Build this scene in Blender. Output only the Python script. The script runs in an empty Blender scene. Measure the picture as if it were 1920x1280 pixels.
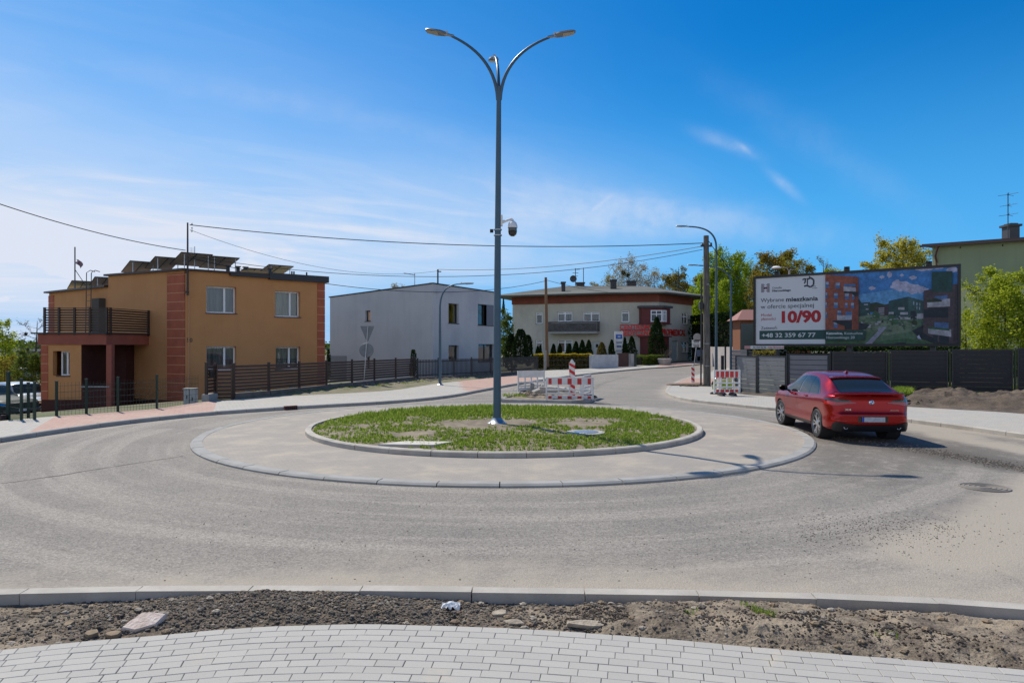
import bpy, bmesh, math, random
from math import sin, cos, pi, sqrt, radians, atan2
from mathutils import Vector, Matrix, noise
R = random.Random(11)
SC = bpy.context.scene
COL = SC.collection
# ------------------------------------------------------------------ camera
CAMH = 2.3; F = 1280.0; HX = 960.0; HY = 648.0     # photo measures: focal in px, horizon row
cd = bpy.data.cameras.new('camera'); cam = bpy.data.objects.new('camera', cd); COL.objects.link(cam)
cam.location = (0, 0, CAMH); cam.rotation_euler = (pi/2, 0, 0)
cd.sensor_width = 36; cd.lens = 24; cd.shift_y = 8/1920; cd.clip_start = .1; cd.clip_end = 6000
SC.camera = cam
# ------------------------------------------------------------------ sun, sky, exposure
SUN_EL = radians(52); SUN_AZ = (-.646, .763)        # direction towards the sun (ground plane)
sd = bpy.data.lights.new('sun', 'SUN'); sd.energy = 5.0; sd.angle = radians(.53); sd.color = (1, .92, .79)
so = bpy.data.objects.new('sun', sd); COL.objects.link(so)
tosun = Vector((SUN_AZ[0]*cos(SUN_EL), SUN_AZ[1]*cos(SUN_EL), sin(SUN_EL)))
so.rotation_euler = tosun.to_track_quat('Z', 'Y').to_euler(); so.location = tosun*50
W = bpy.data.worlds.new('World'); SC.world = W; W.use_nodes = True
nt = W.node_tree; N = nt.nodes; L = nt.links; N.clear()
def nd(nt_, t, **k):
    n = nt_.nodes.new(t)
    for a, v in k.items():
        if a in n.inputs: n.inputs[a].default_value = v
        else: setattr(n, a, v)
    return n
out = nd(nt, 'ShaderNodeOutputWorld'); bg = nd(nt, 'ShaderNodeBackground'); bg.inputs[1].default_value = .088
sky = nd(nt, 'ShaderNodeTexSky'); sky.sky_type = 'NISHITA'; sky.sun_disc = False
sky.sun_elevation = SUN_EL; sky.sun_rotation = atan2(SUN_AZ[0], SUN_AZ[1]); sky.altitude = 250
sky.air_density = 1.0; sky.dust_density = .5; sky.ozone_density = 2.2
hs = nd(nt, 'ShaderNodeHueSaturation'); hs.inputs['Saturation'].default_value = 1.3; hs.inputs['Value'].default_value = 1.0
L.new(sky.outputs[0], hs.inputs['Color'])
tc = nd(nt, 'ShaderNodeTexCoord'); sep = nd(nt, 'ShaderNodeSeparateXYZ'); L.new(tc.outputs['Generated'], sep.inputs[0])
def mth(nt_, op, a=None, b=None, c=None, clamp=False):
    n = nt_.nodes.new('ShaderNodeMath'); n.operation = op; n.use_clamp = clamp
    for i, v in enumerate((a, b, c)):
        if v is None: continue
        if isinstance(v, (int, float)): n.inputs[i].default_value = v
        else: nt_.links.new(v, n.inputs[i])
    return n.outputs[0]
def mrange(nt_, v, a, b, c=0, d=1, t='SMOOTHSTEP'):
    n = nt_.nodes.new('ShaderNodeMapRange'); n.interpolation_type = t
    nt_.links.new(v, n.inputs['Value'])
    for k, x in zip(('From Min', 'From Max', 'To Min', 'To Max'), (a, b, c, d)): n.inputs[k].default_value = x
    return n.outputs['Result']
def cmb(nt_, x, y, z):
    n = nt_.nodes.new('ShaderNodeCombineXYZ')
    for i, v in enumerate((x, y, z)):
        if isinstance(v, (int, float)): n.inputs[i].default_value = v
        else: nt_.links.new(v, n.inputs[i])
    return n.outputs[0]
X_, Y_, Z_ = sep.outputs
zz = mth(nt, 'ADD', mth(nt, 'MAXIMUM', Z_, 0.0), .10)
px = mth(nt, 'DIVIDE', X_, zz); py = mth(nt, 'DIVIDE', Y_, zz)
# thin cirrus: noise on a high plane, stretched along a slanting direction
n1 = nd(nt, 'ShaderNodeTexNoise', Scale=.55, Detail=9.0, Roughness=.55, Distortion=.6)
ua = mth(nt, 'ADD', mth(nt, 'MULTIPLY', px, .87), mth(nt, 'MULTIPLY', py, .5)); va = mth(nt, 'SUBTRACT', mth(nt, 'MULTIPLY', py, .87), mth(nt, 'MULTIPLY', px, .5))
L.new(cmb(nt, mth(nt, 'MULTIPLY', ua, .6), mth(nt, 'MULTIPLY', va, .9), 3.1), n1.inputs['Vector'])
n2 = nd(nt, 'ShaderNodeTexNoise', Scale=1.9, Detail=10.0, Roughness=.6, Distortion=1.2)
L.new(cmb(nt, mth(nt, 'MULTIPLY', ua, .45), mth(nt, 'MULTIPLY', va, 1.3), 8.0), n2.inputs['Vector'])
# slopes of the view direction: tx sideways, tz upwards
yy = mth(nt, 'MAXIMUM', Y_, .05); tx = mth(nt, 'DIVIDE', X_, yy); tz = mth(nt, 'DIVIDE', Z_, yy)
left = mrange(nt, X_, .38, -.85)                     # the veil is thicker to the left
low = mrange(nt, Z_, .62, .02, .0, 1.0)              # and towards the horizon
veil = mth(nt, 'MULTIPLY', mth(nt, 'POWER', left, 1.25), mth(nt, 'ADD', mth(nt, 'MULTIPLY', low, .95), .08))
midlow = mth(nt, 'MULTIPLY', mrange(nt, tz, .04, .13), mrange(nt, tz, .34, .16)); midlow = mth(nt, 'MULTIPLY', midlow, mrange(nt, tx, .45, -.1))
c1 = mth(nt, 'MULTIPLY', mrange(nt, n1.outputs[0], .18, .70, .38, .95), veil)
c2 = mth(nt, 'MULTIPLY', mrange(nt, n2.outputs[0], .42, .78), mth(nt, 'ADD', mth(nt, 'MULTIPLY', veil, .45), mth(nt, 'MULTIPLY', midlow, .35)))
c1 = mth(nt, 'ADD', c1, mth(nt, 'MULTIPLY', mth(nt, 'MULTIPLY', midlow, mrange(nt, n1.outputs[0], .3, .6, .35, 1)), .34))
# single wisps high over the street
n3 = nd(nt, 'ShaderNodeTexNoise', Scale=9.0, Detail=7.0, Roughness=.55); L.new(cmb(nt, X_, Y_, mth(nt, 'MULTIPLY', Z_, 2.6)), n3.inputs['Vector'])
n4 = nd(nt, 'ShaderNodeTexNoise', Scale=26.0, Detail=6.0, Roughness=.6); L.new(tc.outputs['Generated'], n4.inputs['Vector'])
wisp = None
for (wx, wy, ang, la, lb, amp, pw) in ((1362, 268, 22, 56, 13, .42, 1), (1398, 280, 40, 17, 5, .4, 1), (1470, 347, 40, 36, 9, .45, 1), (1124, 384, -38, 30, 4, .28, 1), (1230, 398, 9, 330, 36, .50, 1), (1090, 415, 2, 230, 34, .35, 1), (1560, 290, 32, 260, 34, .12, 1), (520, 190, 12, 420, 26, .18, 1), (760, 440, 8, 330, 34, .35, 1)):
    x0 = (wx-HX)/F; z0 = (HY-wy)/F; ca = cos(-radians(ang)); sa = sin(-radians(ang))
    dx = mth(nt, 'SUBTRACT', tx, x0); dz = mth(nt, 'SUBTRACT', tz, z0)
    uu = mth(nt, 'DIVIDE', mth(nt, 'ADD', mth(nt, 'MULTIPLY', dx, ca), mth(nt, 'MULTIPLY', dz, sa)), la/F); vv = mth(nt, 'DIVIDE', mth(nt, 'SUBTRACT', mth(nt, 'MULTIPLY', dz, ca), mth(nt, 'MULTIPLY', dx, sa)), lb/F)
    vv = mth(nt, 'ADD', vv, mth(nt, 'MULTIPLY', mth(nt, 'SUBTRACT', n3.outputs[0], .5), 1.6))
    e = mth(nt, 'EXPONENT', mth(nt, 'MULTIPLY', mth(nt, 'ADD', mth(nt, 'MULTIPLY', uu, uu), mth(nt, 'MULTIPLY', vv, vv)), -1.0))
    e = mth(nt, 'MULTIPLY', e, mrange(nt, n4.outputs[0], .25, .7, .25*amp, .62*amp)); wisp = e if wisp is None else mth(nt, 'ADD', wisp, e)
wisp = mth(nt, 'MULTIPLY', wisp, mrange(nt, Y_, .1, .3))
puff = mth(nt, 'MULTIPLY', mrange(nt, n3.outputs[0], .53, .62), mth(nt, 'MULTIPLY', mrange(nt, Z_, .17, .09), mrange(nt, X_, -.15, -.45)))
# unseen bright cloud, added behind the camera to fill the shaded facades
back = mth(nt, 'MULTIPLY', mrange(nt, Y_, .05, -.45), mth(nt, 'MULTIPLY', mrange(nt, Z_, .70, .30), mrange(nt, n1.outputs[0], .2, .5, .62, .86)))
tot = mth(nt, 'ADD', mth(nt, 'ADD', mth(nt, 'MULTIPLY', c1, .95), mth(nt, 'MULTIPLY', c2, .5)), mth(nt, 'ADD', mth(nt, 'MULTIPLY', puff, .4), wisp), clamp=True)
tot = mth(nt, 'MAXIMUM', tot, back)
tn = nd(nt, 'ShaderNodeMix', data_type='RGBA', blend_type='MULTIPLY'); tn.inputs[0].default_value = 1; L.new(hs.outputs[0], tn.inputs[6]); tn.inputs[7].default_value = (.07, 1.03, 1.44, 1)
hz = nd(nt, 'ShaderNodeMix', data_type='RGBA'); L.new(mrange(nt, Z_, .42, .0, 0, .95), hz.inputs[0]); L.new(tn.outputs[2], hz.inputs[6]); hz.inputs[7].default_value = (1.4, 5.3, 10.6, 1)
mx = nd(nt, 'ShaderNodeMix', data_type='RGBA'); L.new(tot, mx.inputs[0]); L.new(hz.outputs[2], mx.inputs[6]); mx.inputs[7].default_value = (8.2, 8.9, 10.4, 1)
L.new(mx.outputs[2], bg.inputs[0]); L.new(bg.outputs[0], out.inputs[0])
VS = SC.view_settings; VS.view_transform = 'Standard'; VS.look = 'None'; VS.gamma = 1; VS.exposure = 0.0
SC.cycles.max_bounces = 8; SC.cycles.transparent_max_bounces = 16

# ------------------------------------------------------------------ helpers
def sm(t): t = max(0., min(1., t)); return t*t*(3-2*t)
def hf(x, y):                                       # height of the land
    z = .6*sm((y-52)/40)
    q = (x+14.4)*-.894 + (y-21.5)*.447
    z -= 2.2*sm((q-1)/24)*sm((-1-x)/11)
    return z
def G(px, py, off=0.0):                              # photo measure -> point on the land
    k = (px-HX)/F; m = (py-HY)/F; y = (CAMH-off)/m
    for _ in range(30): y = .5*y + .5*(CAMH-off-hf(k*y, y))/m
    return Vector((k*y, y, hf(k*y, y)+off))
def P(px, d): return Vector(((px-HX)/F*d, d))
def zat(py, d): return CAMH+(HY-py)*d/F

class MB:
    def __init__(s): s.v = []; s.f = []; s.m = []; s.mi = 0
    def add(s, vs, fs, mi=None):
        o = len(s.v); s.v += [tuple(v) for v in vs]
        for f in fs: s.f.append([o+i for i in f]); s.m.append(s.mi if mi is None else mi)
        return s
    def quad(s, a, b, c, d, mi=None): return s.add([a, b, c, d], [(0, 1, 2, 3)], mi)
    def box(s, x0, x1, y0, y1, z0, z1, mi=None, M=None):
        vs = [(x, y, z) for z in (z0, z1) for y in (y0, y1) for x in (x0, x1)]
        if M is not None: vs = [M @ Vector(v) for v in vs]
        return s.add(vs, [(0, 2, 3, 1), (4, 5, 7, 6), (0, 1, 5, 4), (2, 6, 7, 3), (0, 4, 6, 2), (1, 3, 7, 5)], mi)
    def prism(s, poly, z0, z1, mi=None, top=True, bot=True, sides=True):
        n = len(poly)
        a = sum(poly[i][0]*poly[(i+1) % n][1]-poly[(i+1) % n][0]*poly[i][1] for i in range(n))
        if a < 0: poly = list(poly)[::-1]
        f0 = z0 if callable(z0) else (lambda x, y: z0); f1 = z1 if callable(z1) else (lambda x, y: z1)
        vs = [(p[0], p[1], f0(p[0], p[1])) for p in poly]+[(p[0], p[1], f1(p[0], p[1])) for p in poly]
        fs = []
        if sides: fs += [(i, (i+1) % n, n+(i+1) % n, n+i) for i in range(n)]
        if top: fs.append(tuple(range(n, 2*n)))
        if bot: fs.append(tuple(range(n))[::-1])
        return s.add(vs, fs, mi)
    def tube(s, pts, r, n=8, mi=None, cap=True):
        pts = [Vector(p) for p in pts]; rs = r if isinstance(r, (list, tuple)) else [r]*len(pts)
        vs = []; fs = []; up = None
        for i, p in enumerate(pts):
            t = (pts[min(i+1, len(pts)-1)]-pts[max(i-1, 0)]).normalized()
            if up is None: up = Vector((0, 0, 1)) if abs(t.z) < .9 else Vector((1, 0, 0))
            a = t.cross(up)
            if a.length < 1e-4: a = t.cross(Vector((0, 1, 0)))
            a.normalize(); b = a.cross(t).normalized(); up = b
            for k in range(n):
                w = 2*pi*k/n; vs.append(p+(a*cos(w)+b*sin(w))*rs[i])
        for i in range(len(pts)-1):
            for k in range(n): fs.append((i*n+k, i*n+(k+1) % n, (i+1)*n+(k+1) % n, (i+1)*n+k))
        if cap: fs += [tuple(range(n))[::-1], tuple(range((len(pts)-1)*n, len(pts)*n))]
        return s.add(vs, fs, mi)
    def lathe(s, prof, n=24, c=(0, 0, 0), axis='z', mi=None, closed=False):
        vs = []; fs = []; c = Vector(c)
        for (r, h) in prof:
            for k in range(n):
                w = 2*pi*k/n
                v = {'z': (r*cos(w), r*sin(w), h), 'x': (h, r*cos(w), r*sin(w)), 'y': (r*cos(w), h, r*sin(w))}[axis]
                vs.append(c+Vector(v))
        m = len(prof)
        for i in range(m-1 if not closed else m):
            for k in range(n): fs.append((i*n+k, i*n+(k+1) % n, ((i+1) % m)*n+(k+1) % n, ((i+1) % m)*n+k))
        return s.add(vs, fs, mi)

def setmats(me, mats):
    for m in (mats if isinstance(mats, (list, tuple)) else [mats]): me.materials.append(m)
def wloc(o):
    p = Vector((0, 0, 0))
    while o is not None: p += o.location; o = o.parent
    return p
def obj(name, mb, mats, parent=None, smooth=False, local=False, fix=False):
    me = bpy.data.meshes.new(name)
    off = Vector((0, 0, 0))
    if parent is not None and not local: off = wloc(parent)
    me.from_pydata([(v[0]-off.x, v[1]-off.y, v[2]-off.z) for v in mb.v], [], mb.f)
    setmats(me, mats)
    if any(mb.m): me.polygons.foreach_set('material_index', mb.m)
    if fix:
        b = bmesh.new(); b.from_mesh(me); bmesh.ops.recalc_face_normals(b, faces=b.faces); b.to_mesh(me); b.free()
    if smooth:
        me.polygons.foreach_set('use_smooth', [True]*len(me.polygons))
        if smooth != 'all':
            me.set_sharp_from_angle(angle=radians(38))
    me.update()
    o = bpy.data.objects.new(name, me); COL.objects.link(o)
    if parent is not None: o.parent = parent
    return o
def bev(o, w=.01, seg=1):
    m = o.modifiers.new('bevel', 'BEVEL'); m.width = w; m.segments = seg; m.limit_method = 'ANGLE'; return o
def tag(o, label=None, cat=None, group=None, kind=None):
    if label: o['label'] = label
    if cat: o['category'] = cat
    if group: o['group'] = group
    if kind: o['kind'] = kind
    return o
def thing(name, loc, label, cat, group=None, rz=0):
    o = bpy.data.objects.new(name, None); COL.objects.link(o); o.location = loc; o.rotation_euler = (0, 0, rz)
    o.empty_display_size = .2
    return tag(o, label, cat, group)
def copy_tree(o, parent=None):
    c = o.copy(); COL.objects.link(c); c.parent = parent
    for ch in list(o.children): copy_tree(ch, c)
    return c

# ------------------------------------------------------------------ materials
def M(name, col, rough=.8, col2=None, sc=3., bump=0., bs=60., metal=0., coat=0., spec=.5, fine=.0, fs=90., trans=0., stretch=None, c3=None, s3=.4, a3=.5, streak=0.):
    m = bpy.data.materials.new(name); m.use_nodes = True; t = m.node_tree; b = t.nodes['Principled BSDF']
    b.inputs['Roughness'].default_value = rough; b.inputs['Metallic'].default_value = metal
    b.inputs['Specular IOR Level'].default_value = spec; b.inputs['Coat Weight'].default_value = coat; b.inputs['Coat Roughness'].default_value = .04
    tc = nd(t, 'ShaderNodeTexCoord'); vec = tc.outputs['Object']
    if stretch:
        mp = nd(t, 'ShaderNodeMapping'); mp.inputs['Scale'].default_value = stretch; t.links.new(vec, mp.inputs[0]); vec = mp.outputs[0]
    c = (*col, 1)
    src = None
    if col2 is not None:
        n = nd(t, 'ShaderNodeTexNoise', Scale=sc, Detail=6.0, Roughness=.6); t.links.new(vec, n.inputs['Vector'])
        r = mrange(t, n.outputs[0], .35, .65)
        mx = nd(t, 'ShaderNodeMix', data_type='RGBA'); t.links.new(r, mx.inputs[0]); mx.inputs[6].default_value = c; mx.inputs[7].default_value = (*col2, 1); src = mx.outputs[2]
    if c3 is not None:
        n = nd(t, 'ShaderNodeTexNoise', Scale=s3, Detail=8.0, Roughness=.65); t.links.new(vec, n.inputs['Vector'])
        r = mrange(t, n.outputs[0], .5, .72, 0, a3)
        mx = nd(t, 'ShaderNodeMix', data_type='RGBA'); t.links.new(r, mx.inputs[0])
        if src: t.links.new(src, mx.inputs[6])
        else: mx.inputs[6].default_value = c
        mx.inputs[7].default_value = (*c3, 1); src = mx.outputs[2]
    if streak:
        mp = nd(t, 'ShaderNodeMapping'); mp.inputs['Scale'].default_value = (2.2, 2.2, .16); t.links.new(tc.outputs['Object'], mp.inputs[0])
        n = nd(t, 'ShaderNodeTexNoise', Scale=1.3, Detail=9.0, Roughness=.72); t.links.new(mp.outputs[0], n.inputs['Vector'])
        mr = mrange(t, n.outputs[0], .42, .75, 1, 1-streak)
        mx = nd(t, 'ShaderNodeMix', data_type='RGBA', blend_type='MULTIPLY'); mx.inputs[0].default_value = 1
        if src: t.links.new(src, mx.inputs[6])
        else: mx.inputs[6].default_value = c
        t.links.new(cmb(t, mr, mr, mr), mx.inputs[7]); src = mx.outputs[2]
    if fine:
        n = nd(t, 'ShaderNodeTexNoise', Scale=fs, Detail=3.0, Roughness=.7); t.links.new(vec, n.inputs['Vector'])
        mr = mrange(t, n.outputs[0], .3, .7, 1-fine, 1+fine, 'LINEAR')
        mx = nd(t, 'ShaderNodeMix', data_type='RGBA', blend_type='MULTIPLY'); mx.inputs[0].default_value = 1
        if src: t.links.new(src, mx.inputs[6])
        else: mx.inputs[6].default_value = c
        t.links.new(cmb(t, mr, mr, mr), mx.inputs[7]); src = mx.outputs[2]
    if src: t.links.new(src, b.inputs['Base Color'])
    else: b.inputs['Base Color'].default_value = c
    if bump:
        n = nd(t, 'ShaderNodeTexNoise', Scale=bs, Detail=5.0); t.links.new(vec, n.inputs['Vector'])
        bp = nd(t, 'ShaderNodeBump'); bp.inputs['Strength'].default_value = bump; bp.inputs['Distance'].default_value = .02
        t.links.new(n.outputs[0], bp.inputs['Height']); t.links.new(bp.outputs[0], b.inputs['Normal'])
    return m
def leafmat(name, col, col2, trans=.45):
    m = bpy.data.materials.new(name); m.use_nodes = True; t = m.node_tree; t.nodes.clear()
    o = nd(t, 'ShaderNodeOutputMaterial'); d = nd(t, 'ShaderNodeBsdfDiffuse'); tr = nd(t, 'ShaderNodeBsdfTranslucent'); ms = nd(t, 'ShaderNodeMixShader')
    at = nd(t, 'ShaderNodeAttribute'); at.attribute_name = 'tint'
    mx = nd(t, 'ShaderNodeMix', data_type='RGBA'); t.links.new(at.outputs['Fac'], mx.inputs[0]); mx.inputs[6].default_value = (*col, 1); mx.inputs[7].default_value = (*col2, 1)
    t.links.new(mx.outputs[2], d.inputs[0]); t.links.new(mx.outputs[2], tr.inputs[0]); ms.inputs[0].default_value = trans
    t.links.new(d.outputs[0], ms.inputs[1]); t.links.new(tr.outputs[0], ms.inputs[2]); t.links.new(ms.outputs[0], o.inputs[0])
    return m
def glassmat(name, tint=(.75, .8, .82), rough=.02, refl=1.5, dark=0.0):
    m = bpy.data.materials.new(name); m.use_nodes = True; t = m.node_tree; t.nodes.clear()
    o = nd(t, 'ShaderNodeOutputMaterial'); tr = nd(t, 'ShaderNodeBsdfTransparent'); gl = nd(t, 'ShaderNodeBsdfGlossy'); ms = nd(t, 'ShaderNodeMixShader')
    fr = nd(t, 'ShaderNodeFresnel'); fr.inputs[0].default_value = refl; tr.inputs[0].default_value = (*tint, 1); gl.inputs['Roughness'].default_value = rough
    f = mth(t, 'ADD', mth(t, 'MULTIPLY', fr.outputs[0], 1.6), dark, clamp=True)
    t.links.new(f, ms.inputs[0]); t.links.new(tr.outputs[0], ms.inputs[1]); t.links.new(gl.outputs[0], ms.inputs[2]); t.links.new(ms.outputs[0], o.inputs[0])
    return m
mt = {}
mt['glass'] = glassmat('window_glass', dark=.05)
mt['carglass'] = glassmat('car_glass', (.10, .13, .14), refl=1.7, dark=.12)
mt['white_pvc'] = M('white_pvc', (.86, .87, .88), .35)
mt['dark_pvc'] = M('dark_pvc', (.03, .03, .035), .4)
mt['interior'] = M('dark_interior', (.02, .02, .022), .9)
mt['curtain'] = M('curtain', (.50, .50, .36), .9, (.30, .32, .25), 1.5, stretch=(5, 5, .3))
mt['curtain2'] = M('net_curtain', (.26, .31, .31), .9, (.10, .13, .13), 1.2, stretch=(5, 5, .3))
mt['ochre'] = M('ochre_render', (.60, .285, .112), .9, (.56, .262, .10), .7, streak=.07, fine=.06, fs=40, bump=.3, bs=90, c3=(.56, .26, .085), s3=.35, a3=.4)
mt['ochre_side'] = mt['ochre']
mt['quoin'] = M('brick_red_render', (.46, .125, .062), .85, (.38, .10, .05), 1.5, streak=.1, bump=.15, bs=120)
mt['quoin_joint'] = M('quoin_joint', (.66, .36, .20), .9)
mt['plinth'] = M('plinth_red', (.075, .02, .016), .85, (.055, .016, .013), 2)
mt['slab_red'] = M('slab_red', (.34, .10, .065), .85, (.29, .085, .055), 2)
mt['brown'] = M('brown_metal', (.045, .025, .018), .45, (.035, .02, .016), 4)
mt['brownfence'] = M('brown_fence_slats', (.065, .033, .022), .5, (.05, .027, .02), 4)
mt['anthracite'] = M('anthracite_metal', (.022, .024, .03), .45)
mt['antpanel'] = M('anthracite_panels', (.014, .016, .026), .4, (.018, .020, .031), 1.5)
mt['greypanel'] = M('grey_panels', (.19, .195, .21), .5, (.215, .22, .235), .8)
mt['green_metal'] = M('green_powder_coat', (.004, .026, .018), .45)
mt['galv'] = M('galvanised_steel', (.42, .44, .46), .38, (.34, .36, .38), 6, metal=.85)
mt['pole_paint'] = M('blue_grey_pole_paint', (.062, .115, .155), .38, (.055, .10, .14), 2, metal=.25)
mt['lamp_grey'] = M('lamp_housing_grey', (.24, .25, .26), .4, metal=.4)
mt['lamp_lens'] = M('lamp_lens', (.42, .40, .34), .25)
mt['white_paint'] = M('white_paint', (.78, .78, .76), .4)
mt['black_plastic'] = M('black_plastic', (.012, .012, .014), .35)
mt['rubber'] = M('tyre_rubber', (.018, .018, .018), .75, (.03, .03, .03), 8)
mt['dark_grey'] = M('dark_grey', (.05, .05, .055), .5)
mt['wood_pole'] = M('weathered_pole_wood', (.17, .155, .135), .9, (.075, .065, .055), 5, bump=.5, bs=20, stretch=(6, 6, .35))
mt['thin_pole'] = M('brown_pole_wood', (.26, .15, .08), .9, (.16, .09, .05), 5, stretch=(6, 6, .4))
mt['bark'] = M('bark', (.10, .08, .06), .95, (.055, .045, .036), 4, bump=.5, bs=15)
mt['birch'] = M('birch_bark', (.45, .43, .40), .9, (.10, .09, .08), 3, stretch=(1, 1, 2.5))
mt['concrete'] = M('concrete', (.40, .385, .36), .9, (.33, .32, .30), 3, bump=.25, bs=60, fine=.12, fs=160)
mt['kerb'] = M('kerb_concrete', (.44, .41, .36), .88, (.35, .325, .285), 2.2, bump=.2, bs=90, fine=.12, fs=220, c3=(.44, .38, .29), s3=1.2, a3=.5)
mt['kerbd'] = M('kerb_concrete_grey', (.33, .325, .31), .88, (.27, .265, .25), 2.2, bump=.2, bs=90, fine=.12, fs=220, c3=(.40, .36, .29), s3=1.2, a3=.3)
mt['wire'] = M('black_wire', (.012, .012, .014), .6)
mt['red_refl'] = M('red_sheeting', (.55, .02, .02), .35)
mt['white_refl'] = M('white_plastic', (.72, .72, .70), .45, (.62, .61, .58), 3)
# ================================================================== GROUND AND ROADS
def smooth_line(pts, step=.5, closed=False):        # catmull-rom resample of 2D/3D points
    P_ = [Vector((p[0], p[1])) for p in pts]; n = len(P_); res = []
    for i in range(n if closed else n-1):
        if closed: a, b, c, d = P_[(i-1) % n], P_[i], P_[(i+1) % n], P_[(i+2) % n]
        else: a, b, c, d = P_[max(i-1, 0)], P_[i], P_[i+1], P_[min(i+2, n-1)]
        k = max(1, int((c-b).length/step))
        for j in range(k):
            t = j/k
            res.append(.5*((2*b)+(c-a)*t+(2*a-5*b+4*c-d)*t*t+(-a+3*b-3*c+d)*t**3))
    if not closed: res.append(P_[-1])
    return res
def offs(line, d, closed=False):
    res = []; n = len(line)
    for i in range(n):
        a = line[(i-1) % n] if closed else line[max(i-1, 0)]; b = line[(i+1) % n] if closed else line[min(i+1, n-1)]
        t = (b-a).normalized(); res.append(line[i]+Vector((-t.y, t.x))*d)
    return res
def arclen_resample(line, step):
    res = [line[0].copy()]; acc = 0
    for i in range(1, len(line)):
        a, b = line[i-1], line[i]; l = (b-a).length; pos = 0
        while acc+(l-pos) >= step:
            pos += step-acc; acc = 0; res.append(a.lerp(b, pos/l))
        acc += l-pos
    return res
def kerb(name, line, w, z0, z1, side, label, mat, stone=1.0, drop=None, closed=False, gap=.012, cham=.02):
    """row of kerb stones along the line; the line is the road-side face, side=+1 puts the stones on its left"""
    st = arclen_resample(line, stone); mb = MB()
    if closed: st.append(st[0])
    for i in range(len(st)-1):
        a, b = st[i], st[i+1]; t = (b-a); l = t.length
        if l < .2: continue
        t /= l; nrm = Vector((-t.y, t.x))*side
        j = R.uniform(-.004, .004); dz = R.uniform(-.004, .004)
        a2 = a+t*gap/2+nrm*j; b2 = b-t*gap/2+nrm*j
        vs = []
        for p in (a2, b2):
            h = hf(p.x, p.y); zt = z1 if drop is None else drop(p.x, p.y, z1)
            for (o_, z) in ((0, z0), (0, zt-cham), (cham, zt), (w, zt), (w, z0)): q = p+nrm*o_; vs.append((q.x, q.y, h+z+(dz if z > z0 else 0)))
        fs = [(0, 1, 6, 5), (1, 2, 7, 6), (2, 3, 8, 7), (3, 4, 9, 8), (4, 3, 2, 1, 0), (5, 6, 7, 8, 9)]
        if side > 0: fs = [f[::-1] for f in fs]
        mb.add(vs, fs)
    o = obj(name, mb, mat); tag(o, label, kind='structure'); o['category'] = 'kerb'
    return o
def ribbon(a, b, za, zb=None, nz=1):                # strip of quads between two polylines, resampled equal
    zb = za if zb is None else zb
    mb = MB(); n = max(len(a), len(b)); 
    def rs(l):
        tot = [0]
        for i in range(1, len(l)): tot.append(tot[-1]+(l[i]-l[i-1]).length)
        r = []
        j = 0
        for i in range(n):
            s = tot[-1]*i/(n-1)
            while j < len(tot)-2 and tot[j+1] < s: j += 1
            r.append(l[j].lerp(l[j+1], (s-tot[j])/max(1e-9, tot[j+1]-tot[j])))
        return r
    a = rs(a); b = rs(b); vs = []; fs = []
    for i in range(n):
        for k in range(nz+1):
            p = a[i].lerp(b[i], k/nz); vs.append((p.x, p.y, hf(p.x, p.y)+za+(zb-za)*k/nz))
    m = nz+1
    for i in range(n-1):
        for k in range(nz): fs.append((i*m+k, (i+1)*m+k, (i+1)*m+k+1, i*m+k+1))
    mb.add(vs, fs); return mb
def inpoly(x, y, poly):
    c = False; n = len(poly); j = n-1
    for i in range(n):
        xi, yi = poly[i][0], poly[i][1]; xj, yj = poly[j][0], poly[j][1]
        if (yi > y) != (yj > y) and x < (xj-xi)*(y-yi)/(yj-yi)+xi: c = not c
        j = i
    return c
def dline(x, y, line):
    best = 1e9
    for i in range(len(line)-1):
        ax, ay = line[i][0], line[i][1]; bx, by = line[i+1][0], line[i+1][1]
        dx, dy = bx-ax, by-ay; l = dx*dx+dy*dy
        t = 0 if l == 0 else max(0, min(1, ((x-ax)*dx+(y-ay)*dy)/l))
        d = (x-ax-t*dx)**2+(y-ay-t*dy)**2
        if d < best: best = d
    return sqrt(best)
def g2(pts, off=0): return [G(a, b, off).to_2d() for a, b in pts]
C0 = Vector((-.2, 18.95)); RO = 7.9; RI = 5.3
lineA = [Vector((-20, 4)), Vector((-15.5, 8)), Vector((-13.3, 12))]+g2([(0, 830), (100, 814), (200, 800), (300, 788), (400, 778), (500, 771), (600, 764.5), (700, 759), (800, 751), (860, 743), (900, 735), (1000, 717), (1100, 703), (1200, 693), (1260, 689), (1320, 683), (1366, 677), (1430, 673)])
lineA = smooth_line(lineA, .8)
lineF = smooth_line([Vector(p) for p in ((-20, 3.0), (-14, 4.6), (-9, 5.65), (-4.6, 6.15), (-2.3, 6.24), (0, 6.19), (2.4, 6.08), (4.34, 5.79), (7, 5.0), (10, 3.6), (13, 1.5))], .3)
lineR = [Vector((19, 3)), Vector((15.5, 8)), Vector((13.7, 12.5))]+g2([(1920, 822), (1837, 810), (1695, 791), (1600, 780), (1500, 774), (1420, 767), (1360, 760.5), (1300, 754), (1268, 748), (1250, 740), (1249, 732), (1260, 723), (1285, 712), (1316, 703), (1350, 695), (1400, 686), (1470, 680)])
lineR = smooth_line(lineR, .5)

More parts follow.
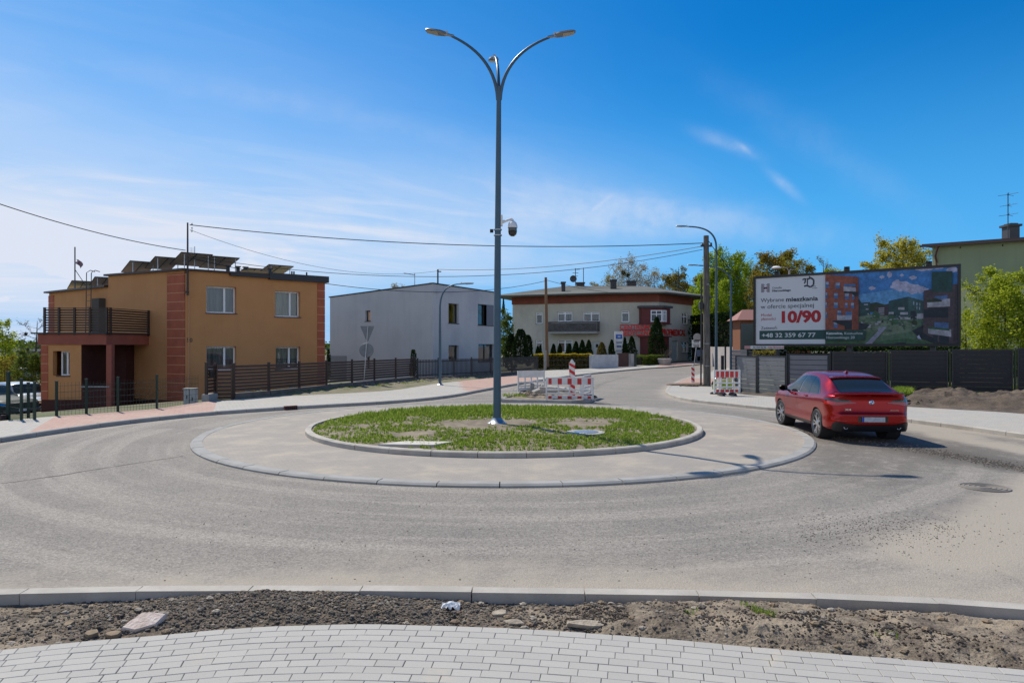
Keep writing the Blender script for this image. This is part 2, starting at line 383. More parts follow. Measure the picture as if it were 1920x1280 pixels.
# --- the land, one sheet to the horizon
def axis(vals):
    r = []
    for (a, b, s) in vals:
        n = max(1, round((b-a)/s)); r += [a+(b-a)*i/n for i in range(n)]
    r.append(vals[-1][1]); return r
ax = axis([(-2500, -500, 250), (-500, -100, 50), (-100, -44, 8), (-44, 44, 1.6), (44, 100, 8), (100, 500, 50), (500, 2500, 250)])
ay = axis([(-300, -20, 40), (-20, 0, 4), (0, 100, 1.6), (100, 200, 10), (200, 600, 50), (600, 3000, 300)])
mb = MB(); vs = []; fs = []
for y in ay:
    for x in ax:
        z = hf(x, y)-.06
        if y > 200: z -= (y-200)*.004
        vs.append((x, y, z))
nx = len(ax)
for j in range(len(ay)-1):
    for i in range(nx-1): fs.append((j*nx+i, j*nx+i+1, (j+1)*nx+i+1, (j+1)*nx+i))
mb.add(vs, fs)
m_land = M('grassy_soil', (.10, .115, .045), .95, (.16, .13, .085), .35, bump=.5, bs=8, fine=.3, fs=12, c3=(.07, .10, .03), s3=.12, a3=.8)
tag(obj('ground', mb, m_land, smooth=True), 'rough grassy ground around and behind the houses', kind='structure')

# --- asphalt sheet
poly = [Vector(p) for p in lineF]+[Vector((19, 0))]+list(lineR)+[Vector((70, 120))]+list(lineA)[::-1]
far_in = [v for v in lineR if v.y > 60]; 
STEP = .4
tarmac = MB(); idx = {}; vs = []; fs = []; dust = []; grav = []
strip_dark = g2([(1085, 757), (1150, 762), (1260, 772), (1340, 781), (1430, 795), (1560, 820), (1700, 838), (1830, 862), (1930, 880)])
strip_arc = g2([(1165, 765), (1110, 748), (1100, 735), (1130, 718), (1180, 705)])
sand_r = g2([(1960, 850), (1800, 822), (1700, 797), (1600, 786)])
sand_r2 = g2([(1990, 900), (1930, 940), (1870, 985), (1760, 1030)])
ring = [Vector((C0.x+(RO+.1)*cos(a*pi/36), C0.y+(RO+.1)*sin(a*pi/36))) for a in range(73)]
cA = [v for v in lineA if v.y < 70][::2]; cF = lineF[::3]; cR = [v for v in lineR if v.y < 70][::2]
def near_poly(x, y):
    if inpoly(x, y, poly): return True
    return min(dline(x, y, cA), dline(x, y, cF), dline(x, y, cR)) < .75
bx0, bx1, by0, by1 = -21, 40, 2.5, 96
ys = axis([(by0, 12, .25), (12, 40, .5), (40, 96, 1.0)]); xs = axis([(bx0, -8, .6), (-8, 14, .4), (14, 40, .8)])
keep = {}
for j, y in enumerate(ys):
    for i, x in enumerate(xs):
        keep[i, j] = near_poly(x, y)
def vid(i, j):
    if (i, j) not in idx:
        x, y = xs[i], ys[j]; idx[i, j] = len(vs); vs.append((x, y, hf(x, y)))
        d = min(dline(x, y, cF)*.55, dline(x, y, cA)*1.3, dline(x, y, cR)*1.0)
        dd = math.exp(-(d/.55)**1.2)*.9 + .35*math.exp(-(abs((Vector((x, y))-C0).length-RO-.15)/.5)**2)
        dd += 1.0*math.exp(-(dline(x, y, sand_r)/.7)**2)+1.1*math.exp(-(dline(x, y, sand_r2)/.7)**2)
        dd += .17*sm((9.0-y)/2.2)*sm((x+4)/3)
        dust.append(min(1, dd)); 
        g = math.exp(-(dline(x, y, strip_dark)/.55)**2)+.55*math.exp(-(dline(x, y, strip_arc)/.35)**2)
        g += .62*sm((x-3.5)/3)*sm((24-y)/6)*sm((y-9.2)/2)*(1-min(1,math.exp(-(dline(x, y, sand_r2)/1.6)**2)))
        grav.append(min(1, g))
    return idx[i, j]
for j in range(len(ys)-1):
    for i in range(len(xs)-1):
        if keep[i, j] or keep[i+1, j] or keep[i, j+1] or keep[i+1, j+1]: fs.append((vid(i, j), vid(i+1, j), vid(i+1, j+1), vid(i, j+1)))
tarmac.add(vs, fs)
def asphalt():
    m = bpy.data.materials.new('worn_asphalt'); m.use_nodes = True; t = m.node_tree; b = t.nodes['Principled BSDF']; b.inputs['Roughness'].default_value = .85; b.inputs['Specular IOR Level'].default_value = .35
    tc = nd(t, 'ShaderNodeTexCoord'); v = tc.outputs['Object']
    def noi(s, d=5., r=.6, vec=None):
        n = nd(t, 'ShaderNodeTexNoise', Scale=s, Detail=d, Roughness=r); t.links.new(vec or v, n.inputs['Vector']); return n.outputs[0]
    def mix(f, a, b_, blend='MIX'):
        n = nd(t, 'ShaderNodeMix', data_type='RGBA', blend_type=blend)
        for k, x in ((0, f), (6, a), (7, b_)):
            if isinstance(x, (int, float)): n.inputs[k].default_value = x
            elif isinstance(x, tuple): n.inputs[k].default_value = (*x, 1)
            else: t.links.new(x, n.inputs[k])
        return n.outputs[2]
    base = mix(mrange(t, noi(.35), .35, .65), (.196, .178, .158), (.236, .214, .187))
    base = mix(mrange(t, noi(1.6, 8, .7), .45, .75, 0, .55), base, (.180, .166, .150))
    # tyre polish arcs round the island
    sp = nd(t, 'ShaderNodeSeparateXYZ'); t.links.new(v, sp.inputs[0])
    dx = mth(t, 'SUBTRACT', sp.outputs[0], C0.x); dy = mth(t, 'SUBTRACT', sp.outputs[1], C0.y)
    rad = mth(t, 'SQRT', mth(t, 'ADD', mth(t, 'MULTIPLY', dx, dx), mth(t, 'MULTIPLY', dy, dy)))
    ang = mth(t, 'ARCTAN2', dy, dx)
    arc = noi(1.0, 6, .6, cmb(t, mth(t, 'MULTIPLY', rad, 1.7), mth(t, 'MULTIPLY', ang, .8), 0))
    base = mix(mrange(t, arc, .46, .60, 0, .55), base, (.315, .285, .248))
    ag = nd(t, 'ShaderNodeTexVoronoi', Scale=58.0); t.links.new(v, ag.inputs['Vector'])
    agc = nd(t, 'ShaderNodeSeparateColor'); t.links.new(ag.outputs['Color'], agc.inputs[0])
    fa = mrange(t, agc.outputs[0], 0, 1, .66, 1.34, 'LINEAR')
    base = mix(1.0, base, cmb(t, fa, fa, fa), 'MULTIPLY')
    fa2 = mrange(t, noi(14, 8, .75), .3, .7, .86, 1.12, 'LINEAR'); base = mix(1.0, base, cmb(t, fa2, fa2, fa2), 'MULTIPLY')
    # dark stones spilled along the patch
    ag2 = nd(t, 'ShaderNodeAttribute'); ag2.attribute_name = 'grav'
    gm = mth(t, 'MULTIPLY', mrange(t, mth(t, 'ADD', noi(2.5, 6, .7), mth(t, 'MULTIPLY', ag2.outputs['Fac'], .55)), .62, .85), ag2.outputs['Fac'])
    dk = mix(mrange(t, noi(40, 5, .8), .4, .65), (.06, .052, .045), (.17, .148, .122))
    base = mix(gm, base, dk)
    du = nd(t, 'ShaderNodeAttribute'); du.attribute_name = 'dust'
    dm = mrange(t, mth(t, 'ADD', mth(t, 'MULTIPLY', noi(1.3, 9, .72), .75), mth(t, 'MULTIPLY', du.outputs['Fac'], .62)), .50, .95)
    sand = mix(mrange(t, noi(60, 4, .8), .35, .65), (.40, .348, .28), (.315, .278, .228))
    base = mix(mth(t, 'MULTIPLY', dm, mrange(t, noi(30, 4, .7), .3, .6, .65, 1)), base, sand)
    # a sealed joint across the left lane and a few hairline cracks
    t.links.new(base, b.inputs['Base Color'])
    bp = nd(t, 'ShaderNodeBump'); bp.inputs['Strength'].default_value = .55; bp.inputs['Distance'].default_value = .008
    t.links.new(mth(t, 'ADD', ag.outputs['Distance'], mth(t, 'MULTIPLY', noi(25), .6)), bp.inputs['Height']); t.links.new(bp.outputs[0], b.inputs['Normal'])
    return m
road = obj('road', tarmac, asphalt()); tag(road, 'worn dusty asphalt road round the traffic island', kind='structure')
for nm, arr in (('dust', dust), ('grav', grav)):
    a = road.data.attributes.new(nm, 'FLOAT', 'POINT'); a.data.foreach_set('value', arr)

def brickmat(name, c1, c2, cm, sx, sy, vecrot=0., dustc=None, da=.5):
    m = bpy.data.materials.new(name); m.use_nodes = True; t = m.node_tree; b = t.nodes['Principled BSDF']; b.inputs['Roughness'].default_value = .85
    tc = nd(t, 'ShaderNodeTexCoord'); mp = nd(t, 'ShaderNodeMapping'); mp.inputs['Rotation'].default_value = (0, 0, vecrot); t.links.new(tc.outputs['Object'], mp.inputs[0])
    br = nd(t, 'ShaderNodeTexBrick'); br.inputs['Color1'].default_value = (*c1, 1); br.inputs['Color2'].default_value = (*c2, 1); br.inputs['Mortar'].default_value = (*cm, 1)
    br.inputs['Scale'].default_value = 1; br.inputs['Brick Width'].default_value = sx; br.inputs['Row Height'].default_value = sy; br.inputs['Mortar Size'].default_value = .006
    t.links.new(mp.outputs[0], br.inputs['Vector']); src = br.outputs[0]
    n = nd(t, 'ShaderNodeTexNoise', Scale=1.1, Detail=8.0, Roughness=.7); t.links.new(tc.outputs['Object'], n.inputs['Vector'])
    mx = nd(t, 'ShaderNodeMix', data_type='RGBA'); t.links.new(mrange(t, n.outputs[0], .42, .7, 0, da), mx.inputs[0]); t.links.new(src, mx.inputs[6]); mx.inputs[7].default_value = (*(dustc or (.44, .38, .29)), 1)
    n = nd(t, 'ShaderNodeTexNoise', Scale=70., Detail=3.0, Roughness=.7); t.links.new(tc.outputs['Object'], n.inputs['Vector'])
    k = mrange(t, n.outputs[0], .3, .7, .88, 1.1, 'LINEAR'); m2 = nd(t, 'ShaderNodeMix', data_type='RGBA', blend_type='MULTIPLY'); m2.inputs[0].default_value = 1
    t.links.new(mx.outputs[2], m2.inputs[6]); t.links.new(cmb(t, k, k, k), m2.inputs[7]); t.links.new(m2.outputs[2], b.inputs['Base Color'])
    bp = nd(t, 'ShaderNodeBump'); bp.inputs['Strength'].default_value = .3; bp.inputs['Distance'].default_value = .01; bp.invert = True
    t.links.new(br.outputs['Fac'], bp.inputs['Height']); t.links.new(bp.outputs[0], b.inputs['Normal'])
    return m
m_grey = brickmat('grey_pavers', (.37, .355, .325), (.43, .41, .375), (.25, .235, .21), .2, .1, .35)
m_pink = brickmat('red_pavers', (.40, .235, .19), (.46, .29, .235), (.28, .20, .16), .2, .1, .35, da=.45)
m_apron = brickmat('apron_setts', (.285, .257, .224), (.305, .274, .238), (.262, .236, .204), .1, .1, .0, (.41, .35, .275), .8)

# --- kerbs
KH = .12
kerb('kerb_left', lineA, .15, -.05, KH, 1, 'grey concrete kerb along the far left pavement', mt['kerbd'])if False else None
kerb('kerb_far', lineA, .15, -.05, KH, 1, 'long grey concrete kerb in front of the houses', mt['kerbd'])
kerb('kerb_near', lineF, .16, -.08, KH, -1, 'pale concrete kerb between the road and the near soil strip', mt['kerb'])
kerb('kerb_right', lineR, .15, -.05, KH, -1, 'pale concrete kerb on the right beyond the red car', mt['kerb'])
# --- far (left) pavement
inA = offs(lineA, .15)
def sub(line, f): return [v for v in line if f(v)]
backA = smooth_line([Vector((-24, 7)), Vector((-19.5, 13))]+g2([(-40, 800), (0, 796), (85, 788), (200, 780), (294, 772), (387, 757.5), (450, 753), (537, 747), (640, 742), (740, 735), (825, 722), (930, 710), (1010, 698), (1105, 693), (1180, 688), (1240, 684), (1290, 680), (1345, 674), (1400, 670)]), 1.0)
mbp = ribbon(inA, backA, KH-.008, nz=4)
# colour zones: 0 grey, 1 red
nq = len(mbp.f)//4
for k, f in enumerate(mbp.f):
    c = Vector((0, 0, 0))
    for i in f: c += Vector(mbp.v[i])
    c /= 4; pxx = HX+F*c.x/c.y
    mbp.m[k] = 1 if (75 < pxx < 395 or 868 < pxx < 1008 or 1235 < pxx < 1320) else 0
tag(obj('pavement_far', mbp, [m_grey, m_pink]), 'grey and red block pavement in front of the houses', kind='structure')
# --- right pavement
inR = offs(lineR, -.15)
bR = smooth_line([Vector((22, 8)), Vector((17.6, 13))]+g2([(2040, 798), (1920, 782), (1800, 774), (1700, 768), (1600, 760), (1500, 752), (1430, 747), (1380, 742.5), (1350, 735), (1334, 726), (1338, 716), (1350, 706), (1375, 697), (1410, 687), (1480, 681)]), .7)
mbp = ribbon(inR, bR, KH-.008, nz=4)
for k, f in enumerate(mbp.f):
    c = Vector((0, 0, 0))
    for i in f: c += Vector(mbp.v[i])
    c /= 4; mbp.m[k] = 1 if 32.5 < c.y < 46 and HX+F*c.x/c.y < 1400 and c.y > 38.6 else 0
tag(obj('pavement_right', mbp, [m_grey, m_pink]), 'pale block pavement between the kerb and the grey panel fence', kind='structure')

# --- traffic island: apron ring with flat kerb, inner kerb, soil
def circ(r, n=144, c=C0): return [Vector((c.x+r*cos(2*pi*i/n), c.y+r*sin(2*pi*i/n))) for i in range(n)]
mb = MB(); vs = []; fs = []; rr = [RI-.1, 5.8, 6.4, 7.0, RO-.24]
for r in rr: vs += [(p.x, p.y, .05+.02*(1-abs(r-6.5)/1.5)) for p in circ(r)]
for k in range(len(rr)-1):
    for i in range(144): fs.append((k*144+i, (k+1)*144+i, (k+1)*144+(i+1) % 144, k*144+(i+1) % 144))
mb.add(vs, fs); tag(obj('apron', mb, m_apron), 'paved overrun ring of the roundabout, dusty with sand', kind='structure')
def ringkerb(name, r0, r1, z0, z1, n, label, mat, cham=.02):
    mb = MB()
    for i in range(n):
        a0 = 2*pi*i/n+.0012; a1 = 2*pi*(i+1)/n-.0012; dz = R.uniform(-.004, .004); jr = R.uniform(-.005, .005)
        vs = []
        S = 3
        for k in range(S+1):
            a = a0+(a1-a0)*k/S
            for (r, z) in ((r1, z0), (r1, z1-cham), (r1-cham*1.5, z1), (r0, z1), (r0, z0)): vs.append((C0.x+(r+jr)*cos(a), C0.y+(r+jr)*sin(a), z+(dz if z > z0 else 0)))
        fs = []
        for k in range(S):
            o = k*5
            for q in range(4): fs.append((o+q, o+5+q, o+6+q, o+q+1))
        fs += [(0, 1, 2, 3, 4), tuple(S*5+q for q in (4, 3, 2, 1, 0))]
        mb.add(vs, fs)
    o = obj(name, mb, mat); tag(o, label, kind='structure')
ringkerb('kerb_outer_ring', RO-.25, RO, -.05, .06, 48, 'low flat kerb round the overrun ring', mt['kerbd'], .03)
ringkerb('kerb_inner_ring', RI-.15, RI, -.05, .17, 34, 'upright kerb round the planted traffic island', mt['kerb'])
def isl_h(x, y):
    r = (Vector((x, y))-C0).length
    return .13+.10*(1-(r/5.2)**2)+.03*noise.noise((x*1.3, y*1.3, 0))+.015*noise.noise((x*5, y*5, 3))
mb = MB(); vs = []; fs = []; idx2 = {}
n = 90
for j in range(n+1):
    for i in range(n+1):
        x = C0.x-5.2+10.4*i/n; y = C0.y-5.2+10.4*j/n
        r = (Vector((x, y))-C0).length
        if r > 5.25: continue
        idx2[i, j] = len(vs); vs.append((x, y, isl_h(x, y)))
for j in range(n):
    for i in range(n):
        q = [(i, j), (i+1, j), (i+1, j+1), (i, j+1)]
        if all(k in idx2 for k in q): fs.append(tuple(idx2[k] for k in q))
mb.add(vs, fs)
m_soil = M('island_soil', (.24, .195, .135), .95, (.15, .12, .085), 2.5, bump=.8, bs=22, fine=.3, fs=45, c3=(.33, .28, .20), s3=.8, a3=.7)
tag(obj('island_soil', mb, m_soil, smooth=True), 'dry crumbly soil on the traffic island', kind='structure')

# --- grass on the island (stuff)
def blades(mb, tint, x, y, z, n, h, spread, w=.012):
    for _ in range(n):
        a = R.uniform(0, 2*pi); d = R.uniform(0, spread); bx = x+cos(a)*d; by = y+sin(a)*d
        hh = h*R.uniform(.5, 1.15); le = R.uniform(.15, .6)*hh; b = R.uniform(0, 2*pi); ww = w*R.uniform(.7, 1.5)
        dx, dy = cos(b), sin(b); sx, sy = -dy*ww, dx*ww
        o = len(mb.v)
        mb.v += [(bx-sx, by-sy, z), (bx+sx, by+sy, z), (bx+dx*le*.4+sx*.7, by+dy*le*.4+sy*.7, z+hh*.6), (bx+dx*le*.4-sx*.7, by+dy*le*.4-sy*.7, z+hh*.6), (bx+dx*le, by+dy*le, z+hh)]
        mb.f += [[o, o+1, o+2, o+3], [o+3, o+2, o+4]]; mb.m += [0, 0]
        tv = R.random(); tint += [tv]*5
def tuft_obj(name, mb, tint, mat, label, cat='grass'):
    o = obj(name, mb, mat); a = o.data.attributes.new('tint', 'FLOAT', 'POINT'); a.data.foreach_set('value', tint)
    return tag(o, label, cat, kind='stuff')
mt['grass'] = leafmat('young_grass', (.125, .215, .02), (.33, .41, .08), .5)
covers = [(G(777, 828).to_2d(), .55), (G(1098, 810).to_2d(), .75)]
mb = MB(); tint = []; cnt = 0
while cnt < 12500:
    a = R.uniform(0, 2*pi); r = 5.08*sqrt(R.random()); x = C0.x+r*cos(a); y = C0.y+r*sin(a)
    dens = .62+1.3*noise.noise((x*.55+4, y*.8, 7))+.5*noise.noise((x*2.2, y*2.2, 2))
    dens += .75*sm((y-C0.y-.6)/2.0) + .35*sm((x-1)/2)*sm((C0.y+.5-y)/1.5)
    dp = sqrt((x+.1)**2+(y-18.7)**2*2.2)
    dens -= 1.1*math.exp(-(dp/1.5)**2)+.55*math.exp(-((x+2.5)**2/2.2+(y-16.6)**2/1.5))
    if any((Vector((x, y))-c).length < rr_ for c, rr_ in covers): continue
    if R.random() > dens: continue
    cnt += 1
    blades(mb, tint, x, y, isl_h(x, y)-.01, R.randint(4, 9), (.068+.06*sm((y-C0.y)/3))*R.uniform(.4, 1.45), .05, .010)
tuft_obj('grass', mb, tint, mt['grass'], 'patchy young green grass sprouting on the traffic island')

# --- splitter island
spl = smooth_line(g2([(940, 754.5), (1000, 756), (1050, 757), (1098, 757), (1113, 751), (1095, 742), (1055, 730), (1030, 728), (1012, 732), (965, 744)]), .3, closed=True)
spl.append(spl[0].copy())
kerb('kerb_splitter', spl, .15, -.05, .15, 1, 'grey kerb of the unfinished splitter island', mt['kerbd'])
ins = offs(spl[:-1], .14, True); cen = sum(ins, Vector((0, 0)))/len(ins)
mb = MB(); vs = []; fs = []
for k in range(6):
    for p in ins:
        q = p.lerp(cen, k/5.001); vs.append((q.x, q.y, .11+.10*sm(k/4)+.06*noise.noise((q.x*2, q.y*2, 1))))
n = len(ins)
for k in range(5):
    for i in range(n): fs.append((k*n+i, k*n+(i+1) % n, (k+1)*n+(i+1) % n, (k+1)*n+i))
mb.add(vs, fs); tag(obj('splitter_soil', mb, m_soil, smooth=True), 'rubble and soil filling the splitter island', kind='structure')

# --- near soil strip between kerb and pavers
def yk(x):      # near face of near kerb
    for i in range(len(lineF)-1):
        if lineF[i].x <= x <= lineF[i+1].x: t = (x-lineF[i].x)/(lineF[i+1].x-lineF[i].x); return lineF[i].lerp(lineF[i+1], t).y-.16
    return lineF[-1].y
edgeP = smooth_line([Vector(p) for p in ((-9, 3.1), (-6, 4.1), (-3.69, 4.92), (-2.7, 5.17), (-2, 5.32), (-1.4, 5.37), (-1, 5.375), (0, 5.30), (1.0, 5.14), (1.86, 4.95), (3.48, 4.62), (6, 4.0), (9, 3.0))], .1)
def yp(x):
    for i in range(len(edgeP)-1):
        if edgeP[i].x <= x <= edgeP[i+1].x: t = (x-edgeP[i].x)/(edgeP[i+1].x-edgeP[i].x); return edgeP[i].lerp(edgeP[i+1], t).y
    return 3.
PZ = .11
def strip_h(x, y):
    a, b = yp(x), yk(x); t = (y-a)/max(.05, b-a)
    base = .075*(1-t)+.02*t
    e = sm(t/.25)*sm((1.02-t)/.22)
    gmound = math.exp(-((x+1.95)/1.15)**2)*.115*sm(t/.5)*sm((1.15-t)/.25)
    sand = .085*e*(math.exp(-((x-1.25)/.75)**2)+math.exp(-((x-2.15)/.55)**2)+.9*math.exp(-((x-3.4)/1.0)**2))
    nz = noise.noise((x*3.1, y*3.1, 2))*.034+noise.noise((x*9, y*9, 5))*.022+max(0, noise.noise((x*24, y*24, 9)))*.026*sm(.5+1.5*noise.noise((x*1.8, y*2.5, 11)))+noise.noise((x*40, y*40, 3))*.006
    return base+gmound+sand+nz*(.35+.65*e)
mb = MB(); vs = []; fs = []; strip_mix = []; NXs = 900; NYs = 70
for i in range(NXs+1):
    x = -8.5+17*i/NXs; a, b = yp(x)-.04, yk(x)+.03
    for j in range(NYs+1):
        y = a+(b-a)*j/NYs; z = strip_h(x, y)
        if j == 0: z = .03
        vs.append((x, y, z)); strip_mix.append(sm((x-(-.2)+.5*noise.noise((x, y*2, 4)))/1.3+.5) if x > -3.2 else sm((-3.0-x)/.6)*.8)
for i in range(NXs):
    for j in range(NYs): o = i*(NYs+1)+j; fs.append((o, o+NYs+1, o+NYs+2, o+1))
mb.add(vs, fs)
def stripmat():
    m = M('strip_soil', (.085, .066, .048), .95, (.165, .13, .094), 7, bump=1., bs=38, fine=.45, fs=60)
    t = m.node_tree; b = t.nodes['Principled BSDF']; src = b.inputs['Base Color'].links[0].from_socket
    tc = nd(t, 'ShaderNodeTexCoord')
    at = nd(t, 'ShaderNodeAttribute'); at.attribute_name = 'sandy'
    n = nd(t, 'ShaderNodeTexNoise', Scale=3.0, Detail=9.0, Roughness=.72); t.links.new(tc.outputs['Object'], n.inputs['Vector'])
    n2 = nd(t, 'ShaderNodeTexNoise', Scale=110.0, Detail=3.0, Roughness=.7); t.links.new(tc.outputs['Object'], n2.inputs['Vector'])
    sc_ = nd(t, 'ShaderNodeMix', data_type='RGBA'); t.links.new(mrange(t, n2.outputs[0], .35, .65), sc_.inputs[0]); sc_.inputs[6].default_value = (.33, .265, .19, 1); sc_.inputs[7].default_value = (.24, .195, .14, 1)
    f = mrange(t, mth(t, 'ADD', n.outputs[0], mth(t, 'MULTIPLY', at.outputs['Fac'], .16)), .56, .76)
    mx = nd(t, 'ShaderNodeMix', data_type='RGBA'); t.links.new(f, mx.inputs[0]); t.links.new(src, mx.inputs[6]); t.links.new(sc_.outputs[2], mx.inputs[7]); t.links.new(mx.outputs[2], b.inputs['Base Color'])
    return m
o = obj('soil_strip', mb, stripmat(), smooth=True); a = o.data.attributes.new('sandy', 'FLOAT', 'POINT'); a.data.foreach_set('value', strip_mix)
tag(o, 'heaped dark soil and sand between the near kerb and the pavement', kind='structure')

# --- near block pavement, every block modelled
m_pav = bpy.data.materials.new('pale_pavers'); m_pav.use_nodes = True; t = m_pav.node_tree; b = t.nodes['Principled BSDF']; b.inputs['Roughness'].default_value = .85
at = nd(t, 'ShaderNodeAttribute'); at.attribute_name = 'tint'; tc = nd(t, 'ShaderNodeTexCoord')
mx = nd(t, 'ShaderNodeMix', data_type='RGBA'); t.links.new(at.outputs['Fac'], mx.inputs[0]); mx.inputs[6].default_value = (.36, .345, .318, 1); mx.inputs[7].default_value = (.41, .392, .36, 1)
n = nd(t, 'ShaderNodeTexNoise', Scale=240., Detail=3.0, Roughness=.8); t.links.new(tc.outputs['Object'], n.inputs['Vector'])
k = mrange(t, n.outputs[0], .3, .7, .86, 1.12, 'LINEAR'); m2 = nd(t, 'ShaderNodeMix', data_type='RGBA', blend_type='MULTIPLY'); m2.inputs[0].default_value = 1
t.links.new(mx.outputs[2], m2.inputs[6]); t.links.new(cmb(t, k, k, k), m2.inputs[7])
n = nd(t, 'ShaderNodeTexNoise', Scale=1.5, Detail=9.0, Roughness=.75); t.links.new(tc.outputs['Object'], n.inputs['Vector'])
m3 = nd(t, 'ShaderNodeMix', data_type='RGBA'); t.links.new(mrange(t, n.outputs[0], .55, .78, 0, .7), m3.inputs[0]); t.links.new(m2.outputs[2], m3.inputs[6]); m3.inputs[7].default_value = (.50, .43, .32, 1)
t.links.new(m3.outputs[2], b.inputs['Base Color'])
bp = nd(t, 'ShaderNodeBump'); bp.inputs['Strength'].default_value = .25; bp.inputs['Distance'].default_value = .003; n = nd(t, 'ShaderNodeTexNoise', Scale=160.); t.links.new(tc.outputs['Object'], n.inputs['Vector']); t.links.new(n.outputs[0], bp.inputs['Height']); t.links.new(bp.outputs[0], b.inputs['Normal'])
mb = MB(); tint = []
for row in range(30):
    ln = arclen_resample(offs(edgeP, -(row*.1)), .01); 
    s = (row % 2)*10+R.randint(0, 3)
    i = s
    while i+20 < len(ln):
        w = 10 if R.random() < .04 else 20
        a = ln[i]; c = ln[i+w]; i += w
        if abs(a.x) > 6.2: continue
        t_ = (c-a).normalized(); nn = Vector((t_.y, -t_.x)); g = .0012+.0022*R.random()**2
        a2 = a+t_*g; c2 = c-t_*g; z = PZ+R.uniform(-.0015, .0015); ch = .0032; dz1 = R.uniform(-.001, .001)
        vs = []
        for (zz_, e) in ((z-.05, 0), (z-ch, 0), (z, ch)):
            for (p, st, sd) in ((a2, 1, 0), (c2, -1, 0), (c2, -1, 1), (a2, 1, 1)):
                q = p+t_*(e*st)+nn*(((.0018+e)) if sd == 0 else (.0982-e)); vs.append((q.x, q.y, zz_+(dz1 if sd else 0)))
        mb.add(vs, [(8, 11, 10, 9)]+[(k_*4+j_, k_*4+(j_+1) % 4, k_*4+4+(j_+1) % 4, k_*4+4+j_)[::-1] for k_ in (0, 1) for j_ in range(4)])
        tv = R.random()*.8+.2*R.random(); tint += [tv]*12
o = obj('pavement_near', mb, m_pav, fix=True); a = o.data.attributes.new('tint', 'FLOAT', 'POINT'); a.data.foreach_set('value', tint)
tag(o, 'new pale grey concrete block pavement nearest the camera', kind='structure')
mb = MB(); v = [(p.x, p.y, PZ-.012) for p in offs(edgeP, -.02)]; w_ = [(p.x, -3, PZ-.012) for p in edgeP]; n = len(v)
mb.add(v+w_, [(i, n+i, n+i+1, i+1) for i in range(n-1)])
tag(obj('paver_bed', mb, M('joint_sand', (.17, .15, .12), .95, (.10, .09, .075), 30)), 'sand bed in the joints of the near pavement', kind='structure')

mb = MB()
for (pts_, w_) in (([(-20, 908), (60, 899), (130, 888), (200, 877), (270, 866), (345, 855)], .02), ([(1180, 768), (1300, 790), (1420, 802)], .012)):
    ln = smooth_line(g2(pts_), .12); ln = [p+Vector((noise.noise((p.x*3, p.y*3, 1)), noise.noise((p.x*3, p.y*3, 7))))*.07 for p in ln]
    r_ = ribbon(offs(ln, w_), offs(ln, -w_*(1)), .0035); vv = []
    for i, v in enumerate(r_.v): q = ln[min(len(ln)-1, i//2)]; k = .25+1.9*abs(noise.noise((q.x*2.3, q.y*2.3, 4))); vv.append((q.x+(v[0]-q.x)*k, q.y+(v[1]-q.y)*k, v[2]))
    mb.add(vv, r_.f)
tag(obj('road_joint', mb, M('crack_dirt', (.055, .046, .038), .95, (.14, .12, .095), 12)), 'dark cracked joints in the asphalt', kind='structure')
# --- soil verge left (in front of the fences) and right (behind the pavement)
def verge(name, a, b, z0, z1, amp, mat, label, nz=10, seed=0, dens=.35, lift=None):
    a = smooth_line(a, dens); b = smooth_line(b, dens); mb = ribbon(a, b, z0, z1, nz)
    vv = []
    for i, (x, y, z) in enumerate(mb.v):
        k = (i % (nz+1))/nz; e = sm(k/.2)
        h = amp*e*(noise.noise((x*1.7, y*1.7, seed))+.5*noise.noise((x*5, y*5, seed)))
        if lift: h += lift(x, y, k)
        vv.append((x, y, z+h))
    mb.v = vv
    return tag(obj(name, mb, mat, smooth=True), label, kind='structure')
m_verge = M('dry_verge', (.20, .17, .115), .95, (.12, .125, .055), 1.2, bump=.7, bs=25, fine=.35, fs=30, c3=(.30, .26, .19), s3=.7, a3=.6)
verge('verge_left', g2([(440, 753.5), (537, 747.5), (640, 742.5), (740, 735.5), (825, 722.5), (930, 710.5)]), g2([(438, 750), (504, 741), (612, 729), (702, 720), (777, 715), (930, 706)]), KH-.02, .2, .10, m_verge, 'dry grassy verge with rubble along the brown fence', seed=3)
def heap(x, y, k):
    e = sm(k/.35)*sm((1.05-k)/.3); p = HX+F*x/y
    if p < 1675: return 0
    return e*(.33+.22*noise.noise((x*.9, y*.9, 3))+.17*noise.noise((x*3, y*3, 6))+.13*abs(noise.noise((x*7, y*7, 1))))*sm((p-1675)/50)
m_heap = M('dug_soil', (.115, .085, .06), .95, (.06, .045, .034), 3, bump=1., bs=14, fine=.4, fs=25, c3=(.24, .19, .135), s3=1., a3=.45)
bk = g2([(1380, 740), (1430, 741)])+[P(1476, 31.6), P(1556, 30.2), P(1665, 29.5), P(1780, 28.5), P(1900, 27.6), P(2040, 26.5)]
verge('verge_right', g2([(1380, 742), (1430, 747), (1500, 752), (1600, 760), (1700, 768), (1800, 774), (1920, 782), (2040, 798)]), bk, KH-.02, .12, .05, m_heap, 'heaps of dug brown soil in front of the dark panel fence', nz=40, seed=5, dens=.12, lift=heap)
verge('verge_corner', g2([(1334, 727), (1352, 736), (1384, 743)]), g2([(1345, 712), (1372, 716), (1386, 728)]), KH-.02, .15, .05, m_verge, 'weedy soil patch behind the wooden pole', nz=8, seed=8)

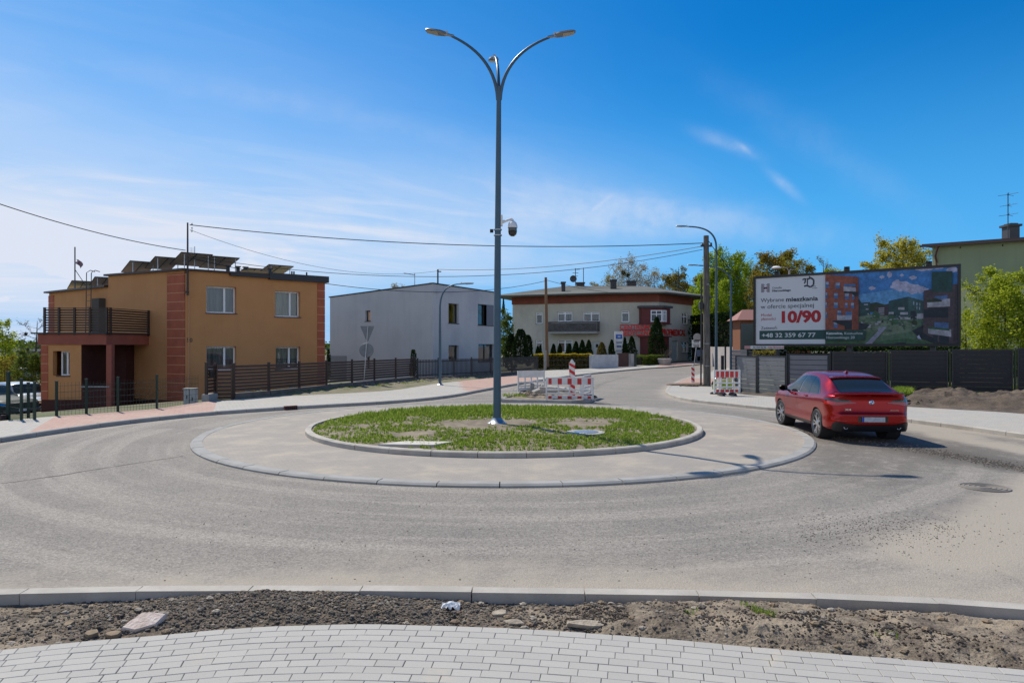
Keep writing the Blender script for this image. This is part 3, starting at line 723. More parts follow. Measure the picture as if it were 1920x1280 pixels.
# --- loose stones
def rockmesh(mb, x, y, z, s, mi=0, flat=.7):
    n0 = len(mb.v); ang = R.uniform(0, pi); vs = []
    for k in range(3):
        zz_ = (-.35, .25, .62)[k]*s*flat; rr_ = (.9, 1.0, .5)[k]
        for j in range(5):
            w = 2*pi*j/5+ang+k*.3; q = rr_*s*R.uniform(.7, 1.15)
            vs.append((x+q*cos(w), y+q*sin(w)*.8, z+zz_))
    fs = [(k*5+j, k*5+(j+1) % 5, k*5+5+(j+1) % 5, k*5+5+j) for k in (0, 1) for j in range(5)]+[(10, 11, 12, 13, 14)]
    mb.add(vs, fs, mi)
m_st = [M('dark_chippings', (.07, .060, .050), .9, (.16, .135, .108), 30), M('brown_stone', (.26, .19, .12), .9, (.19, .14, .09), 20), M('grey_stone', (.36, .31, .25), .9, (.24, .21, .17), 20)]
mb = MB()
for _ in range(11000):
    x = R.gauss(-2.0, 1.25) if R.random() < .72 else R.uniform(-5, 2)
    t_ = R.random(); a, b = yp(x), yk(x); y = a+(b-a)*(.12+.88*t_)
    if x > 2.2 or x < -6: continue
    s = .0045+.015*R.random()**3
    rockmesh(mb, x, y, strip_h(x, y)+s*.3, s, 0 if R.random() < .86 else R.choice((1, 2)))
for _ in range(900):
    x = R.uniform(-6, 5); a, b = yp(x), yk(x); y = a+(b-a)*R.uniform(.05, .97); s = .008+.035*R.random()**4
    rockmesh(mb, x, y, strip_h(x, y)+s*.15, s, R.choice((0, 1, 1, 2)))
tag(obj('gravel', mb, m_st), 'dark chippings and pebbles scattered over the near soil strip', 'gravel', kind='stuff')
mb = MB()
for _ in range(8000):
    cx_ = R.choice((.35, .75, .8, 1.65, 2.25, 2.35, 2.9, 3.3, -.3, -3.3)); x = R.gauss(cx_, .2); a, b = yp(x), yk(x); y = a+(b-a)*min(.95, max(.06, R.gauss(.45, .24))); s = .003+.012*R.random()**3
    if noise.noise((x*2.2, y*4, 6)) < -.1: continue
    rockmesh(mb, x, y, strip_h(x, y)+s*.2, s, 0, .9)
tag(obj('dark_clods', mb, M('dark_clod_soil', (.075, .058, .043), .95, (.045, .035, .027), 20)), 'clusters of dark crumbled soil clods on the near strip', 'soil', kind='stuff')
mb = MB()
for _ in range(420):
    px_ = R.uniform(655, 935) if R.random() < .8 else R.uniform(450, 650); q = G(px_, 750-(px_-470)*.085-1-R.uniform(1, 9)); rockmesh(mb, q.x, q.y, .17, .03+.12*R.random()**3, R.choice((1, 2, 2)))
tag(obj('rubble', mb, m_st), 'broken rubble and stones on the verge below the leaning sign', 'rubble', kind='stuff')
mb = MB()
for _ in range(1500):
    p_ = G(R.gauss(1650, 150), R.gauss(990, 18)+(R.random()*0)) if R.random() < .55 else G(R.uniform(250, 1900), R.uniform(930, 1090))
    if R.random() < .5: p_ = G(R.uniform(1500, 1800), 1012-.13*(R.uniform(1500, 1800)-1500)+R.gauss(0, 14))
    s = .004+.008*R.random()**2
    if (p_.to_2d()-C0).length < RO+.1 or p_.y < 6.3: continue
    rockmesh(mb, p_.x, p_.y, .002, s, 0)
for _ in range(5200):
    i = R.randrange(len(strip_dark)-1); p_ = strip_dark[i].lerp(strip_dark[i+1], R.random())+Vector((R.gauss(0, .15), R.gauss(0, .45)))
    if (p_-C0).length < RO+.05: continue
    rockmesh(mb, p_.x, p_.y, .004, .008+.014*R.random()**2, 0 if R.random() < .8 else 2)
tag(obj('road_gravel', mb, m_st), 'loose dark stones strewn over the asphalt', 'gravel', kind='stuff')
mb = MB()
for _ in range(4200):
    i = R.randrange(len(bk)-1); q = R.random(); a_ = bk[i].lerp(bk[i+1], q); p_ = a_+Vector((R.uniform(-.5, .5), -R.uniform(.2, 5)))
    pp_ = HX+F*p_.x/p_.y
    if pp_ < 1690 or pp_ > 1990: continue
    yl = dline(p_.x, p_.y, cR)
    if yl < 1.6: continue
    rockmesh(mb, p_.x, p_.y, .15+R.uniform(0, .18), .02+.09*R.random()**3, R.choice((1, 1, 2)), .8)
tag(obj('soil_clods', mb, [m_heap, m_heap, m_heap]), 'crumbled clods lying in and around the soil heaps', 'soil', kind='stuff')
# ================================================================== BUILDINGS
class Fac:
    """a facade line from A to B on the plan; n points to the viewer's side"""
    def __init__(s, A, B, flip=False):
        s.A = Vector((A[0], A[1])); s.B = Vector((B[0], B[1])); s.L = (s.B-s.A).length; s.t = (s.B-s.A)/s.L
        n = Vector((s.t.y, -s.t.x)); mid = (s.A+s.B)/2
        if n.dot(-mid) < 0: n = -n
        if flip: n = -n
        s.n = n
    def w(s, u, n, z): p = s.A+s.t*u+s.n*n; return (p.x, p.y, z)
    def fu(s, px, n=0.):
        k = (px-HX)/F; o = s.A+s.n*n; return (k*o.y-o.x)/(s.t.x-k*s.t.y)
    def d(s, u, n=0.): return (s.A+s.t*u+s.n*n).y
    def fz(s, u, py, n=0.): return zat(py, s.d(u, n))
    def M(s): return Matrix(((s.t.x, 0, s.n.x, s.A.x), (s.t.y, 0, s.n.y, s.A.y), (0, 1, 0, 0), (0, 0, 0, 1)))
    def rect(s, px0, px1, py0, py1):
        u0, u1 = sorted((s.fu(px0), s.fu(px1))); um = (u0+u1)/2
        return u0, u1, s.fz(um, py1), s.fz(um, py0)
    def box(s, mb, u0, u1, n0, n1, z0, z1, mi=None):
        vs = [s.w(u, n, z) for z in (z0, z1) for n in (n0, n1) for u in (u0, u1)]
        mb.add(vs, [(0, 2, 3, 1), (4, 5, 7, 6), (0, 1, 5, 4), (2, 6, 7, 3), (0, 4, 6, 2), (1, 3, 7, 5)], mi)
    def slant(s, mb, u0, u1, n0, n1, z0, z1, z2, z3, mi=None):   # bottom z0(u0) z1(u1), top z2(u0) z3(u1)
        vs = [s.w(u0, n0, z0), s.w(u1, n0, z1), s.w(u0, n1, z0), s.w(u1, n1, z1), s.w(u0, n0, z2), s.w(u1, n0, z3), s.w(u0, n1, z2), s.w(u1, n1, z3)]
        mb.add(vs, [(0, 2, 3, 1), (4, 5, 7, 6), (0, 1, 5, 4), (2, 6, 7, 3), (0, 4, 6, 2), (1, 3, 7, 5)], mi)
def wall(mb, Fc, u0, u1, z0, z1, holes, rev=.16, mi=0, rmi=None, ztop=None):
    """wall sheet with real openings and their reveals"""
    us = sorted({u0, u1, *[h[0] for h in holes], *[h[1] for h in holes]}); zs = sorted({z0, z1, *[h[2] for h in holes], *[h[3] for h in holes]})
    us = [u for u in us if u0 <= u <= u1]; zs = [z for z in zs if z0 <= z <= z1]
    def zt(u, z): return ztop(u) if (ztop and z == z1) else z
    for i in range(len(us)-1):
        for j in range(len(zs)-1):
            um, zm = (us[i]+us[i+1])/2, (zs[j]+zs[j+1])/2
            if any(h[0] < um < h[1] and h[2] < zm < h[3] for h in holes): continue
            a, b = us[i], us[i+1]; c, d = zs[j], zs[j+1]
            mb.quad(Fc.w(a, 0, c), Fc.w(b, 0, c), Fc.w(b, 0, zt(b, d)), Fc.w(a, 0, zt(a, d)), mi)
    r = mi if rmi is None else rmi
    for (a, b, c, d) in [h[:4] for h in holes]:
        mb.quad(Fc.w(a, 0, c), Fc.w(a, -rev, c), Fc.w(a, -rev, d), Fc.w(a, 0, d), r); mb.quad(Fc.w(b, 0, c), Fc.w(b, 0, d), Fc.w(b, -rev, d), Fc.w(b, -rev, c), r)
        mb.quad(Fc.w(a, 0, d), Fc.w(b, 0, d), Fc.w(b, -rev, d), Fc.w(a, -rev, d), r); mb.quad(Fc.w(a, 0, c), Fc.w(b, 0, c), Fc.w(b, -rev, c), Fc.w(a, -rev, c), r)
def window(parent, Fc, h, mull=(), trans=None, rev=.14, fw=.06, frame='white_pvc', cur=None, sill='anthracite', sillw=.05, name='window'):
    a, b, c, d = h[:4]; mb = MB(); n0, n1 = -rev-.06, -rev+.012
    Fc.box(mb, a, a+fw, n0, n1, c, d); Fc.box(mb, b-fw, b, n0, n1, c, d); Fc.box(mb, a+fw, b-fw, n0, n1, c, c+fw); Fc.box(mb, a+fw, b-fw, n0, n1, d-fw, d)
    for m in mull: u = a+(b-a)*m; Fc.box(mb, u-fw*.65, u+fw*.65, n0+.004, n1+.008, c+fw, d-fw)
    if trans:
        z = c+(d-c)*trans; us = [a+fw]+[a+(b-a)*m for m in mull]+[b-fw]
        for i in range(len(us)-1): Fc.box(mb, us[i]+fw*.65*(i > 0), us[i+1]-fw*.65*(i < len(us)-2), n0+.006, n1+.004, z-fw*.5, z+fw*.5)
    w = obj(name, mb, mt[frame], parent)
    g = MB(); g.quad(Fc.w(a+fw*.8, -rev-.03, c+fw*.8), Fc.w(b-fw*.8, -rev-.03, c+fw*.8), Fc.w(b-fw*.8, -rev-.03, d-fw*.8), Fc.w(a+fw*.8, -rev-.03, d-fw*.8)); obj('pane', g, mt['glass'], w)
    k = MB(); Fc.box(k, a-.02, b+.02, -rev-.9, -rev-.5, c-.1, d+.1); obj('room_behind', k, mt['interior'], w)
    if cur:
        q = MB(); n = 24; pts = []
        segs = [(a+.05, b-.05)] if cur != 'sides' else [(a+.05, a+(b-a)*.24), (b-(b-a)*.24, b-.05)]
        for (s0, s1) in segs:
            o = len(q.v)
            for i in range(n+1):
                u = s0+(s1-s0)*i/n; nn = -rev-.14+.02*sin(i*2.3)
                q.v += [Fc.w(u, nn, c+.05), Fc.w(u, nn, d-.05)]
            for i in range(n): q.f.append([o+2*i, o+2*i+2, o+2*i+3, o+2*i+1]); q.m.append(0)
        obj('curtain', q, mt['curtain' if cur != 'net' else 'curtain2'], w)
    if sill:
        q = MB(); Fc.box(q, a-.05, b+.05, -rev+.013, sillw, c-.045, c-.003); obj('sill', q, mt[sill], w)
    return w

# ------------------------------------------------------------------ ochre house
A = P(345, 34.7); B = P(608, 39.4); Mh = P(203, 37.5); Wg = P(92, 42.0)
C_ = B+Vector((-6.5, 5.5)); E_ = Vector((-23.5, 49))
ZR = 6.12; ZW = 5.52
house = thing('ochre_house', (A.x, A.y, -.5), 'two-storey ochre flat-roofed house with brick red corner stripes and solar panels on top', 'house')
FF = Fac(A, B); FS = Fac(A, Mh); FW = Fac(Mh, Wg)
h_up1 = FF.rect(387, 443, 537, 587); h_up2 = FF.rect(516, 563, 546, 594)
h_lo1 = FF.rect(387, 443, 649, 694); h_lo2 = FF.rect(517, 563, 650, 692)
mb = MB()
wall(mb, FF, 0, FF.L, -2.0, ZR, [h_up1, h_up2, h_lo1, h_lo2], .32)
wall(mb, FS, 0, FS.L, -3.0, ZR, [])
hd = FW.rect(186, 205, 558, 577+20)
wall(mb, FW, 0, FW.L, -3.2, ZW, [])
for a, b, z in ((B, C_, ZR), (C_, E_, ZW), (E_, Wg, ZW)): mb.quad((a.x, a.y, -2.5), (b.x, b.y, -2.5), (b.x, b.y, z), (a.x, a.y, z))
mb.quad((Mh.x, Mh.y, ZW-.1), (C_.x, C_.y, ZW-.1), (C_.x, C_.y, ZR), (Mh.x, Mh.y, ZR))
obj('wall', mb, mt['ochre'], house)
mb = MB(); z0p = FF.fz(0, 752); FF.box(mb, -.03, FF.L+.03, -.1, .035, -2.2, z0p+.02); FS.box(mb, -.03, FS.L, -.1, .035, -3, z0p+.0); FW.box(mb, 0, FW.L, -.1, .035, -3.2, z0p-.3)
obj('plinth', mb, mt['plinth'], house)
def quoin(Fc, u0, u1, z0, z1, n=.03, blk=.46):
    mb = MB(); z = z0
    while z < z1-.05:
        e = min(z+blk-.035, z1); Fc.box(mb, u0, u1, -.05, n, z, e, 0); z += blk
    Fc.box(mb, u0+.006, u1-.006, -.05, n-.015, z0, z1, 1)
    return mb
uq = FF.fu(345)
for Fc, u0, u1, zb, zt in ((FF, 0.0, .02, 0, 0),): pass
q = quoin(FS, -.03, FS.fu(314), z0p+.02, ZR-.12); obj('corner_stripe', q, [mt['quoin'], mt['quoin_joint']], house)
q = quoin(FF, FF.L-.42, FF.L+.03, z0p+.02, ZR-.25); obj('corner_stripe', q, [mt['quoin'], mt['quoin_joint']], house)
q = quoin(FW, FW.L-.75, FW.L+.03, -1.5, ZW-.15); obj('corner_stripe', q, [mt['quoin'], mt['quoin_joint']], house)
for h, m, c in ((h_up1, (.64,), 'net'), (h_up2, (.64,), 'c'), (h_lo1, (.64,), 'net'), (h_lo2, (.6,), 'net')): window(house, FF, (h[0], h[1]-.0, h[2], h[3]), m, rev=.27, cur=c, sill='anthracite', fw=.075)
# roof
mb = MB(); mb.prism([A+(A-C_).normalized()*.25, B+(B-Mh).normalized()*.22, C_, Mh+(Mh-B).normalized()*.25], ZR, ZR+.1)
obj('roof', mb, mt['brown'], house)
mb = MB(); mb.prism([Mh+FW.n*.22, C_, E_, Wg+(Wg-C_).normalized()*.3], ZW, ZW+.1); obj('roof', mb, mt['brown'], house)
mb = MB(); u5 = FF.fu(503); FF.box(mb, u5, FF.L+.18, -.3, .26, ZR-.20, ZR+.16); obj('roof_flashing', mb, mt['anthracite'], house)
mb = MB(); FF.box(mb, FF.fu(452), u5-.02, .0, .06, ZR+.10, ZR+.22); obj('roof_board', mb, M('osb_board', (.42, .27, .12), .8, (.32, .2, .09), 20), house)
mb = MB(); FF.box(mb, FF.fu(452)-.6, u5, -.1, .24, ZR-.13, ZR-.002); obj('roof_edge', mb, mt['anthracite'], house)
# downpipe / conduit and chimney caps
mb = MB(); mb.tube([FF.w(.22, .05, z0p), FF.w(.22, .05, 4.9)], .022, 6); obj('conduit', mb, mt['quoin_joint'], house)
for px_ in (433, 452, 466, 512): 
    mb = MB(); u = FF.fu(px_); FF.box(mb, u-.08, u+.08, -.6, -.45, ZR+.1, ZR+.42); FF.box(mb, u-.13, u+.13, -.65, -.40, ZR+.42, ZR+.47); obj('vent_cap', mb, mt['anthracite'], house)
for px_ in (556, 560, 584, 455): 
    mb = MB(); u = FF.fu(px_); mb.tube([FF.w(u, -.7, ZR+.1), FF.w(u, -.7, ZR+.42)], .045, 8); obj('vent_pipe', mb, mt['anthracite'], house)
# porch with balcony
PY = 33.0
def ppt(px, d=PY): return P(px, d)
p0 = ppt(78); p1 = ppt(152.5); p2 = ppt(204); pw = FS.w(FS.fu(279), 0, 0)
FP = Fac(ppt(70), ppt(206)); 
mb = MB(); hw = FP.rect(110, 130.5, 659, 703); h2 = FP.rect(99, 130.5, 658, 704)
u78, u152, u204 = FP.fu(78), FP.fu(152.5), FP.fu(204)
zs0 = zat(646, PY); zs1 = zat(626, PY); zf = zat(749, PY)
wall(mb, FP, u78, u152, zf, zs0, [h2], .3)
mb.quad((p0.x, PY, zf), (p0.x-.6, PY+4.5, zf), (p0.x-.6, PY+4.5, zs0), (p0.x, PY, zs0)); mb.quad((p1.x, PY, zf), (p1.x, PY+3, zf), (p1.x, PY+3, zs0), (p1.x, PY, zs0), 1)
xr_ = P(236, PY+2.7).x; mb.quad((p1.x, PY+2.6, -1.5), (xr_, PY+2.7, -1.5), (xr_, PY+2.7, zs0), (p1.x, PY+2.6, zs0), 1); mb.quad((xr_, PY+2.7, -1.5), (xr_, PY+5, -1.5), (xr_, PY+5, zs0), (xr_, PY+2.7, zs0), 1)
obj('porch_wall', mb, [mt['ochre'], mt['plinth']], house)
window(house, FP, (hw[0]-.05, h2[1]-.02, h2[2], h2[3]), (.55,), rev=.29, cur='net', sill='anthracite')
mb = MB(); zpl = zat(726, PY); FP.box(mb, u78-.02, u152, -.12, .0-.004, -3, zf); FP.box(mb, u152, u204, -.14, -.006, -3, zpl); obj('porch_plinth', mb, mt['plinth'], house)
mb = MB(); FP.box(mb, u152-.02, u204+.03, -.2, .03, zpl, zpl+.06); obj('porch_sill', mb, mt['concrete'], house)
mb = MB(); FP.box(mb, FP.fu(199), FP.fu(209), -.26, .0, -1, zs0); obj('pillar', mb, mt['slab_red'], house)
q = quoin(FP, u78-.02, FP.fu(90), zf-.0, zs0, .025, .44); obj('corner_stripe', q, [mt['quoin'], mt['quoin_joint']], house)
slab = [ppt(72, PY-.02)-Vector((0, .05)), ppt(199.5, PY-.07), Vector((pw[0]+.05, pw[1]+.3)), Vector((ppt(72).x-.8, PY+5.5))]
mb = MB(); mb.prism(slab, zs0, zs1); obj('balcony_slab', mb, mt['slab_red'], house)
sl2 = [slab[0]+Vector((-.25, -.12)), slab[1]+Vector((.06, -.12)), slab[2]+Vector((.1, 0)), slab[3]+Vector((-.3, 0))]
mb = MB(); mb.prism(sl2, zs1, zs1+.07); obj('slab_edge', mb, mt['anthracite'], house)
mb = MB(); Fd = Fac(Vector((p1.x, PY+2.58)), Vector((pw[0], PY+2.58))); d0, d1 = Fd.fu(181), Fd.fu(197)
Fd.box(mb, d0, d1, 0, .06, -.9, zs0-.25); dr = obj('door', mb, mt['dark_pvc'], house)
mb = MB(); Fd.box(mb, d1-.22, d1-.1, .061, .075, -.5, zs0-.6); obj('door_glass_strip', mb, M('door_strip', (.55, .42, .22), .3), dr)
mb = MB(); mb.tube([Fd.w(d0+.2, .12, .1), Fd.w(d0+.2, .12, 1.2)], .018, 8); obj('handle', mb, mt['galv'], dr)
# railings
def railing(Fc, u0, u1, z0, z1, posts, slats=9, mat='brown', sh=.075, pw_=.09):
    mb = MB()
    for i in range(slats):
        z = z0+.05+(z1-z0-.1)*(i+.5)/slats; Fc.box(mb, u0, u1, -.012, .012, z-sh/2, z+sh/2)
    Fc.box(mb, u0, u1, -.03, .03, z1-.03, z1)
    r = obj('railing', mb, mt[mat], house)
    for px_ in posts:
        q = MB(); u = px_; Fc.box(q, u-pw_/2, u+pw_/2, .012, .09, z0-.12, z1+.02); obj('post', q, mt[mat], r)
    return r
RA = Fac(ppt(83), ppt(203)); zb0, zb1 = zs1+.07, zat(577, PY)
railing(RA, 0, RA.L, zb0, zb1, [.05, RA.fu(112), RA.fu(141), RA.fu(170), RA.L-.05])
RB = Fac(ppt(203.5), Vector((pw[0], pw[1]-.05))); railing(RB, 0, RB.L, zb0, zb1, [.08, RB.L-.06])
mb = MB(); RA.box(mb, RA.L-.46, RA.L-.02, -.04, -.02, zb0, zb1); obj('railing_panel', mb, mt['brown'], house)
mb = MB(); u = FW.fu(190); FW.box(mb, u-.5, u+.35, .0, .35, 3.0, FW.fz(u, 560)); obj('chimney_flue_box', mb, M('dull_metal', (.075, .06, .045), .8), house)
mb = MB()
for px_ in (160.5, 169.5):
    u = FW.fu(px_, .35); mb.tube([FW.w(u, .35, 3.0), FW.w(u, .3, FW.fz(u, 512)), FW.w(u+.02, .1, FW.fz(u, 507)), FW.w(u+.02, -.15, FW.fz(u, 509))], .022, 6)
ua_, ub_ = FW.fu(160.5, .35), FW.fu(169.5, .35)
for i in range(9): z = 3.2+i*.32; mb.tube([FW.w(ua_, .34, z), FW.w(ub_, .34, z)], .014, 6)
obj('roof_ladder', mb, mt['brown'], house)
# house number
def text(name, s, size, Mx, mat, parent, bold=0., align='LEFT', sx=1., space=1., ext=.002):
    c = bpy.data.curves.new(name, 'FONT'); c.body = s; c.size = size; c.offset = bold; c.align_x = align; c.space_character = space; c.extrude = ext; c.resolution_u = 3; c.fill_mode = 'BOTH'
    o = bpy.data.objects.new(name, c); COL.objects.link(o); bpy.context.view_layer.update()
    me = bpy.data.meshes.new_from_object(o.evaluated_get(bpy.context.evaluated_depsgraph_get())); bpy.data.objects.remove(o); bpy.data.curves.remove(c)
    if sx == 'fit': pass
    off = wloc(parent) if parent else Vector((0, 0, 0))
    for v in me.vertices:
        q = Mx @ Vector((v.co.x*sx, v.co.y, v.co.z)); v.co = q-off
    me.materials.clear(); me.materials.append(mat); me.name = name
    r = bpy.data.objects.new(name, me); COL.objects.link(r); r.parent = parent; return r
def textw(s, size, bold=0., space=1.):
    c = bpy.data.curves.new('t', 'FONT'); c.body = s; c.size = size; c.offset = bold; c.space_character = space
    o = bpy.data.objects.new('t', c); COL.objects.link(o); bpy.context.view_layer.update(); w = o.dimensions.x; bpy.data.objects.remove(o); bpy.data.curves.remove(c); return w
def ftext(name, s, Fc, u, z, height, width, mat, parent, bold=0., n=.02, size=None):
    """text on a facade, cap height and overall width given"""
    size = height/.69; w = textw(s, size, bold*size)
    Mx = Fc.M() @ Matrix.Translation((u, z, n)); return text(name, s, size, Mx, mat, parent, bold*size, sx=width/w)
def ltr(Fc):    # facade running left to right in view
    return Fc if (Fc.A.x/Fc.A.y) < (Fc.B.x/Fc.B.y) else Fac(Fc.B, Fc.A)
m_num = M('number_metal', (.06, .04, .03), .5)
u = FF.fu(349.5); ftext('house_number', '50', FF, u, FF.fz(u, 641), .2, .27, m_num, house, .01)
# solar panels on the roof (lie on the roof: things)
sdir = Vector((SUN_AZ[0], SUN_AZ[1])).normalized(); sper = Vector((-sdir.y, sdir.x))
m_sb = M('panel_backsheet', (.72, .67, .56), .7); m_sf = M('panel_cells', (.01, .014, .03), .15)
def solar(px_, py_, d, w, label, dz=.42, dep=2.35, zr=ZR, legs=True):
    c = P(px_, d); zt = zat(py_, d); t = thing('solar_panel', (c.x, c.y, zt-dz), label, 'solar panel', 'solar panels on the ochre house roof')
    hi0 = c; ax_ = -sper if sper.x < 0 else sper
    e = ax_*w; lo = sdir*dep
    def pt(a, b, n_=0): q = hi0+e*a+lo*b; return Vector((q.x, q.y, zt-dz*b+n_))
    mb = MB(); vs = [pt(0, 0), pt(1, 0), pt(1, 1), pt(0, 1)]; mb.quad(*vs, 0); mb.quad(*[v+Vector((0, 0, .035)) for v in vs], 1)
    obj('back_sheet', mb, [m_sb, m_sf], t)
    mb = MB()
    for a, b in ((0, 1), (1, 2), (2, 3), (3, 0)): mb.tube([vs[a]+Vector((0, 0, .017)), vs[b]+Vector((0, 0, .017))], .028, 4)
    mb.tube([pt(.5, 0, 0), pt(.5, 1, 0)], .03, 4)
    obj('frame', mb, mt['anthracite'], t)
    for a in (.12, .88):
        q = MB(); b0 = pt(a, .06); b1 = pt(a, .97); q.tube([b0, (b0.x, b0.y, zr+.1)], .025, 5); q.tube([(b0.x, b0.y, zr+.13), (b1.x, b1.y, zr+.13)], .025, 5); obj('support', q, mt['galv'], t)
solar(340, 473.5, 36.4, 1.6, 'tilted solar panel with beige underside right behind the roof mast')
solar(397, 480.5, 37.6, 1.5, 'solar panel at the right end of the main row on the ochre roof')
solar(291, 481.5, 37.4, 1.35, 'solar panel second from the left on the main ochre roof')
solar(244, 489.5, 38.0, 1.35, 'solar panel at the left end of the main ochre roof')
solar(504, 496.5, 41.5, 1.55, 'solar panel behind the dark flashing at the right roof corner', dep=1.9, dz=.35)
solar(459, 502.5, 43.0, 1.4, 'low solar panel behind the yellow board on the ochre roof', dz=.25, dep=1.4)
solar(135, 526.5, 42.5, 1.3, 'left solar panel on the lower roof wing', dz=.38, dep=1.9, zr=ZW)
solar(178, 519.5, 41.0, 1.3, 'solar panel on the lower roof wing beside the ladder', dz=.38, dep=1.9, zr=ZW)
# mast on the front wall, antenna and flag on the wing
mast = thing('service_mast', FF.w(FF.fu(349), .12, 4.9), 'dark steel wire mast fixed to the front corner of the ochre house', 'mast')
mu = FF.fu(349); mtop = zat(418, 34.6)
mb = MB(); mb.tube([FF.w(mu, .3, zat(554, 34.6)), FF.w(mu, .3, mtop)], [.055, .04], 8); obj('pole', mb, mt['brown'], mast)
mb = MB(); 
for z in (5.0, 6.0): FF.box(mb, mu-.08, mu+.08, .0, .3, z, z+.05)
obj('bracket', mb, mt['brown'], mast)
mb = MB()
for z in (mtop-.1, mtop-.3, mtop-.45): mb.lathe([(0, 0), (.04, .01), (.05, .05), (.02, .07), (.045, .1), (0, .12)], 8, FF.w(mu+.2, .3, z))
obj('insulators', mb, mt['white_paint'], mast)
ant = thing('roof_antenna', FF.w(mu+.3, -2.5, ZR+.1), 'small rooftop aerial just right of the service mast', 'antenna')
ap = P(365, 37.5); mb = MB(); z1 = zat(462, 37.5); mb.tube([(ap.x, ap.y, ZR+.1), (ap.x, ap.y, z1)], .02, 5); mb.tube([(ap.x-.25, ap.y, z1-.25), (ap.x, ap.y, z1-.25)], .012, 4)
for i in range(4): mb.tube([(ap.x-.25+.08*i, ap.y, z1-.45), (ap.x-.25+.08*i, ap.y, z1-.05)], .008, 4)
obj('aerial', mb, mt['galv'], ant)
fl = thing('flag_mast', (*P(140, 41.5), ZW+.1), 'thin roof mast with a small torn purple flag above the balcony', 'flag mast')
fp = P(140.5, 41.5); z1 = zat(463, 41.5); mb = MB(); mb.tube([(fp.x, fp.y, ZW), (fp.x, fp.y, z1)], .035, 6); mb.tube([(fp.x, fp.y, zat(505, 41.5)), (fp.x+.75, fp.y, ZW+.3)], .02, 5); obj('pole', mb, mt['dark_grey'], fl)
mb = MB(); vs = []; 
for i in range(6):
    for j in range(6):
        u_, v_ = i/5, j/5; vs.append((fp.x+.05+.36*u_+.05*sin(v_*5), fp.y+.08*sin(u_*6+v_*4), zat(486, 41.5)-.15*u_*u_-.42*v_*(1-.5*(1-u_))+.0))
mb.add(vs, [(i*6+j, i*6+j+6, i*6+j+7, i*6+j+1) for i in range(5) for j in range(5)]); obj('flag', mb, M('purple_cloth', (.14, .03, .10), .8, (.4, .35, .4), 5), fl)

# utility cabinet
uc = G(355, 757); cab = thing('utility_cabinet', uc, 'pale grey utility cabinet standing by the mesh fence at the house corner', 'cabinet')
mb = MB(); mb.box(uc.x-.24, uc.x+.24, uc.y, uc.y+.25, -.1, .58); bev(obj('body', mb, M('cabinet_grey', (.42, .43, .44), .6, (.36, .37, .38), 4), cab), .012)
mb = MB(); mb.box(uc.x-.26, uc.x+.26, uc.y-.02, uc.y+.27, .58, .62); obj('lid', mb, mt['galv'], cab)
mb = MB(); mb.box(uc.x-.01, uc.x+.01, uc.y-.006, uc.y-.001, .02, .56); mb.box(uc.x-.12, uc.x-.08, uc.y-.012, uc.y-.001, .2, .34); mb.box(uc.x+.1, uc.x+.14, uc.y-.012, uc.y-.001, .12, .26); obj('lock', mb, mt['dark_grey'], cab)

# ------------------------------------------------------------------ white house
KW = 49.5
wA = P(812, KW); dirR = Vector((.5, .866)); 
FR = Fac(wA, wA+dirR*8.6); wB = FR.B
ldir = Vector((-.866, .5)); FL = Fac(wA, wA+ldir*10.2); wC = FL.B; wD = wB+ldir*10.2
wh = thing('white_house', (wA.x, wA.y, 0), 'plain pale grey-white two-storey house with a shallow roof between ochre house and tall lamp', 'house')
ZC = zat(532, wA.y); ZB = zat(549, wB.y); ZL = zat(558, wC.y)
m_white = M('pale_render', (.53, .545, .555), .9, (.49, .505, .52), .5, streak=.08, bump=.1, bs=100, c3=(.36, .39, .44), s3=.25, a3=.4)
hl = FL.rect(685, 694.5, 582, 602); r1 = FR.rect(841, 860, 569, 606); r2 = FR.rect(896, 925, 571, 610); r3 = FR.rect(841, 860, 647, 676); r4 = FR.rect(897, 926, 645, 678)
hl2 = FL.rect(687, 694.5, 669, 690)
mb = MB(); wall(mb, FR, 0, FR.L, -.5, ZC, [r1, r2, r3, r4], .2, ztop=lambda u: ZC+(ZB-ZC)*u/FR.L)
wall(mb, FL, 0, FL.L, -.5, ZC, [hl, hl2], .2, ztop=lambda u: ZC+(ZL-ZC)*u/FL.L)
mb.quad((wC.x, wC.y, -.5), (wD.x, wD.y, -.5), (wD.x, wD.y, ZL-.2), (wC.x, wC.y, ZL)); mb.quad((wB.x, wB.y, -.5), (wD.x, wD.y, -.5), (wD.x, wD.y, ZL-.2), (wB.x, wB.y, ZB))
obj('wall', mb, m_white, wh)
mb = MB()
FR.slant(mb, -.03, FR.L+.1, -.3, .05, ZC+.0, ZB+.0, ZC+.09, ZB+.09); FL.slant(mb, .06, FL.L+.1, -.3, .05, ZC+.0, ZL+.0, ZC+.088, ZL+.088)
obj('roof_edge', mb, mt['anthracite'], wh)
mb = MB(); mb.add([(wA.x, wA.y, ZC+.02), (wB.x, wB.y, ZB+.02), (wD.x, wD.y, ZL-.2), (wC.x, wC.y, ZL+.02)], [(0, 1, 3), (1, 2, 3)]); obj('roof', mb, mt['anthracite'], wh)
for h, m in ((r1, ()), (r3, ())): window(wh, FR, h, m, rev=.2, frame='dark_pvc', cur='sides', sill='anthracite')
for h, m in ((r2, (.5,)), (r4, (.5,))): window(wh, FR, h, m, rev=.2, frame='dark_pvc', cur='net', sill='anthracite')
window(wh, FL, hl, (), rev=.18, frame='dark_pvc', sill='anthracite', fw=.05); window(wh, FL, hl2, (), rev=.18, frame='dark_pvc', sill='anthracite', fw=.05)
mb = MB(); um = (r2[0]+r2[1])/2
FR.box(mb, um+.1, r2[1], .003, .03, r2[2], r2[3]); obj('wall_panel', mb, M('grey_cladding', (.16, .17, .20), .5), wh)
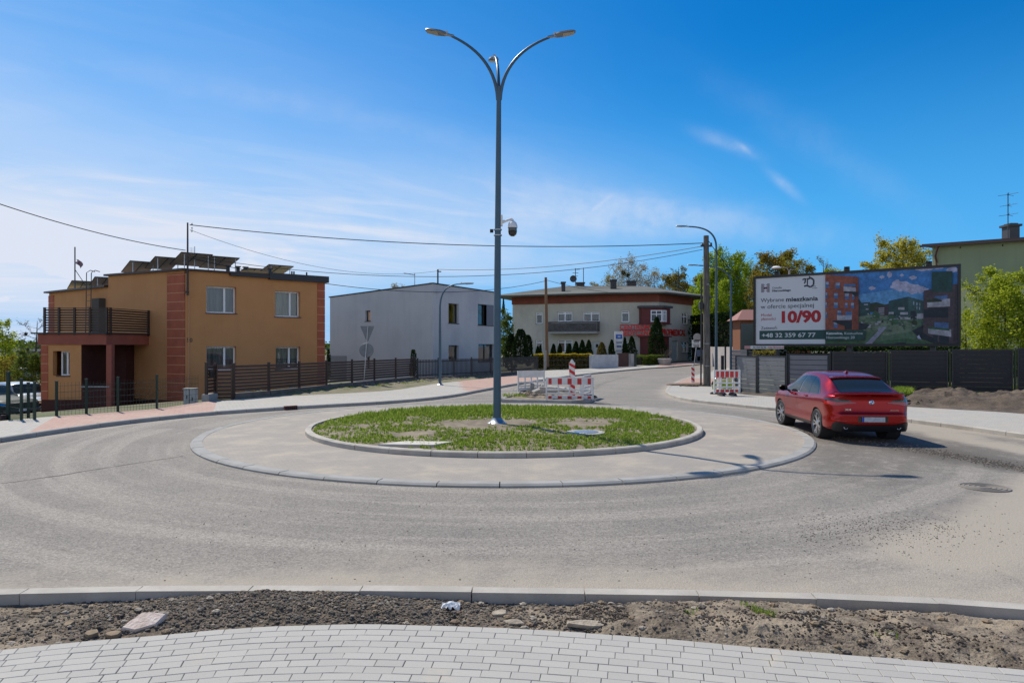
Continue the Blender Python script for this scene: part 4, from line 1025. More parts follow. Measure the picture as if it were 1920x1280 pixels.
mb = MB(); g0, g1 = sorted((FL.fu(613), FL.fu(650))); FL.box(mb, g0, g1, 0.002, .04, -.4, FL.fz((g0+g1)/2, 667)); obj('garage_door', mb, M('grey_door', (.22, .23, .25), .6), wh)
aw = thing('tv_antenna', (*P(777.5, 53), 6.2), 'thin aerial mast on the left of the white house roof', 'antenna')
q = P(777.5, 53); mb = MB(); z1 = zat(512, 53); mb.tube([(q.x, q.y, 5.9), (q.x, q.y, z1)], .03, 5); mb.tube([(q.x, q.y, z1-.15), (q.x-.85, q.y, z1)], .03, 5)
for i in range(8): mb.tube([(q.x-.1*i, q.y-.15, z1-.13+.018*i), (q.x-.1*i, q.y+.15, z1-.13+.018*i)], .01, 4)
obj('aerial', mb, mt['galv'], aw)
mw = thing('wire_mast', (*P(821, 50.5), 6.6), 'short dark wire mast on the ridge corner of the white house', 'mast')
q = P(821, 50.5); WM = Vector((q.x, q.y, zat(505, 50.5))); mb = MB(); mb.tube([(q.x, q.y, 6.3), tuple(WM)], .06, 7); mb.box(q.x, q.x+.25, q.y-.03, q.y+.03, WM.z-.2, WM.z-.13); obj('pole', mb, mt['dark_grey'], mw)

# ------------------------------------------------------------------ medical centre
m0, m1, m2, m3 = P(961, 83.6), P(1142, 79.0), P(1235, 78.0), P(1297, 85.0)
med = thing('medical_centre', (m1.x, m1.y, .3), 'long pale two-storey medical centre with brick red eaves band and red lettering', 'building')
f1, f2, f3 = Fac(m0, m1), Fac(m1, m2), Fac(m2, m3)
ZE = 7.33; ZTOP = 8.35
m_med = M('grey_beige_render', (.56, .53, .44), .9, (.50, .48, .40), .5, streak=.1, bump=.1, bs=60, c3=(.28, .28, .26), s3=.2, a3=.5)
m_band = M('rust_band', (.22, .055, .028), .8, (.17, .045, .025), 1.5)
m_bay = M('bay_oxblood', (.15, .03, .028), .7, (.12, .025, .022), 2)
m_mroof = M('grey_roof_felt', (.13, .135, .118), .9, (.10, .105, .093), .6)
W1 = [f1.rect(1004.5, 1017, 585, 607), f1.rect(1045, 1073, 584, 603), f1.rect(1093, 1124, 584, 603), f1.rect(1004, 1017, 637, 662), f1.rect(1045, 1073, 637, 661), f1.rect(1111, 1125, 640, 664)]
W2 = [f2.rect(1165, 1180, 582, 604), f2.rect(1170, 1179, 638, 660)]
W3 = [f3.rect(1279, 1290, 586, 608), f3.rect(1278, 1290, 640, 661), f3.rect(1245, 1251, 637, 664), f3.rect(1260, 1271.5, 639, 674)]
mb = MB(); wall(mb, f1, 0, f1.L, -.6, ZE, W1, .2); wall(mb, f2, 0, f2.L, -.6, ZE, W2, .2); wall(mb, f3, 0, f3.L, -.6, ZE, W3, .2)
bk_ = [Vector((m3.x-3, m3.y+14)), Vector((m0.x+4, m0.y+14))]
for a, b in ((m3, bk_[0]), (bk_[0], bk_[1]), (bk_[1], m0)): mb.quad((a.x, a.y, -.6), (b.x, b.y, -.6), (b.x, b.y, ZE), (a.x, a.y, ZE))
obj('wall', mb, m_med, med)
mb = MB(); pl = [m0, m1, m2, m3, bk_[0], bk_[1]]
mb.prism([m0+Vector((-.1, -.15)), m1+Vector((0, -.18)), m2+Vector((0, -.2)), m3+Vector((.2, -.1)), bk_[0], bk_[1]], ZE, ZTOP); obj('eaves_band', mb, m_band, med)
ctr = sum(pl, Vector((0, 0)))/6; ev = [p+(p-ctr).normalized()*(1.3 if i not in (0, 3) else 2.6) for i, p in enumerate(pl)]
rd = [ctr+Vector((-5.5, 0)), ctr+Vector((4.5, 0))]
mb = MB(); e3 = [(p.x, p.y, ZTOP+.02) for p in ev]; r3d = [(rd[0].x, rd[0].y, ZTOP+1.55), (rd[1].x, rd[1].y, ZTOP+1.55)]
mb.add(e3+r3d, [(0, 1, 7, 6), (1, 2, 7), (2, 3, 7), (3, 4, 7), (4, 5, 6, 7), (5, 0, 6)]); mb.prism(ev, ZTOP-.14, ZTOP+.019, top=False)
obj('roof', mb, m_mroof, med)
for h, m, tr, c in ((W1[0], (), .8, None), (W1[1], (.5,), .8, 'net'), (W1[2], (.5,), .8, 'net'), (W1[3], (), .8, 'sides'), (W1[4], (.5,), .8, 'net')): window(med, f1, h, m, tr, rev=.16, cur=c, fw=.12, sill='dark_grey')
for h in W2: window(med, f2, h, (), .8, rev=.16, cur='net', fw=.12, sill='dark_grey')
for h in W3[:2]: window(med, f3, h, (.5,), .66, rev=.16, cur='sides', fw=.11, sill='dark_grey')
window(med, f3, W3[2], (), .7, rev=.16, fw=.1, sill=None)
for Fc, h, nm in ((f1, W1[5], 'door'), (f3, W3[3], 'door')):
    mb = MB(); Fc.box(mb, h[0], h[1], -.22, -.16, h[2], h[3]); d_ = obj(nm, mb, M('door_grey', (.50, .54, .52), .5), med)
    if Fc is f1: q = MB(); Fc.box(q, h[0]+.35, h[1]-.25, -.159, -.15, h[2]+.8, h[3]-.3); obj('door_pane', q, mt['interior'], d_)
# balcony
b0, b1 = f1.fu(1032.5), f1.fu(1124.5); zb_ = zat(622, 80.6); zt_ = zat(603, 80.6)
mb = MB(); f1.box(mb, b0, b1, 0, 1.2, zb_-.22, zb_); bal = obj('balcony_slab', mb, mt['concrete'], med)
mb = MB(); f1.box(mb, b0, b1, 1.12, 1.18, zt_-.06, zt_); f1.box(mb, b0, b1, 1.12, 1.18, zb_+.1, zb_+.15); n = 58
for i in range(n+1): u = b0+(b1-b0)*i/n; f1.box(mb, u-.03, u+.03, 1.13, 1.17, zb_, zt_-.05)
for u in (b0, b1): f1.box(mb, u-.03, u+.03, 0, 1.2, zt_-.06, zt_); [f1.box(mb, u-.03, u+.03, .15*k+.1, .15*k+.15, zb_, zt_) for k in range(7)]
f1.box(mb, b0+.1, b1-.1, 1.06, 1.10, zb_+.15, zt_-.25); obj('railing', mb, M('balcony_rail', (.10, .09, .085), .7, (.16, .15, .14), 3), med)
# bay window on the corner
def bay(z0, z1, out_, wl, wr):
    a = f2.w(f2.L-wl, 0, 0); b = f2.w(f2.L-wl+.3, out_, 0); c = Vector((m2.x, m2.y))+(f2.n+f3.n)*out_*.62; d = f3.w(wr-.3, out_, 0); e = f3.w(wr, 0, 0)
    return [Vector(a[:2]), Vector(b[:2]), c, Vector(d[:2]), Vector(e[:2]), m2+Vector((0, 1.5))]
zb0_, zb1_ = zat(606, 77.5), zat(577, 77.5)
bp_ = bay(0, 0, .7, 2.2, 1.8); mb = MB(); mb.prism(bp_, zb0_, zb1_); obj('bay_window', mb, m_bay, med); 
bq = bay(0, 0, .95, 2.4, 2.0); mb = MB(); mb.prism(bq, zb1_, zb1_+.25); obj('bay_roof', mb, mt['dark_grey'], med)
mb = MB(); mb.prism(bay(0, 0, .6, 2.1, 1.7), -.3, zat(632, 77.5)); mb.prism(bay(0, 0, .85, 2.35, 1.95), zat(632, 77.5), zat(629.5, 77.5)); obj('bay_base', mb, m_bay, med)
mb = MB(); mb.prism(bay(0, 0, .82, 2.3, 1.9), zb0_-.12, zb0_); obj('bay_sill', mb, m_bay, med)
bf1 = Fac(bp_[1], bp_[2]); bf2 = Fac(bp_[2], bp_[3])
for Fc, x0, x1, mu_ in ((bf1, bf1.fu(1220), bf1.L-.02, (.5,)), (bf2, .02, bf2.fu(1249), (.33, .66))):
    a, b = sorted((x0, x1)); a = max(a, .02); b = min(b, Fc.L-.02); z0, z1 = zat(603, 77), zat(581, 77)
    mb = MB(); fw = .1; Fc.box(mb, a, a+fw, .004, .08, z0, z1); Fc.box(mb, b-fw, b, .004, .08, z0, z1); Fc.box(mb, a+fw, b-fw, .004, .08, z0, z0+fw); Fc.box(mb, a+fw, b-fw, .004, .08, z1-fw, z1); Fc.box(mb, a+fw, b-fw, .005, .075, z1-.5, z1-.42)
    for m in mu_: u = a+(b-a)*m; Fc.box(mb, u-.04, u+.04, .006, .085, z0+fw, z1-fw)
    w_ = obj('window', mb, mt['white_pvc'], med); q = MB(); Fc.box(q, a+.05, b-.05, .002, .03, z0+.05, z1-.05); obj('pane', q, M('bay_glass', (.05, .07, .09), .08), w_)
# lettering
m_redl = M('red_letters', (.72, .02, .02), .4)
F2 = ltr(f2); F3 = ltr(f3)
def pxtext(s, Fc, x0, x1, ytop, ybot, bold=.03, n=.06, par=None, mat=None, name='lettering'):
    u0 = Fc.fu(x0); u1 = Fc.fu(x1); um = (u0+u1)/2; z0 = Fc.fz(um, ybot); z1 = Fc.fz(um, ytop); ftext(name, s, Fc, u0, z0, z1-z0, u1-u0, mat or m_redl, par or med, bold, n)
pxtext('CENTRUM', F2, 1162, 1217, 609.5, 617.5, .035, n=.9); pxtext('MEDYCZNE', F2, 1162, 1221, 619.5, 629, .035, n=.9)
mb = MB(); a, b = F2.fu(1162), F2.fu(1221)
for py_ in (609, 618.5, 629.5): z = F2.fz(2, py_); F2.box(mb, a, b, .84, .88, z-.03, z+.03)
for u in (a+.3, (a+b)/2, b-.3): F2.box(mb, u-.02, u+.02, 0, .86, F2.fz(2, 619)-.02, F2.fz(2, 619)+.02)
obj('sign_rails', mb, mt['dark_grey'], med)
pxtext('PROFMEDICAL', F3, 1240, 1284, 617.5, 628.5, .03, n=.08)
# chimneys, aerials
for (a, b, y0, y1, d) in ((1053, 1060, 528, 545, 84), (1081, 1096, 529, 539, 90), (1145, 1156, 524, 543, 84), (1176, 1193, 526, 535, 91)):
    p_, q_ = P(a, d), P(b, d); mb = MB(); zt2 = zat(y0, d); mb.box(p_.x, q_.x, d, d+.8, ZTOP+.1, zt2-.15); mb.box(p_.x-.08, q_.x+.08, d-.08, d+.88, zt2-.15, zt2); obj('chimney', mb, M('dark_chimney_brick', (.09, .085, .085), .9, (.05, .048, .05), 6), med)
def aerial(name, px_, ytop, ybot, d, label, kind):
    p_ = P(px_, d); t = thing(name, (p_.x, p_.y, zat(ybot, d)), label, 'antenna'); mb = MB(); z0, z1 = zat(ybot, d), zat(ytop, d)
    mb.tube([(p_.x, p_.y, z0), (p_.x, p_.y, z1)], .05, 5)
    if kind == 'yagi':
        for z, w in ((z1-.15, .9), (z1-.6, .6), (z1-1.0, .5)):
            mb.tube([(p_.x-w*.6, p_.y, z), (p_.x+w*.6, p_.y, z)], .03, 4)
            for i in range(6): xx = p_.x-w*.6+w*1.2*i/5; mb.tube([(xx, p_.y-.3, z), (xx, p_.y+.3, z)], .015, 4)
    obj('aerial', mb, mt['dark_grey'], t)
    if kind == 'yagi': q = MB(); q.lathe([(0, .1), (.3, .05), (.45, 0)], 14, (p_.x-.3, p_.y-.2, z0+.9), 'y'); obj('dish', q, mt['dark_grey'], t)
aerial('roof_aerial', 1079, 503, 536, 88, 'aerial with a small dish over the medical centre roof', 'yagi')
aerial('roof_aerial', 1094, 502, 530, 90, 'slim pole aerial right of the dish on the medical centre', 'p')

# ------------------------------------------------------------------ green house at the right edge
ga = P(1748, 47); gb = P(1990, 40.5); gl = ga+ga.normalized()*9+Vector((.4, 0))
gh = thing('green_house', (ga.x, ga.y, 0), 'tall pale green house wall with dark eaves at the right edge', 'house')
FG = Fac(ga, gb); ZG = zat(462, 47); ZG2 = zat(452, FG.d(FG.fu(1920))); uR = FG.fu(1920); slope = (ZG2-ZG)/uR
m_green = M('sage_render', (.33, .36, .20), .9, (.30, .33, .185), .4, streak=.08, bump=.1, bs=80)
mb = MB(); wall(mb, FG, 0, FG.L, -.3, ZG, [], ztop=lambda u: ZG+slope*u); g2_ = gb+Vector((1, 9)); zr_ = ZG+slope*FG.L
mb.quad((ga.x, ga.y, -.3), (gl.x, gl.y, -.3), (gl.x, gl.y, ZG), (ga.x, ga.y, ZG)); mb.quad((gb.x, gb.y, -.3), (g2_.x, g2_.y, -.3), (g2_.x, g2_.y, zr_), (gb.x, gb.y, zr_)); mb.quad((gl.x, gl.y, -.3), (g2_.x, g2_.y, -.3), (g2_.x, g2_.y, zr_), (gl.x, gl.y, ZG))
obj('wall', mb, m_green, gh)
mb = MB(); FG.slant(mb, -.55, FG.L+.5, -9, .3, ZG+.02, zr_+.02, ZG+.2, zr_+.2); obj('roof', mb, M('dark_roof_edge', (.035, .022, .02), .6), gh)
mb = MB(); FG.slant(mb, -.62, FG.L+.5, .3, .42, ZG-.02, zr_-.02, ZG+.12, zr_+.12); obj('gutter', mb, M('gutter_brown', (.05, .025, .022), .4), gh)
mb = MB(); u = FG.fu(1757); mb.tube([FG.w(FG.fu(1765), .36, ZG-.05), FG.w(u, .2, ZG-.7), FG.w(u, .08, ZG-1.1), FG.w(u, .08, -.2)], .06, 8); obj('downpipe', mb, M('downpipe_red', (.12, .03, .025), .4), gh)
mb = MB(); 
for px_ in (1801.5, 1881): u = FG.fu(px_); mb.lathe([(0, .004), (.07, .004)], 12, FG.w(u, .01, FG.fz(u, 464 if px_ < 1850 else 460)), 'y'); 
obj('vent_hole', mb, mt['interior'], gh)
mb = MB(); d = 43.5; p_, q_ = P(1893, d), P(1912, d); mb.box(p_.x, q_.x, d, d+.7, zr_, zat(424, d)); mb.box(p_.x-.1, q_.x+.1, d-.1, d+.8, zat(424, d), zat(420, d)); mb.box(p_.x+.05, q_.x-.1, d, d+.6, zat(420, d), zat(418, d)); obj('chimney', mb, mt['dark_grey'], gh)
p_ = P(1890, 43.2); t = thing('mast_aerial', (p_.x, p_.y, zr_), 'tall multi-tier aerial beside the chimney of the green house', 'antenna'); mb = MB(); z1 = zat(362, 43.2); mb.tube([(p_.x, p_.y, zr_), (p_.x, p_.y, z1)], .028, 6)
for py_, w in ((365, .5), (385, .38), (403, .45)):
    z = zat(py_, 43.2); mb.tube([(p_.x-.08, p_.y, z), (p_.x+.08, p_.y, z)], .02, 4)
    for k in (-1, 1): mb.tube([(p_.x, p_.y, z), (p_.x+k*w, p_.y+.2, z-.04)], .012, 4); mb.tube([(p_.x, p_.y, z), (p_.x+k*w*.6, p_.y-.5, z+.02)], .012, 4)
obj('aerial', mb, mt['dark_grey'], t)

# ------------------------------------------------------------------ small orange house behind the billboard, sheds far left
p_ = P(1388, 58); oh = thing('orange_house', (p_.x, p_.y, 0), 'low orange bungalow with pink roof peeping out left of the billboard', 'house')
mb = MB(); mb.box(p_.x, p_.x+6, 58, 60, .2, zat(600, 58)); obj('wall', mb, M('orange_render', (.20, .075, .035), .9), oh)
mb = MB(); z0 = zat(600, 58); mb.add([(p_.x-.4, 57.6, z0), (p_.x+6.4, 57.6, z0), (p_.x+6.4, 60.4, z0), (p_.x-.4, 60.4, z0), (p_.x+.6, 59.2, z0+.95), (p_.x+4.5, 59.2, z0+.95)], [(0, 1, 5, 4), (1, 2, 5), (2, 3, 4, 5), (3, 0, 4), (3, 2, 1, 0)]); obj('roof', mb, M('pink_roof', (.28, .13, .11), .8), oh)
mb = MB(); mb.box(p_.x+.02, p_.x+4, 57.9, 57.97, 1.2, zat(606, 58)); obj('window', mb, M('dim_glass', (.03, .05, .055), .15), oh)
for (x0, x1, y0, y1, d, nm, lab, col) in ((-60, 76, 655, 690, 95, 'shed', 'long low grey shed beyond the parked cars', (.12, .12, .12)), (-140, 45, 690, 705, 80, 'low_shed', 'low pale roofed shed in front of the grey shed at far left', (.3, .3, .31)), (-120, 3, 662, 700, 78, 'yellow_shed', 'yellow wall of a shed cut by the left frame edge', (.42, .27, .05))):
    a, b = P(x0, d), P(x1, d); t = thing(nm, (a.x, d, -3), lab, 'shed'); mb = MB(); z1 = zat(y0, d); mb.box(a.x, b.x, d, d+1.5, -5, z1-.25); obj('wall', mb, M(nm+'_wall', col, .9), t)
    mb = MB(); mb.box(a.x-.3, b.x+.3, d-.4, d+1.9, z1-.25, z1); obj('roof', mb, M(nm+'_roof', (.38, .37, .36), .8), t)
# ================================================================== STREET THINGS
def bez(p0, p1, p2, p3, n=12):
    return [((1-t)**3)*Vector(p0)+3*t*(1-t)**2*Vector(p1)+3*t*t*(1-t)*Vector(p2)+t**3*Vector(p3) for t in [i/n for i in range(n+1)]]
def lamp_head(name_parent, base, dirv, L_=.62, w=.14, tilt=.22):
    """LED luminaire: curved shell, lens, spigot"""
    d = Vector((dirv[0], dirv[1], 0)).normalized(); s_ = Vector((-d.y, d.x, 0)); up = Vector((0, 0, 1)); b = Vector(base)
    dd = (d*cos(tilt)+up*sin(tilt)).normalized(); nn = s_.cross(dd); nn = nn if nn.z > 0 else -nn
    def pt(a, c, h): return b+dd*a+s_*c+nn*h
    prof = [(0, .05, .05), (.08, .055, .055), (.16, .8, .06), (.34, 1, .065), (.75, 1, .05), (.93, .75, .035), (1, .35, .02)]
    mb = MB(); vs = []; 
    for a, ww, h in prof:
        ww_ = ww*w if ww > .06 else ww; a *= L_
        for c, hh in ((-1, 0), (-.8, .75), (0, 1), (.8, .75), (1, 0), (.85, -.2), (-.85, -.2)): vs.append(pt(a, c*ww_, hh*h))
    n = 7; fs = [(i*n+k, (i+1)*n+k, (i+1)*n+(k+1) % n, i*n+(k+1) % n) for i in range(len(prof)-1) for k in range(n)]+[tuple(range(n)), tuple(range((len(prof)-1)*n, len(prof)*n))]
    mb.add(vs, fs); h_ = obj('lamp_head', mb, mt['lamp_grey'], name_parent, smooth=True, fix=True)
    mb = MB(); q = [pt(.42*L_, -.8*w, -.018), pt(.42*L_, .8*w, -.018), pt(.93*L_, .55*w, -.018), pt(.93*L_, -.55*w, -.018)]; mb.quad(*q); mb.quad(*[v-nn*.012 for v in q][::-1]); 
    for i in range(4): a_, b_ = q[i], q[(i+1) % 4]; mb.quad(a_, b_, b_-nn*.012, a_-nn*.012)
    obj('lens', mb, mt['lamp_lens'], h_)
    mb = MB(); mb.tube([pt(-.16, 0, .0), pt(.1, 0, .01)], .04, 8); mb.box(-.03, .03, -.05, .05, -.02, .09, M=Matrix.Translation(pt(.04, 0, 0))); obj('spigot', mb, mt['galv'], h_)
# --- tall three-armed lamp on the island
LB = G(932, 795, .19); LB.z = isl_h(LB.x, LB.y)
lamp = thing('street_lamp', LB, 'tall three-armed blue-grey street lamp in the middle of the traffic island', 'street lamp')
lx, ly, lz = LB; lean = Vector((.055, 0, 0))
zsplit = zat(163, ly)
mb = MB(); mb.tube([(lx, ly, lz), (lx+.012, ly, lz+4), tuple(Vector((lx, ly, zsplit))+lean*.9)], [.108, .090, .062], 20); obj('pole', mb, mt['pole_paint'], lamp, smooth=True)
mb = MB(); mb.lathe([(0, 0), (.26, 0), (.26, .02), (.20, .05), (.135, .13), (.118, .16)], 24, (lx, ly, lz-.0)); mb.box(lx-.24, lx+.24, ly-.24, ly+.24, lz-.03, lz+.012); obj('base_flange', mb, mt['galv'], lamp, smooth=True)
for k in range(4):
    mb = MB(); a = pi/4+k*pi/2; c = (lx+.24*cos(a), ly+.24*sin(a), lz+.012); mb.lathe([(0, 0), (.022, 0), (.022, .03), (.01, .032), (.01, .06), (0, .06)], 6, c); obj('bolt', mb, mt['galv'], lamp)
mb = MB(); mb.box(lx-.035, lx+.035, ly-.112, ly-.098, lz+.7, lz+1.1); obj('hatch', mb, mt['pole_paint'], lamp)
top = Vector((lx, ly, zsplit))+lean*.9
for dv, reach, hgt in (((-1, 0), 1.27, 1.36), ((1, .02), 1.36, 1.34), ((-.11, 1), 1.35, 1.36)):
    d = Vector((dv[0], dv[1], 0)).normalized(); e = top+d*reach+Vector((0, 0, hgt))
    pts = bez(top-Vector((0, 0, .35))+d*.03, top+Vector((0, 0, .55))+d*.08, top+d*.62+Vector((0, 0, 1.06)), e, 14)
    mb = MB(); mb.tube(pts, [.05-.018*i/14 for i in range(15)], 12); obj('arm', mb, mt['pole_paint'], lamp, smooth=True)
    lamp_head(lamp, e+d*.1+Vector((0, 0, .03)), d, .62, .15, .20)
mb = MB()
for z in (5.25, 5.4): mb.lathe([(.10, 0), (.112, 0), (.112, .03), (.10, .03)], 16, (lx+.02, ly, z))
obj('clamp_band', mb, mt['galv'], lamp)
# camera on the pole
cz = zat(412, ly); ccx = (961-HX)/F*ly
camo = thing('dome_camera', (lx+.12, ly, cz), 'white and black dome security camera on a bracket of the tall lamp', 'camera')
mb = MB(); mb.box(lx+.10, lx+.15, ly-.06, ly+.06, cz-.17, cz+.12); mb.tube([(lx+.14, ly, cz-.06), (lx+.22, ly, cz-.04), (ccx-.03, ly, cz+.02)], [.05, .035, .03], 8); mb.tube([(ccx-.05, ly, cz+.02), (ccx, ly, cz+.0), (ccx, ly, cz-.1)], .035, 8); obj('bracket', mb, mt['white_paint'], camo)
mb = MB(); mb.lathe([(0, .0), (.05, -.01), (.11, -.07), (.135, -.16), (.135, -.2), (0, -.2)], 20, (ccx, ly, cz-.02)); obj('housing', mb, mt['white_paint'], camo, smooth=True)
mb = MB(); mb.lathe([(.12, -.2), (.122, -.30), (.10, -.38), (.05, -.425), (0, -.43)], 20, (ccx, ly, cz-.02)); obj('dome', mb, M('dome_glass', (.006, .006, .008), .06, coat=1), camo, smooth=True)
mb = MB(); mb.lathe([(0, -.05), (.05, -.05), (.05, .04), (0, .04)], 10, (lx-.14, ly, zat(433, ly)), 'x'); obj('radio_box', mb, mt['black_plastic'], camo)
# --- single street lamps
def slamp(base, ztop, xend, yaw, label, side=-1, r=.075):
    """base point, height of the arm end, arm reach"""
    t = thing('street_lamp', base, label, 'street lamp', 'curved single-arm street lamps'); b = Vector(base); d = Vector((cos(yaw), sin(yaw), 0))
    s0 = b+Vector((0, 0, ztop-b.z-1.35)); e = b+d*xend+Vector((0, 0, ztop-b.z))
    mb = MB(); mb.tube([b, b+Vector((0, 0, 3)), s0], [r*1.35, r*1.15, r*.85], 12); obj('pole', mb, mt['pole_paint'], t, smooth=True)
    mb = MB(); mb.tube(bez(s0-Vector((0, 0, .05)), s0+Vector((0, 0, .9)), s0+d*.35*xend+Vector((0, 0, 1.3)), e, 16), [r*.85-.02*i/16 for i in range(17)], 10); obj('arm', mb, mt['pole_paint'], t, smooth=True)
    mb = MB(); mb.lathe([(0, 0), (.2, 0), (.2, .03), (.12, .08), (.1, .1)], 14, b); obj('base_flange', mb, mt['galv'], t)
    lamp_head(t, e+d*.1, d, .75, .17, .06)
    return t
b1 = G(825, 722, .1); slamp(b1, zat(532, b1.y), 1.05, 0.15, 'curved grey street lamp in front of the white house', r=.06)
d1 = 44.5; q = P(1343, d1); b2 = Vector((q.x, q.y, .1)); slamp(b2, zat(424, d1), 1.75, pi-.1, 'larger street lamp directly right of the wooden pole')
d2 = 51.; q = P(1370.5, d2); b3 = Vector((q.x, q.y, .1)); slamp(b3, zat(497, d2), 2.35, pi-.1, 'farther street lamp by the end of the grey panel fence')
# white lamp behind the billboard
q = P(1480, 60); t = thing('street_lamp', (q.x, q.y, .2), 'pale round-headed street lamp rising behind the billboard', 'street lamp'); z1 = zat(503, 60)
mb = MB(); mb.tube([(q.x, q.y, .2), (q.x, q.y, z1-.25)], .09, 8); obj('pole', mb, mt['concrete'], t)
mb = MB(); mb.tube([(q.x, q.y, z1-.3), (q.x-.2, q.y, z1), (q.x-.7, q.y, z1+.1)], .04, 6); mb.tube([(q.x, q.y, z1-.3), (q.x+.1, q.y, z1-.1), (q.x+.4, q.y, z1-.15)], .04, 6); obj('arm', mb, mt['concrete'], t)
for dx in (-1.15,): mb = MB(); mb.lathe([(0, .2), (.25, .16), (.42, .02), (.4, -.03), (0, -.05)], 14, (q.x+dx, q.y, z1+.02)); obj('lamp_head', mb, mt['white_refl'], t, smooth=True)
# --- poles
wp = G(1324, 724, .1); wood = thing('utility_pole', wp, 'thick weathered wooden utility pole on the corner pavement', 'utility pole')
zt = zat(442, wp.y); mb = MB(); mb.tube([(wp.x+.05, wp.y, -.1), (wp.x+.02, wp.y, 4), (wp.x, wp.y, zt)], [.20, .175, .14], 14); obj('pole', mb, mt['wood_pole'], wood, smooth=True)
mb = MB(); mb.tube([(wp.x-.30, wp.y-.06, 0), (wp.x-.27, wp.y-.06, zat(520, wp.y))], .045, 8); obj('cable_duct', mb, mt['black_plastic'], wood)
mb = MB(); mb.box(wp.x-.38, wp.x-.18, wp.y-.14, wp.y+.1, zat(580, wp.y), zat(566, wp.y)); bev(obj('fuse_box', mb, mt['black_plastic'], wood), .02)
mb = MB(); mb.box(wp.x-.3, wp.x+.3, wp.y-.05, wp.y+.05, zt-.6, zt-.5); obj('crossarm', mb, mt['dark_grey'], wood)
for dx in (-.22, .25):
    mb = MB(); mb.lathe([(0, 0), (.05, 0), (.06, .05), (.03, .08), (.055, .11), (0, .14)], 8, (wp.x+dx, wp.y-.1, zt-.52)); obj('insulator', mb, mt['dark_grey'], wood)
for z in (1.2, 2.4, 5.6): mb = MB(); mb.lathe([(.195-.008*z, 0), (.21-.008*z, 0), (.21-.008*z, .03), (.195-.008*z, .03)], 14, (wp.x+.03, wp.y, z)); obj('steel_band', mb, mt['galv'], wood)
tp = G(1025, 694); tpole = thing('utility_pole', tp, 'slim brown wooden pole in front of the medical centre', 'utility pole')
zt2 = zat(520, tp.y); mb = MB(); mb.tube([(tp.x+.05, tp.y, .4), (tp.x-.08, tp.y, zt2)], [.16, .12], 10); obj('pole', mb, mt['thin_pole'], tpole, smooth=True)
mb = MB(); mb.box(tp.x-.25, tp.x-.02, tp.y-.15, tp.y+.15, -.3, 1.9); obj('concrete_stub', mb, mt['concrete'], tpole)
# --- wires
m_wire = mt['wire']
def wire(a, b, sag, label, r=.016):
    a, b = Vector(a), Vector(b); n = 24; pts = [a.lerp(b, i/n)-Vector((0, 0, 4*sag*(i/n)*(1-i/n))) for i in range(n+1)]
    mb = MB(); mb.tube(pts, r, 5); tag(obj('overhead_wire', mb, m_wire), label, 'wire', 'overhead wires')
mt_top = Vector(FF.w(mu+.1, .3, mtop-.1)); wt = Vector((wp.x-.2, wp.y, zt-.4)); wt2 = Vector((wp.x-.1, wp.y, zt-.55))
wire(mt_top, wt, .55, 'overhead wire from the ochre house mast to the thick wooden pole', .022)
wire(Vector(WM), wt2, .45, 'overhead wire from the white house mast to the thick wooden pole', .018)
wire(mt_top+Vector((0, 0, -.25)), Vector(WM)+Vector((.1, 0, -.1)), 1.0, 'slack thin wire between the two house masts', .01)
q = P(-60, 26); wire(FF.w(mu-.1, .3, zat(470, 34.6)), (q.x, q.y, zat(362, 26)), .25, 'overhead wire leaving the frame at the left edge', .02)
q = P(926, 62); e_ = (q.x+1.5, q.y, zat(545, 62)); wire(FF.w(mu+.1, .3, zat(484, 34.6)), (tp.x, tp.y, zt2-.3), 1.35, 'sagging wire crossing in front of the white house to the slim pole', .02)
wire(FF.w(mu+.1, .3, zat(480, 34.6)), (wp.x-.2, wp.y, zt-.75), 1.25, 'lowest long wire from the ochre house to the thick wooden pole', .014)
q = P(1412, 41); wire((wp.x+.15, wp.y, zt-.3), (q.x+2.5, q.y+5, zat(540, 41)), .5, 'wire running down behind the billboard from the wooden pole', .02)
q = f1.w(f1.fu(1142), .3, zat(548, 79)); wire((tp.x, tp.y, zt2-.25), q, .15, 'wire from the slim pole to the medical centre eaves', .02)

# --- fences ----------------------------------------------------------
def fence_line(pts): return [Vector(p) for p in pts]
m_foot = M('footing_concrete', (.17, .15, .13), .9, (.12, .108, .095), 3)
# brown slat fence
bf = [G(403, 753), G(438, 752), G(504, 746), G(561, 739.5), G(612, 733.5), G(660, 728.5), G(702, 723.5), G(742, 719.5), G(777, 716)]
fb = thing('slat_fence', bf[0], 'long brown horizontal slat fence on a low concrete wall before the ochre house', 'fence')
def slatpanel(parent, a, b, z0, z1, n, mat, name='slat_panel', sh=None, th=.02, tiltz=0., frame=False):
    Fc = Fac(a, b); mb = MB(); sh = sh or (z1-z0)/n*.76
    for i in range(n):
        z = z0+(z1-z0)*(i+.5)/n
        if tiltz:
            vs = [Fc.w(u, nn, zz_) for u in (0, Fc.L) for (nn, zz_) in ((-tiltz, z-sh/2), (-tiltz+.006, z-sh/2-.004), (tiltz+.006, z+sh/2-.004), (tiltz, z+sh/2))]
            mb.add(vs, [(0, 1, 5, 4), (1, 2, 6, 5), (2, 3, 7, 6), (3, 0, 4, 7), (0, 3, 2, 1), (4, 5, 6, 7)])
        else: Fc.box(mb, 0, Fc.L, -th/2, th/2, z-sh/2, z+sh/2)
    if frame:
        Fc.box(mb, 0, Fc.L, -.02, .022, z1, z1+.04); Fc.box(mb, 0, Fc.L, -.02, .022, z0-.04, z0)
        Fc.box(mb, 0, .035, -.024, .026, z0, z1); Fc.box(mb, Fc.L-.035, Fc.L, -.024, .026, z0, z1)
    return obj(name, mb, mat, parent)
